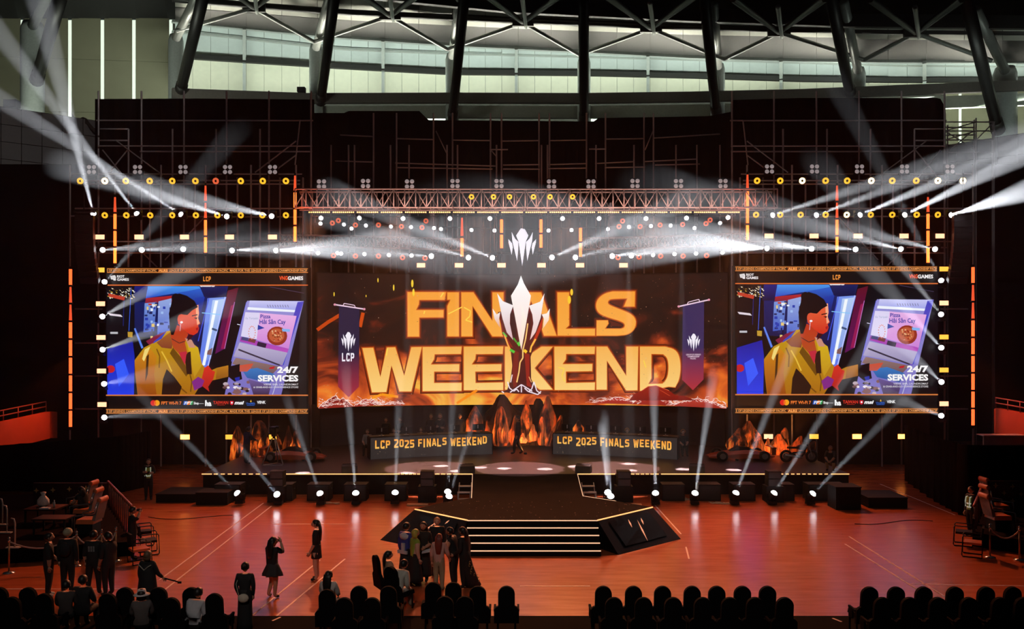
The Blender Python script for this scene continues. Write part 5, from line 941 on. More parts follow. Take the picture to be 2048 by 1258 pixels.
# ---- low racing cars
CARM = mat('orange red car paint', (.55, .09, .035), .25, var=.1); TYRE = mat('black tyre', (.015, .015, .016), .7); RIM = mat('grey rim', (.35, .34, .35), .35, .6)
def car(label, px, py, Y, sx, sy=1.):
    t = thing('racing_car', label, 'car', G(px, py, ZS)*0+Vector(((px-CX)*Y/FPX, Y, ZS)), 0, 'low racing cars'); t.scale = (sx, 1, 1)
    # body: side profile stations (x, z_low, z_high, half width)
    S = [(-1.5, .16, .24, .35), (-1.2, .12, .34, .55), (-.7, .12, .46, .62), (-.2, .12, .5, .6), (.3, .12, .46, .58), (.8, .12, .36, .55), (1.25, .12, .28, .5), (1.5, .14, .2, .35)]
    ob('body', MB().rings([[Vector((x, -hw, zl)), Vector((x, hw, zl)), Vector((x, hw, zl+(zh-zl)*.6)), Vector((x, hw*.62, zh)), Vector((x, -hw*.62, zh)), Vector((x, -hw, zl+(zh-zl)*.6))] for x, zl, zh, hw in S]).mesh('body', CARM), t)
    ob('cockpit', MB().rings([[Vector((x, -w_, z0)), Vector((x, w_, z0)), Vector((x, w_*.6, z1)), Vector((x, -w_*.6, z1))] for x, w_, z0, z1 in ((-.6, .3, .4, .46), (-.3, .36, .42, .64), (.1, .36, .42, .66), (.5, .28, .36, .44))]).mesh('cockpit', mat('dark canopy', (.02, .015, .02), .12)), t)
    ob('rear_wing', MB().box((-1.42, 0, .62), (.22, 1.15, .03)).box((-1.42, -.5, .45), (.18, .03, .34)).box((-1.42, .5, .45), (.18, .03, .34)).mesh('rear_wing', CARM), t)
    wm = MB().cyl((0, -.11, 0), (0, .11, 0), .24, n=16).mesh('wheel', TYRE, True); rm = MB().cyl((0, -.12, 0), (0, .12, 0), .14, n=12).mesh('rim', RIM)
    for x in (-.95, .95):
        for y in (-.6, .6): wv = ob('wheel', wm, t, (x, y, .24)); ob('rim', rm, wv)
    return t
car('low red racing car parked by the tripod in front of the left rocks', 588, 930, 40.7, 1.)
car('low red racing car with black wheels in front of the right rocks', 1480, 926, 41., -1.05)
# motorcycle
mc = thing('motorcycle', 'dark motorcycle with silver forks parked before the right rocks', 'motorcycle', Vector(((1598-CX)*40./FPX, 40., ZS)))
for x in (-.6, .6):
    wv = ob('wheel', MB().rings([[Vector((math.cos(6.2832*j/18)*(.24+.06*math.cos(k*1.5708)), .05*math.sin(k*1.5708), math.sin(6.2832*j/18)*(.24+.06*math.cos(k*1.5708)))) for k in range(4)] for j in range(19)], cap=False).mesh('wheel', TYRE, True), mc, (x, 0, .3)); ob('rim', MB().cyl((0, -.03, 0), (0, .03, 0), .16, n=12).mesh('rim', RIM), wv)
ob('frame', MB().tube([(-.6, 0, .3), (-.25, 0, .45), (.25, 0, .5), (.4, 0, .85)], .05).tube([(-.3, 0, .4), (.1, 0, .25), (.3, 0, .5)], .04).mesh('frame', BLACKM, True), mc)
ob('tank', MB().ball((.15, 0, .72), (.28, .15, .14)).mesh('tank', mat('dark red tank', (.12, .02, .02), .3), True), mc); ob('seat', MB().box((-.3, 0, .7), (.5, .22, .08), top=(.9, .8)).mesh('seat', BLACK), mc)
ob('fork', MB().cyl((.6, -.07, .3), (.4, -.07, .95), .025).cyl((.6, .07, .3), (.4, .07, .95), .025).mesh('fork', ALU), mc); ob('handlebar', MB().tube([(.3, -.32, 1.0), (.4, -.1, .95), (.4, .1, .95), (.3, .32, 1.0)], .018).mesh('handlebar', BLACKM), mc)
ob('exhaust', MB().cyl((.1, -.15, .25), (-.7, -.17, .38), .05).mesh('exhaust', ALU, True), mc)
# broadcast camera on tripod
tr = thing('camera_tripod', 'broadcast camera on a tall tripod with floor spreader, before the left rocks', 'camera', Vector(((548-CX)*39.4/FPX, 39.4, ZS)))
ob('camera_body', MB().box((0, 0, 1.62), (.3, .5, .26)).box((0, -.32, 1.6), (.2, .2, .18)).mesh('camera_body', BLACK), tr); ob('lens_hood', MB().lathe([(.09, 0), (.12, .22)], 10).mesh('lens_hood', BLACKM), tr, (0, .25, 1.62), (R(-90), 0, 0)); ob('viewfinder', MB().box((.22, -.2, 1.74), (.14, .12, .1)).mesh('viewfinder', BLACK), tr)
ob('fluid_head', MB().box((0, 0, 1.4), (.2, .2, .2)).cyl((0, 0, 1.2), (0, 0, 1.4), .07).mesh('fluid_head', BLACKM), tr); pipe('pan_bar', (.1, -.1, 1.4), (.4, -.5, 1.25), .014, BLACKM, tr)
ft = [(-.48, -.25, 0), (.5, -.25, 0), (.05, .5, 0)]
for q in ft: pipe('leg', (q[0]*.15, q[1]*.15, 1.22), q, .028, ALU, tr)
ob('spreader', MB().tube(ft+[ft[0]], .015).mesh('spreader', ALU), tr)
# ---- floor boxes along the stage front
SUBM = mat('sub cabinet', (.016, .013, .013), .6, spec=.2); GRL = mat('speaker grille', (.016, .015, .015), .7)
for i, (px, wd) in enumerate(((452, 84), (560, 66), (632, 72), (705, 72), (785, 70), (1336, 72), (1408, 70), (1476, 72), (1552, 76), (1640, 120))):
    Y = 35.7; c = P(px+8, 1000, Y); w_ = wd*Y/FPX*.62; t = thing('subwoofer', 'black subwoofer box on the floor under the stage edge, %s from left' % ORD[i], 'speaker', (c.x, Y, 0), 0, 'subwoofers along the stage front')
    ob('cabinet', MB().box((0, 0, .34), (w_, .7, .68)).mesh('cabinet', SUBM), t); ob('grille', MB().box((0, -.36, .34), (w_*.9, .03, .58)).mesh('grille', GRL), t); ob('handle', MB().box((w_/2+.012, 0, .45), (.03, .16, .05)).mesh('handle', BLACKM), t)
for i, (px, lab) in enumerate(((855, 'stacked loudspeaker pair on a black box before the stage, left of the thrust'), (1247, 'stacked loudspeaker pair on a black box before the stage, right of the thrust'), (556, 'dark loudspeaker stack interrupting the dashed strip before the left rocks'), (1546, 'dark loudspeaker stack interrupting the dashed strip before the right rocks'))):
    Y = 35.3; c = P(px, 1000, Y); t = thing('speaker_stack', lab, 'speaker', (c.x, Y, 0), 0, 'speaker stacks before the stage')
    ob('bass_box', MB().box((0, 0, .33), (.72, .6, .66)).mesh('bass_box', SUBM), t)
    for k in range(2): o = ob('top_cabinet', MB().box((0, 0, .81+k*.31), (.54, .5, .30)).mesh('top_cabinet', SUBM), t); ob('grille', MB().box((0, -.26, .81+k*.31), (.5, .02, .26)).mesh('grille', mat('grey grille', (.06, .05, .05), .6)), o)
for i, (px, py, mir, lab) in enumerate(((933, 947, 1, 'black wedge monitor on the stage corner left of the thrust'), (1167, 946, -1, 'black wedge monitor on the stage corner right of the thrust'), (699, 948, 1, 'black wedge monitor on the stage edge behind a floor beam, left side'), (1394, 947, -1, 'black wedge monitor on the stage edge behind a floor beam, right side'))):
    Y = 37.1; c = P(px, py, Y); t = thing('wedge_monitor', lab, 'speaker', (c.x, Y, ZS), mir*.25, 'wedge monitors'); s = .33
    ob('cabinet', MB().prism([(-.24, 0), (.26, 0), (.26, .16), (.02, .36), (-.24, .3)], lambda q: Vector((-s, q[0], q[1])), lambda q: Vector((s, q[0], q[1]))).mesh('cabinet', mat('wedge paint', (.06, .055, .055), .55)), t)
    ob('grille', MB().add([Vector((-s+.03, .25, .18)), Vector((s-.03, .25, .18)), Vector((s-.03, .04, .37)), Vector((-s+.03, .04, .37)), Vector((-s+.03, .26, .19)), Vector((s-.03, .26, .19)), Vector((s-.03, .05, .38)), Vector((-s+.03, .05, .38))], [(0, 1, 2, 3), (4, 5, 6, 7), (0, 1, 5, 4), (2, 3, 7, 6), (1, 2, 6, 5), (0, 3, 7, 4)]).mesh('grille', GRL), t)
    ob('handle', MB().box((-mir*s*-1*.0+s*(-1 if mir < 0 else 1)*1.01, 0, .2), (.02, .14, .06)).mesh('handle', BLACKM), t)
for sx, px, lab in ((1, 928, 'small metal stair frame at the left side of the thrust'), (-1, 1180, 'small metal stair frame at the right side of the thrust')):
    Y = 34.6; c = P(px, 998, Y); t = thing('access_stair', lab, 'stairs', (c.x, Y, 0), 0, 'access stairs beside the thrust')
    for x in (-.25, .25): pipe('post', (x, 0, 0), (x, 0, .52), .018, ALU, t)
    for x in (-.25, .25): pipe('stringer', (x, 0, 0), (x, 1.1, .7), .022, ALU, t)
    pipe('rail', (-.25, 0, .52), (.25, 0, .52), .018, ALU, t)
    for k in range(3): ob('tread', MB().box((0, .12+k*.36, .2+k*.2), (.54, .24, .03)).mesh('tread', ALU), t)
# loose plywood sheet and cables
for (px, lab) in ((835, 'pale plywood strip on the floor beside the thrust, left'), (1262, 'pale plywood strip on the floor beside the thrust, right')):
    c = G(px, 1011); tag(ob('plywood_strip', MB().box((0, 0, .03), (.85, .25, .06)).mesh('plywood_strip', mat('pale plywood', (.62, .32, .16), .7)), None, (c.x, c.y, 0)), lab, 'board', 'plywood strips')
rn = random.Random(12)
for i, (px, py, lab) in enumerate(((1366, 1000, 'tangled pale cable behind the floor beam lights, right of the thrust'), (1440, 1008, 'loose pale cable lying beside the floor light, right side'), (660, 1008, 'loose pale cable lying beside the floor light, left side'), (380, 1035, 'thin dark cable looping on the orange floor, left'), (1790, 1045, 'thin dark cable looping on the orange floor, right'))):
    c = G(px, py); thin = i > 2; nn = 28
    if thin: q = [Vector((-1.6+3.2*k/nn, .35*math.sin(k/nn*5+i), .012)) for k in range(nn)]
    else: q = [Vector((.32*math.sin(k*.55+i)+.15*math.sin(k*.9), .16*math.cos(k*.7), .02+.05*(k % 7)/7)) for k in range(nn)]
    tag(ob('cable', MB().tube(q, .011 if thin else .012, 5).mesh('cable', BLACK if thin else mat('pale cable', (.6, .5, .35), .6), True), None, (c.x, c.y, 0)), lab, 'cable')
# black riser boxes
for i, (xa, xb, y0, yt, ybk, lab) in enumerate(((312, 390, 1005, 988, 966, 'black riser box on the floor at the far left of the stage'), (392, 455, 1010, 985, 972, 'black riser box beside the first floor beam light'), (1737, 1815, 1016, 995, 980, 'free-standing black riser box on the floor right of the stage'), (1672, 1722, 1020, 974, 960, 'large black riser box at the right end of the stage'))):
    a = G(xa, y0); b = G(xb, y0); h = EYE-(yt-YH)*a.y/FPX; d = (1.6, 1.0, 1.6, .9)[i]
    t = thing('riser', lab, 'riser', ((a.x+b.x)/2, a.y+d/2, 0), 0, 'black riser boxes')
    ob('body', MB().box((0, 0, (h-.04)/2), (b.x-a.x, d, h-.04)).mesh('body', FASC), t); ob('top', MB().box((0, 0, h-.02), (b.x-a.x+.04, d+.04, .04)).mesh('top', mat('riser top', (.012, .008, .008), .7, spec=.15)), t)
# overhead narrow down-spots: the white pools on the deck
for i, (px, py) in enumerate(((605, 946), (813, 946), (882, 932), (915, 942), (960, 935), (1008, 937), (1090, 938), (1150, 933), (1258, 927.5), (1260, 941), (1366, 938.5), (1468, 940))):
    q = G(px, py, ZS); lamp('down_spot', 'SPOT', (q.x, q.y+.4, 13.2), 95000, (1, .95, .95), aim=q, size=.05, cone=3.2, blend=.2)
for px, tx, ty in ((900, 860, 936), (1040, 1040, 937), (1180, 1230, 936)):
    q = G(tx, ty, ZS); lamp('pool_spot', 'SPOT', (q.x, q.y+1.5, 13.3), 17000, (1, .60, .58), aim=q, size=.1, cone=19, blend=.15)
# ================================================================== people
def cm(rgb, rough=.8): return mat('cloth %02x%02x%02x' % tuple(int(min(max(c, 0), 1)*255) for c in rgb), rgb, rough, var=.25, scale=9)
SKIN = mat('skin', (.50, .27, .18), .55, var=.08); SKIN2 = mat('fair skin', (.66, .40, .30), .55, var=.06)
EYEM = mat('eye', (.02, .015, .015), .3); LIPM = mat('lips', (.40, .10, .09), .5)
HAIRK = mat('black hair', (.012, .010, .010), .45, var=.3, scale=30); HAIRO = mat('ginger hair', (.55, .22, .07), .5, var=.3, scale=30); HAIRR = mat('red hair', (.22, .035, .02), .5, var=.3, scale=30); HAIRB = mat('brown hair', (.16, .09, .05), .5, var=.3, scale=30)
J0 = dict(pelvis=(0, 0, .53), waist=(0, 0, .61), chest=(0, .004, .72), neck=(0, 0, .835), head=(0, .012, .928),
          shl=(-.103, 0, .805), ell=(-.128, -.012, .64), wrl=(-.13, .03, .49), shr=(.103, 0, .805), elr=(.128, -.012, .64), wrr=(.13, .03, .49),
          hil=(-.05, 0, .505), knl=(-.056, .012, .28), anl=(-.056, -.012, .045), tol=(-.066, .085, .018), hir=(.05, 0, .505), knr=(.056, .012, .28), anr=(.056, -.012, .045), tor=(.066, .085, .018))
RAD = dict(pelvis=.070, waist=.062, chest=.074, neck=.034, shl=.040, ell=.029, wrl=.019, shr=.040, elr=.029, wrr=.019, hil=.056, knl=.036, anl=.024, tol=.021, hir=.056, knr=.036, anr=.024, tor=.021)
EDG = [('pelvis', 'waist', 'top'), ('waist', 'chest', 'top'), ('chest', 'neck', 'top'), ('chest', 'shl', 'top'), ('shl', 'ell', 'uarm'), ('ell', 'wrl', 'farm'), ('chest', 'shr', 'top'), ('shr', 'elr', 'uarm'), ('elr', 'wrr', 'farm'),
       ('pelvis', 'hil', 'thigh'), ('hil', 'knl', 'thigh'), ('knl', 'anl', 'shin'), ('anl', 'tol', 'shoe'), ('pelvis', 'hir', 'thigh'), ('hir', 'knr', 'thigh'), ('knr', 'anr', 'shin'), ('anr', 'tor', 'shoe')]
def seated(**kw):
    d = {k: (v[0], v[1], v[2]-.235) for k, v in J0.items() if k[:2] not in ('kn', 'an', 'to')}
    d.update(hil=(-.055, .02, .275), hir=(.055, .02, .275), knl=(-.07, .24, .285), knr=(.07, .24, .285), anl=(-.07, .25, .045), anr=(.07, .25, .045), tol=(-.075, .34, .02), tor=(.075, .34, .02), ell=(-.13, .05, .42), elr=(.13, .05, .42), wrl=(-.08, .19, .37), wrr=(.08, .19, .37)); d.update(kw); return d
def lean(d, a, z0=None):                            # bend the upper body forward (a > 0) about the pelvis
    p = Vector(d.get('pelvis', J0['pelvis'])); M = Matrix.Rotation(-R(a), 3, 'X'); o = dict(d)
    for k in ('waist', 'chest', 'neck', 'head', 'shl', 'ell', 'wrl', 'shr', 'elr', 'wrr'): o[k] = tuple(M @ (Vector(d.get(k, J0[k]))-p)+p)
    return o
DG = None
def body_mesh(J, slim=1., sleeve='long', legs='long', mats=(), headrot=(0, 0, 0), fat=1.):
    names = list(RAD); me = bpy.data.meshes.new('sk'); idx = {n: i for i, n in enumerate(names)}
    me.from_pydata([J[n] for n in names], [(idx[a], idx[b]) for a, b, _ in EDG], [])
    o = bpy.data.objects.new('sk', me); COL.objects.link(o); o.modifiers.new('skin', 'SKIN'); sv = me.skin_vertices[0].data
    for n in names:
        r_ = RAD[n]*slim*1.38; sv[idx[n]].radius = (r_, r_)
        if n in ('pelvis', 'waist', 'chest'): sv[idx[n]].radius = (r_*fat, r_*fat)
        sv[idx[n]].use_root = n == 'pelvis'
    m2 = o.modifiers.new('sub', 'SUBSURF'); m2.levels = 1; m2.render_levels = 1
    dg = bpy.context.evaluated_depsgraph_get(); ev = o.evaluated_get(dg); bm_ = bpy.data.meshes.new_from_object(ev)
    vs = np.array([v.co[:] for v in bm_.vertices]); fs = [tuple(p.vertices) for p in bm_.polygons]
    bpy.data.objects.remove(o); bpy.data.meshes.remove(me); bpy.data.meshes.remove(bm_)
    ce = np.array([vs[list(f)].mean(0) for f in fs]); best = np.full(len(fs), 9e9); seg = np.zeros(len(fs), int)
    for k, (a, b, s) in enumerate(EDG):
        A_, B_ = np.array(J[a]), np.array(J[b]); d = B_-A_; t = np.clip(((ce-A_) @ d)/max(d @ d, 1e-9), 0, 1); dist = np.linalg.norm(ce-(A_+t[:, None]*d), axis=1)/(.5*(RAD[a]+RAD[b])); w_ = dist < best; best[w_] = dist[w_]; seg[w_] = k
    tb = {'top': 1, 'uarm': 0 if sleeve == 'none' else 1, 'farm': 1 if sleeve == 'long' else 0, 'thigh': 2, 'shin': 2 if legs == 'long' else 0, 'shoe': 3}
    if legs == 'bare': tb['thigh'] = 0
    mb = MB(); mb.v = [tuple(v) for v in vs]; mb.f = fs; mb.m = [tb[EDG[k][2]] for k in seg]
    pv = np.array(J['pelvis']); ax = np.array(J['waist'])-pv; ax /= np.linalg.norm(ax); tz = (ce-pv) @ ax
    for i in range(len(fs)):                        # trouser line square across the hips
        if seg[i] in (0, 9, 13) or (seg[i] in (10, 14) and tz[i] > -.05): mb.m[i] = 1 if tz[i] > .025 else 2
    nz = J['neck'][2]
    for i, f in enumerate(fs):
        if seg[i] == 2 and np.linalg.norm(ce[i]-np.array(J['neck'])) < .045: mb.m[i] = 0
    # head: shaped loft with brow, nose, jaw and ears
    H = Vector(J['head']); M = Euler([R(a) for a in headrot]).to_matrix(); rings = []; n = 14; kk = 10
    for i in range(kk+1):
        u = i/kk; z = -.066+.136*u; rr = math.sqrt(max(1-((u-.52)/.535)**2, .004))
        jaw = 1 if u > .45 else .68+.32*u/.45; ring_ = []
        for j in range(n):
            a = 6.2832*j/n+1.5708; x, y = math.cos(a)*.053*rr*jaw, math.sin(a)*.066*rr*(jaw*.5+.5)
            if j == 0: y += {3: .006, 4: .016, 5: .010, 6: .003}.get(i, 0)        # nose
            if j in (1, n-1) and i in (5, 6): y -= .006                            # eye sockets
            ring_.append(H+M @ Vector((x, y, z)))
        rings.append(ring_)
    mb.mi = 0; mb.rings(rings)
    for s in (-1, 1):
        mb.mi = 0; e = H+M @ Vector((s*.054, -.004, -.004)); mb.ball(e, (.007, .012, .018), 6, 4)
        mb.mi = 4; mb.ball(H+M @ Vector((s*.020, .056, .008)), (.009, .005, .005), 6, 4)
    mb.mi = 5; mb.ball(H+M @ Vector((0, .058, -.034)), (.017, .006, .005), 6, 4); mb.mi = 0
    # hands: palm, four bent fingers, thumb
    for s, e_, w_ in ((-1, 'ell', 'wrl'), (1, 'elr', 'wrr')):
        W_ = Vector(J[w_]); d = (W_-Vector(J[e_])).normalized(); side = d.cross(Vector((s, .2, 0))).normalized() if abs(d.z) < .95 else Vector((0, 1, 0)); pal = d.cross(side).normalized()
        pal = pal if pal.x*s < 0 else -pal
        q0 = W_; q1 = W_+d*.052
        mb.tube([q0-d*.01, q0+d*.015, q1], [.016, .022, .024], 8)
        for k, ln in enumerate((.040, .047, .044, .034)):
            b = q1+side*(.019-k*.0125); mb.tube([b-d*.006, b+d*ln*.45+pal*.003, b+d*ln*.8+pal*.012, b+d*ln*.92+pal*.024], [.0068, .0064, .0058, .0045], 6)
        b = W_+d*.018+side*.020; mb.tube([b, b+side*.016+d*.018, b+side*.020+d*.038+pal*.008], [.009, .0075, .0055], 6)
    return mb.mesh('body', list(mats), True)
def hair_mesh(J, style, m, headrot):
    H = Vector(J['head']); M = Euler([R(a) for a in headrot]).to_matrix(); mb = MB(); k, n = 8, 14; rg = []
    for i in range(k+1):                            # cap over skull, open at the face
        u = i/k; z = .078-.10*u; rr = math.sqrt(max(1-((z-.006)/.074)**2, .01)); ring_ = []
        for j in range(n):
            a = 6.2832*j/n+1.5708; fr = max(0, math.sin(a)); y = math.sin(a)*.074*rr; y = min(y, .075-.055*u*1.35) if fr > .3 else y
            ring_.append(H+M @ Vector((math.cos(a)*.060*rr, y-.004, z)))
        rg.append(ring_)
    mb.rings(rg)
    if style == 'long' or style == 'verylong':
        L = .20 if style == 'long' else .30; prof = []
        for i in range(7):
            u = i/6; z = .03-L*u; wd = .058+.012*math.sin(u*3.1); th = .024-.012*u; cy = -.052-.03*min(1, u*2.2)
            prof.append([H+M @ Vector((0, 0, 0))+Vector((math.cos(6.2832*j/10)*wd*(1-.35*u*u), cy+math.sin(6.2832*j/10)*th, z)) for j in range(10)])
        mb.rings(prof)
    if style == 'bun': mb.ball(H+M @ Vector((0, -.075, .03)), .03, 8, 6)
    if style == 'bob': mb.rings([[H+M @ Vector((math.cos(6.2832*j/10)*.062*s, -.018+math.sin(6.2832*j/10)*.05*s, z)) for j in range(10)] for z, s in ((.03, .9), (0, 1), (-.04, 1.05), (-.075, .85))])
    return mb.mesh('hair', m, True)
def person(px, py, h, yaw, label, J=None, top=(.012, .012, .014), bottom=(.012, .012, .014), shoes=(.02, .02, .02), skin=0, hair='short', hm=None, sleeve='short', legs='long', skirt=None, skirtc=None, headrot=(0, 0, 0), fat=1., slim=1., z=0., Y=None, extra=None, loc=None):
    j = dict(J0); j.update(J or {})
    L = Vector(loc) if loc is not None else (G(px, py, z) if Y is None else Vector(((px-CX)*Y/FPX, Y, z)))
    t = thing('person', label, 'person', (L.x, L.y, z), R(yaw)); t.scale = (h, h, h); sk = (SKIN, SKIN2)[skin]
    ob('body', body_mesh(j, slim, sleeve, legs, (sk, cm(top), cm(bottom), cm(shoes), EYEM, LIPM), headrot, fat), t)
    if hair: ob('hair', hair_mesh(j, hair, hm or HAIRK, headrot), t)
    if skirt:                                       # (waist z, hem z, waist r, hem r, ripple)
        zw, zh, rw, rh, rip = skirt; rw *= 1.3; rh *= 1.15; p0 = Vector(j['pelvis']); n = 24; rg = []
        for i in range(7):
            u = i/6; rr = rw+(rh-rw)*u**.8
            rg.append([Vector((p0.x+math.cos(6.2832*k/n)*rr*(1+rip*u*math.sin(k*2.1)), p0.y+math.sin(6.2832*k/n)*rr*.82*(1+rip*u*math.sin(k*2.1+1)), zw+(zh-zw)*u)) for k in range(n)])
        ob('skirt', MB().rings(rg).mesh('skirt', cm(skirtc or bottom), True), t)
    if extra: extra(t, j)
    return t
BK_ = (.012, .012, .014)
# -- on the arena floor
person(633, 1160, 1.70, 90, 'woman in black short dress with long dark hair, standing in profile on orange floor', dict(wrl=(-.07, .10, .47), ell=(-.115, .0, .64), wrr=(.07, .10, .47), elr=(.115, .0, .64)), hair='verylong', skirt=(.60, .37, .066, .092, .04), legs='bare', skin=1, slim=.86)
def bag(t, j): pass
person(545, 1196, 1.60, -25, 'woman in ruffled dark skirt raising a phone, back to camera', dict(ell=(-.13, .10, .74), wrl=(-.03, .12, .88), elr=(.14, .10, .74), wrr=(.06, .13, .90), knl=(-.05, .05, .28), anl=(-.09, .0, .045), tol=(-.10, .09, .018)), hair='verylong', skirt=(.58, .38, .066, .150, .20), skirtc=(.03, .028, .03), legs='bare', skin=0, slim=.86)
person(490, 1262, 1.60, 0, 'woman in long black dress carrying a white shoulder bag, back to camera', dict(wrl=(-.10, .06, .50), wrr=(.10, .06, .50)), hair='bun', skirt=(.62, .03, .068, .10, .03), sleeve='long', slim=.88)
person(295, 1228, 1.56, -10, 'person in long dark cape with silver trim on the shoulders, holding a stick', dict(elr=(.15, .04, .64), wrr=(.19, .12, .56)), hair='bob', hm=HAIRB, skirt=(.80, .04, .075, .17, .03), sleeve='long', extra=lambda t, j: ob('shoulder_trim', MB().tube([(-.11, -.075, .80), (-.06, -.09, .77), (0, -.095, .72), (.06, -.09, .77), (.11, -.075, .80)], .008, 5).mesh('shoulder_trim', mat('silver trim', (.6, .58, .5), .4, .3)), t))
person(97, 1193, 1.68, -70, 'man in dark shirt and pale sneakers, leftmost of four standing at the rope', dict(wrl=(-.10, .10, .56), elr=(.14, .03, .64)), shoes=(.55, .5, .45), hair='short', sleeve='short')
def cap_(t, j):
    H = Vector(j['head']); o = ob('cap', MB().ball(H+Vector((0, -.004, .012)), (.066, .076, .068), 12, 8).mesh('cap', mat('patterned cap', (.42, .38, .26), .8, var=.6, scale=25), True), t)
    ob('backpack', MB().ball((0, -.095, .70), (.09, .05, .11), 10, 8).mesh('backpack', cm((.015, .015, .018)), True), t)
person(135, 1189, 1.76, 5, 'man in a patterned pale cap with black backpack, facing the lounge', sleeve='long', hair=None, extra=cap_)
def print_(t, j):
    q = Paint(lambda u, v, d: Vector((u, -.0745-d*.2, v)), .002)
    for r_ in range(5):
        for c_ in range(3): q.rect(-.05+c_*.036, .69+r_*.018, -.05+c_*.036+.026, .69+r_*.018+.009, (150, 150, 155))
    ob('back_print', q.mesh('back_print', mat('faded white print', (.40, .40, .42), .8)), t)
person(187, 1189, 1.70, 3, 'man in black T-shirt with rows of white print on its back', dict(knl=(-.075, .012, .28), anl=(-.085, 0, .045), tol=(-.095, .09, .02), knr=(.075, .012, .28), anr=(.085, 0, .045), tor=(.095, .09, .02)), shoes=(.4, .36, .34), extra=print_, slim=1.06)
person(217, 1191, 1.68, 60, 'man in black clothes with bare forearms, rightmost of four standing at the rope', dict(wrl=(-.10, .09, .47), wrr=(.10, .10, .80), elr=(.14, .06, .70)))
person(265, 1119, 1.62, -60, 'man in black raising a phone beside the platform rail', dict(elr=(.16, .07, .78), wrr=(.07, .12, .90)), sleeve='short')
VEST = (.35, .45, .12)
def vest_(t, j):
    vm = mat('glowing reflective strip', (.80, .85, .72), .35, em=.25, ec=(.8, .9, .7))  # light thrown back by the strips is put in as faint glow
    mb = MB(); n = 16
    mb.rings([[Vector((math.cos(6.2832*k/n)*.098*s_, math.sin(6.2832*k/n)*.088*s_, z)) for k in range(n)] for z, s_ in ((.54, .95), (.60, .9), (.68, .98), (.76, 1.05), (.80, .9))], cap=False); o = ob('vest', mb.mesh('vest', mat('lime vest', (.34, .45, .10), .7), True), t)
    for z in (.58, .65): ob('vest_stripe', MB().rings([[Vector((math.cos(6.2832*k/n)*.101*s_, math.sin(6.2832*k/n)*.091*s_, z+dz)) for k in range(n)] for dz, s_ in ((0, .93), (.025, .95))], cap=False).mesh('vest_stripe', vm, True), o)
    for s in (-1, 1): ob('vest_stripe', MB().tube([(s*.05, .098, .60), (s*.055, .102, .70), (s*.05, .09, .79), (s*.05, -.05, .82)], .010, 5).mesh('vest_stripe', vm), o)
person(297, 999, 1.70, 200, 'guard in a lime reflective vest with crossed arms by the left drape', dict(ell=(-.14, .05, .66), wrl=(.03, .11, .69), elr=(.14, .05, .65), wrr=(-.03, .12, .67)), sleeve='long', extra=vest_, skin=1)
person(1943, 1072, 1.70, 105, 'guard in a lime reflective vest by the right lounge seats', extra=vest_, sleeve='long')
# -- the huddle before the steps
def jacket_(t, j):
    n = 16; ob('shoulder_yoke', MB().rings([[Vector((math.cos(6.2832*k/n)*.12*s_, math.sin(6.2832*k/n)*.088*s_, z)) for k in range(n)] for z, s_ in ((.73, .85), (.77, 1.), (.81, .98), (.84, .55))]).mesh('shoulder_yoke', cm((.62, .60, .66)), True), t)
    ob('sash', MB().box((.02, -.09, .60), (.06, .03, .16)).box((0, -.085, .53), (.2, .03, .05)).mesh('sash', cm((.60, .60, .66)), ), t)
person(812, 1166, 1.68, -35, 'person in white and royal blue jacket with wide black trousers, left side of the huddle', dict(), top=(.04, .05, .30), sleeve='long', fat=1.1, extra=jacket_, skirt=(.5, .03, .075, .13, .02), skin=1)
person(830, 1172, 1.56, -60, 'woman in bright green top with yellow hair and black skirt', dict(wrl=(-.12, .02, .48)), top=(.30, .42, .05), hair='bob', hm=mat('yellow hair', (.5, .45, .08), .5, var=.25, scale=30), sleeve='none', skin=1, skirt=(.56, .10, .068, .15, .04))
person(847, 1162, 1.66, 170, 'woman in black behind the green top woman, facing camera', dict(wrl=(-.06, .1, .6)), hair='verylong', skirt=(.55, .1, .07, .13, .03))
person(874, 1150, 1.66, 180, 'ginger-haired person in black facing the camera in the huddle', dict(), hair='short', hm=HAIRO, sleeve='long', skin=1, fat=1.1)
person(878, 1181, 1.53, -5, 'woman with long red hair in pink top and khaki trousers, back to camera', dict(wrr=(.17, .08, .56), elr=(.15, .0, .66)), top=(.62, .36, .32), bottom=(.40, .32, .20), hair='verylong', hm=HAIRR, slim=1.02)
person(908, 1172, 1.62, 70, 'person in black bare-shouldered outfit with a pale feather boa', lean(dict(wrl=(-.12, .13, .62), ell=(-.15, .05, .66), wrr=(.13, .16, .60)), 10), sleeve='none', skin=0, hair='short', extra=lambda t, j: ob('boa', MB().tube([(-.12, .06, .80), (-.16, .10, .70), (-.10, .14, .62), (.02, .15, .66), (.10, .12, .76), (.12, .02, .82)], .020, 6).mesh('boa', cm((.55, .50, .44)), True), t))
def kimono_(t, j):
    n = 20; gm = mat('gold pattern', (.42, .30, .10), .6)
    rg = [[Vector((.16*u*u+math.cos(6.2832*k/n)*(.075+.085*u), -.05*u+math.sin(6.2832*k/n)*(.07+.06*u), .62-.60*u)) for k in range(n)] for u in [i/7 for i in range(8)]]
    o = ob('robe', MB().rings(rg).mesh('robe', cm((.014, .012, .012)), True), t); rr = random.Random(4)
    for i in range(9):
        u = .3+.07*i; a = -2.2+1.3*rr.random(); c = Vector((.16*u*u+math.cos(a)*(.08+.085*u), -.05*u+math.sin(a)*(.075+.06*u), .62-.60*u)); ob('robe_pattern', MB().tube([c+Vector((math.cos(k)*.022, -.004, math.sin(k)*.022)) for k in (0, 1.2, 2.4, 3.8, 5)], .005, 5).mesh('robe_pattern', gm), o)
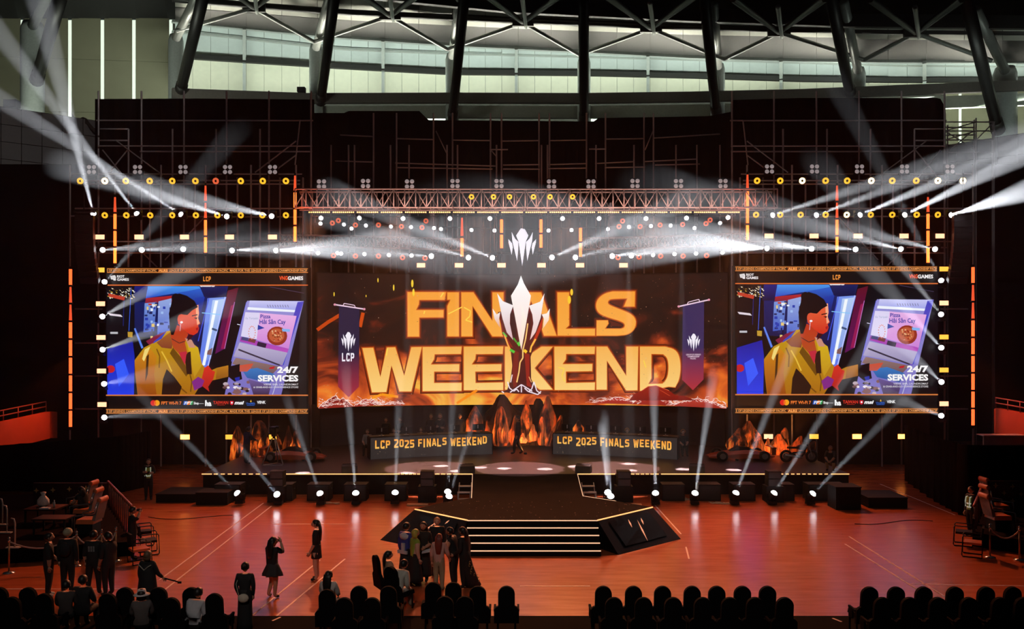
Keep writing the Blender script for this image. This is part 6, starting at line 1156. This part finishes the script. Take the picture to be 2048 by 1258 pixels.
person(930, 1176, 1.66, 60, 'person in long black robe with gold pattern trailing to the steps side', lean(dict(wrl=(-.10, .16, .56)), 6), sleeve='long', hair='long', extra=kimono_)
# -- seated and foreground people
person(776, 1196, 1.62, -60, 'seated woman in tan dress with long dark hair beside the huddle', seated(), top=(.42, .27, .18), bottom=(.40, .26, .18), hair='long', legs='bare', skin=1)
person(792, 1222, 1.70, -30, 'seated man in white shirt bending forward, back to camera', lean(seated(), 28), top=(.55, .52, .46), bottom=(.3, .26, .2), sleeve='long', fat=1.15, skin=1)
person(657, 1245, 1.62, -10, 'seated girl in white top with dark ponytail before the front chairs', seated(), top=(.60, .52, .50), hair='verylong', skin=1)
person(386, 1292, 1.66, -15, 'seated man in pale grey shirt in the front rows, head bent', lean(seated(), 16), top=(.52, .54, .60), sleeve='short', fat=1.2, skin=1)
person(165, 1262, 1.70, 0, 'seated man in black sweater with pale sleeve stripes among the front chairs', seated(), sleeve='long', fat=1.1, extra=lambda t, j: ob('sleeve_stripe', MB().tube([(-.145, -.02, .56), (-.165, .0, .50), (-.16, .03, .43)], .008, 5).mesh('sleeve_stripe', cm((.6, .56, .5))), t))
person(132, 1268, 1.62, 10, 'seated person with short dark hair beside the striped sweater man', seated(), top=(.05, .04, .04), skin=1)
person(283, 1290, 1.62, 15, 'seated person wearing a white sun hat in the front rows', seated(), top=(.10, .09, .09), hair='bob', skin=1, extra=lambda t, j: ob('sun_hat', MB().lathe([(.005, .075), (.05, .07), (.062, .03), (.065, .012), (.11, .0), (.108, -.006), (.06, .004)], 16, j['head']).mesh('sun_hat', cm((.62, .60, .62)), True), t))
# -- on the stage
ZS_ = .9
person(493, 0, 1.72, -40, 'cameraman in dark blue jacket leaning toward the tripod camera on stage', lean(dict(wrr=(.12, .2, .66), elr=(.14, .1, .68), wrl=(-.05, .2, .66), ell=(-.13, .1, .66)), 8), top=(.02, .03, .10), bottom=(.05, .05, .08), sleeve='long', z=ZS_, Y=39.6)
person(1662, 0, 1.66, 150, 'person in tan shorts crouching on the stage at the far right end', dict(pelvis=(0, -.05, .22), waist=(0, 0, .30), chest=(0, .05, .40), neck=(0, .07, .51), head=(0, .10, .60), shl=(-.103, .06, .49), shr=(.103, .06, .49), ell=(-.12, .16, .38), elr=(.12, .16, .38), wrl=(-.05, .24, .30), wrr=(.05, .24, .30), hil=(-.05, -.04, .20), hir=(.05, -.04, .20), knl=(-.09, .17, .27), knr=(.09, .17, .27), anl=(-.08, .03, .045), anr=(.08, .03, .045), tol=(-.09, .12, .02), tor=(.09, .12, .02)), bottom=(.42, .27, .16), hm=HAIRB, z=ZS_, Y=37.6)
def behind(px, ytop, Y, label, **kw):               # stands on the deck; the head top is at row ytop
    h = EYE-(ytop-YH)*Y/FPX-ZS_; person(px, 0, h, kw.pop('yaw', 180), label, kw.pop('J', None), z=ZS_, Y=Y, **kw)
behind(800, 835, 44., 'man in black with glasses standing behind the left desk', skin=1, sleeve='long', J=dict(wrl=(-.03, .12, .60), wrr=(.06, .12, .62)))
behind(772, 836, 44.9, 'dark figure standing in for a shadow behind the left desk near its outer end', sleeve='long')  # figure added where a shadow falls on the backdrop
behind(880, 827, 44., 'person in black jacket with folded arms standing behind the left desk', skin=1, sleeve='long', hair='bob', hm=HAIRB, J=dict(ell=(-.14, .05, .66), wrl=(.03, .11, .66), elr=(.14, .05, .65), wrr=(-.03, .12, .64)))
behind(862, 828, 45., 'dark figure standing behind the folded arms person', sleeve='long', fat=1.15)
behind(920, 828, 44.7, 'person in dark coat behind the left desk close to the rocks', sleeve='long', skin=1)
behind(1036, 831, 42.8, 'dark stagehand walking in front of the centre rocks', sleeve='long', yaw=90, J=dict(knl=(-.05, .09, .29), anl=(-.05, .10, .05), tol=(-.06, .19, .03), anr=(.05, -.12, .06), tor=(.06, -.03, .02)))
for px, Y, lab, tc in ((735, 42.6, 'seated player low behind the first monitor of the left desk', (.3, .28, .28)), (788, 43., 'seated player behind the second monitor of the left desk', (.35, .3, .2)), (842, 43.4, 'seated player behind the third monitor of the left desk', (.2, .2, .22)), (1254, 43., 'seated player with orange headset behind the right desk middle', BK_), (1366, 42.4, 'seated player with orange headset at the outer end of the right desk', BK_)):
    person(px, 0, 1.66, 180, lab, seated(), top=tc, z=ZS_, Y=Y, skin=1, extra=(lambda t, j: ob('headset', MB().tube([Vector(j['head'])+Vector((math.cos(a)*.068, 0, math.sin(a)*.082)) for a in [i*.35 for i in range(10)]], .014, 6).mesh('headset', mat('orange headset', (.6, .25, .05), .5), True), t)) if px > 1200 else None)
# things in hands
def held(name, label, cat, p, d, m, rz=0): return tag(ob(name, MB().box((0, 0, 0), d).mesh(name, m), None, p, (0, 0, rz)), label, cat)
PHM = mat('phone case', (.02, .02, .022), .3)
q = G(545, 1196); held('phone', 'dark phone held up by the woman in the ruffled skirt', 'phone', (q.x+.085, q.y+.20, 1.47), (.15, .012, .075), PHM, R(-25))
q = G(265, 1119); held('phone', 'dark phone raised by the man beside the platform rail', 'phone', (q.x+.20, q.y+.02, 1.52), (.012, .15, .075), PHM, R(-60))
q = G(295, 1228); tag(ob('selfie_stick', MB().cyl((0, 0, 0), (.36, .06, -.12), .018).cyl((.02, 0, .0), (-.06, -.02, .05), .026).box((.4, .07, -.14), (.09, .03, .05)).mesh('selfie_stick', BLACK, True), None, (q.x+.31, q.y+.14, .86)), 'dark stick gimbal held by the caped person', 'gimbal')
q = G(490, 1262); b_ = thing('shoulder_bag', 'white rounded shoulder bag on the back of the black dress', 'bag', (q.x+.02, q.y-.19, .82))
ob('bag_body', MB().ball((0, 0, 0), (.13, .07, .105), 12, 8).mesh('bag_body', cm((.62, .56, .46)), True), b_); ob('strap', MB().tube([(-.11, .02, .05), (-.2, .10, .30), (-.14, .18, .52)], .010, 5).mesh('strap', cm((.4, .36, .3))), b_)
q = G(862, 1166); tag(ob('paper_sheet', MB().box((0, 0, 0), (.42, .22, .01), Euler((R(10), R(-12), 0))).mesh('paper_sheet', mat('white paper', (.62, .62, .70), .7)), None, (q.x-.04, q.y-.05, .92)), 'white paper sheet held between people in the huddle', 'paper')
# ================================================================== front chairs
CHB = mat('black chair fabric', (.005, .005, .006), .9, spec=.08)
def chair_parts():
    n = 16
    def slab(w0, w1, z0, z1, zt, y, th):
        # shouldered back with a narrow rounded head
        out = [(-w0, z0), (-w0, z1-.06), (-w0+.05, z1)]+[(-w1, z1+.02)]+[(math.cos(math.pi-math.pi*i/n)*w1, zt-w1+math.sin(math.pi*i/n)*w1) for i in range(n+1)]+[(w1, z1+.02), (w0-.05, z1), (w0, z1-.06), (w0, z0)]
        return MB().prism(out, lambda q: Vector((q[0], y-q[1]*.12, q[1])), lambda q: Vector((q[0], y+th-q[1]*.12, q[1])))
    back = slab(.285, .19, .30, .68, 1.17, 0, .09).mesh('backrest', CHB)
    seat = MB().box((0, .34, .43), (.48, .5, .1), top=(.94, .94)).mesh('seat', CHB)
    leg = MB().cyl((0, 0, 0), (0, 0, .4), .022, n=8).mesh('leg', BLACKM); arm = MB().box((0, .22, .58), (.05, .38, .05)).box((0, .3, .46), (.04, .2, .22)).mesh('armrest', CHB)
    return back, seat, leg, arm
CHP = chair_parts()
def chair(px, Y, label, group, rz=0., arms=True, loc=None):
    t = thing('chair', label, 'chair', loc or ((px-CX)*Y/FPX, Y, 0.012), rz, group)
    ob('backrest', CHP[0], t); ob('seat', CHP[1], t)
    for x in (-.2, .2):
        for y in (.14, .54): ob('leg', CHP[2], t, (x, y, 0))
    if arms:
        for x in (-.27, .27): ob('armrest', CHP[3], t, (x, 0, 0))
    return t
def nth(i): return (ORD+['sixteenth', 'seventeenth', 'eighteenth'])[i]
lf = [3, 60, 92, 219, 253, 320, 385, 431]
for i, px in enumerate(lf): chair(px, 19.35 if px not in (92, 431, 219) else 18.9, 'black high-backed chair in the bottom left cluster, %s from left' % nth(i), 'front chairs at bottom left')
for i, px in enumerate((656, 719, 778, 867, 907, 956, 1013)): chair(px, 19.2 if px == 656 else (19.75 if px in (867, 907) else 19.45), 'black high-backed chair in the bottom centre row, %s from left' % nth(i), 'front chairs at bottom centre')
for i, px in enumerate((1206, 1266, 1324, 1383, 1432, 1483, 1533)): chair(px, 19.45, 'black high-backed chair, farther row right of centre, %s from left' % nth(i), 'front chairs right of centre')
for i, px in enumerate((1227, 1286, 1345, 1404, 1458, 1508, 1567)): chair(px, 18.62, 'black high-backed chair, nearer row right of centre, %s from left' % nth(i), 'front chairs right of centre')
for i, px in enumerate((1736, 1789, 1844, 1906, 1968, 2021)): chair(px, 19.4, 'black high-backed chair, farther row at bottom right, %s from left' % nth(i), 'front chairs at bottom right')
for i, px in enumerate((1762, 1816, 1872, 1934, 1996, 2042)): chair(px, 18.62, 'black high-backed chair, nearer row at bottom right, %s from left' % nth(i), 'front chairs at bottom right')
for px, Y, lab in ((28, 18.65, 'first'), (345, 18.6, 'second'), (690, 18.6, 'third'), (745, 18.6, 'fourth'), (890, 18.7, 'fifth'), (930, 18.7, 'sixth')): chair(px, Y, 'black high-backed chair in the nearest row of the left half, %s from left' % lab, 'nearest front chairs')
chair(764, 0, 'plain chair under the seated tan dress woman', 'loose chairs', R(-60), False, tuple(G(776, 1196)+Vector((-.22, -.12, 0))))
chair(0, 0, 'plain chair under the seated white shirt man', 'loose chairs', R(-30), False, tuple(G(792, 1222)+Vector((-.06, -.14, 0))))
# ================================================================== lounges on platforms
PLM = mat('dark platform carpet', (.012, .005, .005), .95, spec=.05); WOOD = mat('dark red panel', (.06, .016, .014), .6); GOLD = mat('gold emblem', (.85, .52, .20), .5); TAN = mat('tan leather', (.60, .16, .06), .35, var=.2); CHR = mat('chrome', (.75, .72, .7), .2, .9)
def platform(lab, pts, h):
    t = thing('platform', lab, 'platform', (sum(p.x for p in pts)/len(pts), sum(p.y for p in pts)/len(pts), 0), 0, 'lounge platforms'); O = Vector(t.location); q = [(p.x-O.x, p.y-O.y) for p in pts]
    ob('skirt', MB().prism(q, lambda s: Vector((s[0], s[1], 0)), lambda s: Vector((s[0], s[1], h-.03))).mesh('skirt', CLOTH), t); ob('top', MB().prism(q, lambda s: Vector((s[0], s[1], h-.03)), lambda s: Vector((s[0], s[1], h))).mesh('top', PLM), t); return t
HP = .45
platform('dark carpeted lounge platform at the left edge', [G(-160, 1138), G(262, 1112), G(216, 1010), G(-160, 1012)], HP)
platform('dark carpeted lounge platform at the right edge', [G(1945, 1092), G(2240, 1140), G(2200, 1008), G(1955, 1030)], HP)
def flower(c, s, m=GOLD):
    pts = []
    for k in range(16):
        a = 6.2832*k/16; r_ = s*(1 if k % 4 == 0 else (.35 if k % 2 == 0 else .55)); pts.append((math.cos(a)*r_, math.sin(a)*r_))
    return MB().prism(pts, lambda q: Vector((q[0], 0, q[1]))+c, lambda q: Vector((q[0], .02, q[1]))+c).mesh('gold_emblem', m)
for lab, a, b, spots in (('dark red lounge back panel with gold emblems, left edge', (66, 966, 32.2), (216, 962, 32.2), ((73, 981), (106, 980), (139, 978), (172, 976), (204, 974), (156, 991), (106, 1009))), ('dark lounge back panel with gold emblems, right edge', (1975, 962, 31.), (2120, 962, 31.), ((1991, 971), (2025, 973), (2008, 986), (2042, 988), (2025, 1002)))):
    A_, B_ = P(*a), P(*b); t = thing('emblem_board', lab, 'panel', ((A_.x+B_.x)/2, A_.y, HP), 0, 'lounge back panels'); O = Vector(t.location); hh = A_.z-HP
    ob('board', MB().box((0, .05, hh/2), (B_.x-A_.x, .08, hh)).mesh('board', WOOD), t)
    for (px, py) in spots: ob('gold_emblem', flower(P(px, py, a[2])-O+Vector((0, -.02, 0)), .10), t)
def recliner(px, py, lab, rz, grp):
    p = G(px, py, HP); t = thing('recliner', lab, 'armchair', (p.x, p.y, HP), rz, grp)
    ob('seat_cushion', MB().box((0, 0, .42), (.6, .58, .14), top=(.94, .94)).mesh('seat_cushion', TAN), t); ob('backrest', MB().box((0, -.36, .76), (.58, .1, .62), Euler((R(14), 0, 0))).mesh('backrest', mat('grey mesh back', (.20, .17, .16), .6)), t)
    ob('headrest', MB().rings([[Vector((x, -.45+math.cos(6.2832*k/10)*.07, 1.1+math.sin(6.2832*k/10)*.09)) for k in range(10)] for x in (-.27, -.22, .22, .27)]).mesh('headrest', TAN, True), t)
    for x in (-.34, .34): ob('arm_frame', MB().tube([(x, -.42, 1.02), (x, -.36, .7), (x, .1, .64), (x, .36, .6), (x, .38, .0)], .025, 6).mesh('arm_frame', CHR, True), t)
    ob('base', MB().box((0, 0, .18), (.56, .5, .34)).mesh('base', BLACK), t)
for i, (px, py) in enumerate(((178, 1066), (171, 1044), (163, 1026))): recliner(px, py, 'tan leather lounge seat, %s from the front in the left row' % ORD[i], R(90), 'lounge seats at left')
for i, (px, py) in enumerate(((1996, 1058), (1994, 1036), (1992, 1018))): recliner(px, py, 'tan leather lounge seat, %s from the front in the right row' % ORD[i], R(-90), 'lounge seats at right')
# coffee tables with things on them
def ltable(px, py, lab, w_, d):
    p = G(px, py, HP); t = thing('low_table', lab, 'table', (p.x, p.y, HP), 0, 'low lounge tables'); ob('table_top', MB().box((0, 0, .5), (w_, d, .05)).mesh('table_top', mat('dark glossy wood', (.03, .014, .012), .4, spec=.3)), t)
    for x in (-1, 1):
        for y in (-1, 1): ob('leg', MB().box((x*(w_/2-.06), y*(d/2-.06), .24), (.05, .05, .48)).mesh('leg', BLACK), t)
    return p
tp1 = ltable(92, 1044, 'dark low table with a plastic bag in the left lounge', 1.1, .9); ltable(108, 1066, 'dark low table nearer the rope in the left lounge', 1.1, .7)
bg = thing('plastic_bag', 'white knotted plastic bag standing on the low table', 'bag', (tp1.x-.15, tp1.y+.1, HP+.525)); ob('bag_body', MB().lathe([(.10, 0), (.2, .06), (.19, .22), (.10, .34), (.05, .38), (.1, .48), (.02, .5)], 10, sx=1.1, sy=.7).mesh('bag_body', mat('white plastic', (.75, .70, .68), .4, var=.3, scale=14), True), bg)
bt = thing('water_bottle', 'clear water bottle with blue label on the low table', 'bottle', (tp1.x+.34, tp1.y-.1, HP+.525)); ob('bottle_body', MB().lathe([(.035, 0), (.035, .16), (.014, .21), (.014, .23)], 10).mesh('bottle_body', mat('clear plastic', (.5, .52, .55), .15), True), bt); ob('cap', MB().lathe([(.017, .23), (.017, .25)], 8).mesh('cap', mat('white cap', (.7, .7, .7), .4)), bt)
tag(ob('paper_stack', MB().box((0, 0, .02), (.32, .22, .04)).mesh('paper_stack', mat('white paper', (.62, .62, .70), .7)), None, (tp1.x+.15, tp1.y-.3, HP+.525)), 'small stack of white papers on the low table', 'paper')
lw = G(130, 1060, HP); person(0, 0, 1.6, 60, 'woman with bare arms leaning over the low table in the left lounge', lean(seated(wrl=(-.06, .30, .42), wrr=(.06, .30, .42), ell=(-.12, .14, .44), elr=(.12, .14, .44)), 10), hair='long', sleeve='none', skin=1, z=HP, loc=(lw.x+.0, lw.y+1.2, HP))
tag(ob('stool', MB().lathe([(.17, 0), (.17, .03), (.04, .05), (.04, .38), (.19, .40), (.19, .46)], 12).mesh('stool', BLACK, True), None, (lw.x+.0, lw.y+1.2, HP)), 'small black stool under the woman at the low table', 'stool')
# stanchions and ropes
def stanchion(px, py, lab, z=0., h=.95):
    p = G(px, py, z); t = thing('stanchion', lab, 'stanchion', (p.x, p.y, z), 0, 'rope stanchions'); ob('base', MB().lathe([(.16, 0), (.16, .02), (.03, .05)], 12).mesh('base', CHR, True), t); ob('post', MB().lathe([(.025, .03), (.025, h)], 8).mesh('post', mat('brass post', (.45, .24, .12), .3, .7), True), t); ob('finial', MB().lathe([(.035, h-.06), (.035, h), (.015, h+.02), (.045, h+.06), (.01, h+.1)], 10).mesh('finial', CHR, True), t); return Vector((p.x, p.y, z+h-.04))
sp = [stanchion(18, 1146, 'rope stanchion nearest the left picture edge'), stanchion(153, 1132, 'rope stanchion behind the man in the pale cap'), stanchion(203, 1128, 'rope stanchion behind the printed T-shirt man'), stanchion(232, 1122, 'rope stanchion beside the rightmost standing man')]
sq = [stanchion(1980, 1115, 'rope stanchion before the right lounge, inner one'), stanchion(2039, 1120, 'rope stanchion before the right lounge, outer one')]
def rope(a, b, lab, m): tag(ob('barrier_rope', MB().tube([a.lerp(b, u)-Vector((0, 0, .28*4*u*(1-u))) for u in [i/10 for i in range(11)]], .022, 6).mesh('barrier_rope', m, True)), lab, 'rope')
RP = mat('grey rope', (.42, .36, .32), .5)
rope(sp[0], sp[1], 'sagging barrier rope between the two left stanchions', RP); rope(sp[1], sp[2], 'sagging barrier rope behind the printed T-shirt man', RP); rope(sp[2], sp[3], 'short barrier rope beside the rightmost standing man', RP); rope(sq[0], sq[1], 'sagging barrier rope before the right lounge', RP)
# pale floor stands in the left lounge
for i, (px, py) in enumerate(((5, 1050), (14, 1066), (30, 1096))):
    p = G(px, py, HP); t = thing('floor_stand', 'pale curved floor stand in the left lounge, %s from the back' % ORD[i], 'stand', (p.x, p.y, HP), 0, 'pale floor stands'); ob('post', MB().tube([(0, 0, 0), (0, 0, .75), (-.03, 0, .88), (-.12, 0, .9)], .022, 6).mesh('post', mat('pale metal', (.62, .56, .52), .4), True), t); ob('foot', MB().box((-.05, 0, .02), (.4, .14, .03)).mesh('foot', mat('pale metal', (.62, .56, .52), .4)), t)
# stair rail right of the left lounge
a, b = P(216, 963, 32.), P(263, 1012, 26.4); t = thing('stair_rail', 'sloping dark red rail with balusters at the side of the left lounge', 'railing', (b.x, b.y, 0)); O = Vector(t.location)
pipe('handrail', a-O, b-O, .05, mat('red metal rail', (.35, .12, .10), .4, .4), t)
for i in range(13): q = a.lerp(b, (i+.5)/13)-O; pipe('baluster', q, Vector((q.x, q.y, HP)), .025, WOOD, t)
a, b = P(1966, 968, 31.), P(1948, 1012, 27.5); t = thing('stair_rail', 'short sloping dark red rail at the side of the right lounge', 'railing', (b.x, b.y, 0)); O = Vector(t.location)
pipe('handrail', a-O, b-O, .05, mat('red metal rail', (.35, .12, .10), .4, .4), t)
for i in range(7): q = a.lerp(b, (i+.5)/7)-O; pipe('baluster', q, Vector((q.x, q.y, HP)), .025, WOOD, t)
# tubular chairs
def tube_chair(px, py, lab, rz, cushion=None):
    p = G(px, py); t = thing('tube_chair', lab, 'chair', (p.x, p.y, 0), rz, 'tubular chairs'); 
    for x in (-.26, .26): ob('side_frame', MB().tube([(x, -.25, .02), (x, .28, .02), (x, .3, .06), (x, .28, .62), (x, .24, .66), (x, -.22, .66), (x, -.26, .62), (x, -.25, .02)], .018, 6).mesh('side_frame', BLACKM, True), t)
    ob('seat', MB().box((0, 0, .43), (.48, .48, .07)).mesh('seat', cushion or BLACK), t); ob('backrest', MB().box((0, -.26, .76), (.48, .06, .36), Euler((R(8), 0, 0))).mesh('backrest', BLACK), t)
tube_chair(296, 1108, 'black tubular armchair on the floor by the left platform, nearest', R(-60)); tube_chair(286, 1090, 'black tubular armchair on the floor by the left platform, behind the nearest', R(-60)); tube_chair(278, 1126, 'tubular chair with orange seat half hidden behind the caped person', R(-50), TAN)
tube_chair(1928, 1090, 'black tubular armchair on the floor by the right platform', R(60)); tube_chair(1946, 1112, 'black tubular armchair with orange seat by the right stanchion', R(60), TAN)
# ================================================================== balconies, drapes at the sides
REDW = mat('red balcony wall', (.55, .10, .04), .6, var=.15, scale=1.5)  # plain red base colour with slight variation
def balcony(lab, pts, rail, h):
    t = thing('balcony', lab, 'balcony', (pts[0].x, pts[0].y, 0)); O = Vector(t.location)
    for a, b in zip(pts, pts[1:]):
        d = b-a; nrm = Vector((d.y, -d.x, 0)).normalized()*.25
        ob('parapet', MB().rings([[a-O, a-O+nrm, a-O+nrm-Vector((0, 0, h)), a-O-Vector((0, 0, h))], [b-O, b-O+nrm, b-O+nrm-Vector((0, 0, h)), b-O-Vector((0, 0, h))]]).mesh('parapet', REDW), t)
    up = Vector((0, 0, rail)); RL = mat('red metal rail', (.35, .12, .10), .4, .4)
    a, b = pts[0], pts[1]
    for k in (1., .5): pipe('rail', a-O+up*k, b-O+up*k, .035, RL, t)
    for i in range(7): q = a.lerp(b, i/6)-O; pipe('rail_post', q, q+up, .03, RL, t)
balcony('red balcony parapet with rail in the dark at the far left', [P(-90, 862, 38.), P(92, 823, 43.), P(104, 824, 44.)], .5, 1.35)
balcony('red balcony parapet with rail in the dark at the far right', [P(2150, 846, 36.), P(1992, 816, 41.), P(1988, 818, 42.)], .5, 1.2)
lamp('balcony_lamp', 'SPOT', P(150, 700, 41.), 700, (1, .18, .05), aim=P(40, 860, 41.5), size=.2, cone=45, blend=.6); lamp('balcony_lamp', 'SPOT', P(1938, 700, 40.), 520, (1, .16, .05), aim=P(2030, 840, 39.5), size=.2, cone=45, blend=.6)
tb = thing('counter', 'pale grey counter front below the right balcony', 'counter', P(2000, 890, 39.)*Vector((1, 1, 0)) if False else Vector((P(2010, 880, 39.).x, 39., 0))); zt = P(2010, 871, 39.).z
ob('front', MB().box((.4, 0, zt-.22), (2.8, .1, .42)).mesh('front', mat('grey counter', (.24, .21, .21), .6)), tb); ob('top', MB().box((.4, .2, zt), (2.9, .6, .04)).mesh('top', mat('pale counter top', (.5, .45, .45), .5)), tb); ob('base', MB().box((.4, .2, (zt-.45)/2), (2.8, .5, zt-.45)).mesh('base', CLOTH), tb)
def drape(lab, pts, n=26, amp=.09):
    mb = MB(); rg = []
    for i in range(n+1):
        u = i/n*(len(pts)-1); k = min(int(u), len(pts)-2); f = u-k; p = pts[k][0].lerp(pts[k+1][0], f); zt = pts[k][1]*(1-f)+pts[k+1][1]*f; o = Vector((amp*math.sin(i*2.2), amp*math.cos(i*2.2), 0))
        rg.append([Vector((p.x, p.y, .0))+o, Vector((p.x, p.y+.05, .0))+o, Vector((p.x, p.y+.05, zt))+o, Vector((p.x, p.y, zt))+o])
    mb.rings(rg); tag(ob('drape', mb.mesh('drape', mat('red black drape', (.012, .007, .007), .95, spec=.05), True)), lab, 'curtain', 'floor drapes at the sides')
def dz(px, py, g): return EYE-(py-YH)*g.y/FPX
g0, g1, g2 = G(1812, 962), G(1870, 1003), G(1930, 1034)
drape('dark pleated drape wall along the right side of the floor', [(g0, dz(1815, 850, g0)), (g1, dz(1870, 875, g1)), (g2, dz(1935, 890, g2)), (G(2080, 1034), dz(2080, 893, G(2080, 1034)))], 40)
g0, g1, g2 = G(300, 972), G(240, 985), G(60, 980)
drape('dark drape wall behind the left lounge', [(g0, dz(300, 862, g0)), (g1, dz(220, 872, g1)), (G(-120, 980), dz(-120, 900, G(-120, 980)))], 40)
# ================================================================== haze over the stage
hz = bpy.data.materials.new('stage haze'); hz.use_nodes = True; nt = hz.node_tree; nt.nodes.clear()
out = nt.nodes.new('ShaderNodeOutputMaterial'); v = nt.nodes.new('ShaderNodeVolumeScatter'); v.inputs['Density'].default_value = .0026; v.inputs['Color'].default_value = (1, 1, 1, 1); v.inputs['Anisotropy'].default_value = .1
nt.links.new(v.outputs[0], out.inputs['Volume']); hz.cycles.volume_sampling = 'EQUIANGULAR'
o = ob('haze', MB().box((0, 40.2, 10.2), (62, 17.4, 20.2)).mesh('haze', hz)); tag(o, 'thin theatrical haze filling the air over the stage', 'haze', kind='stuff')
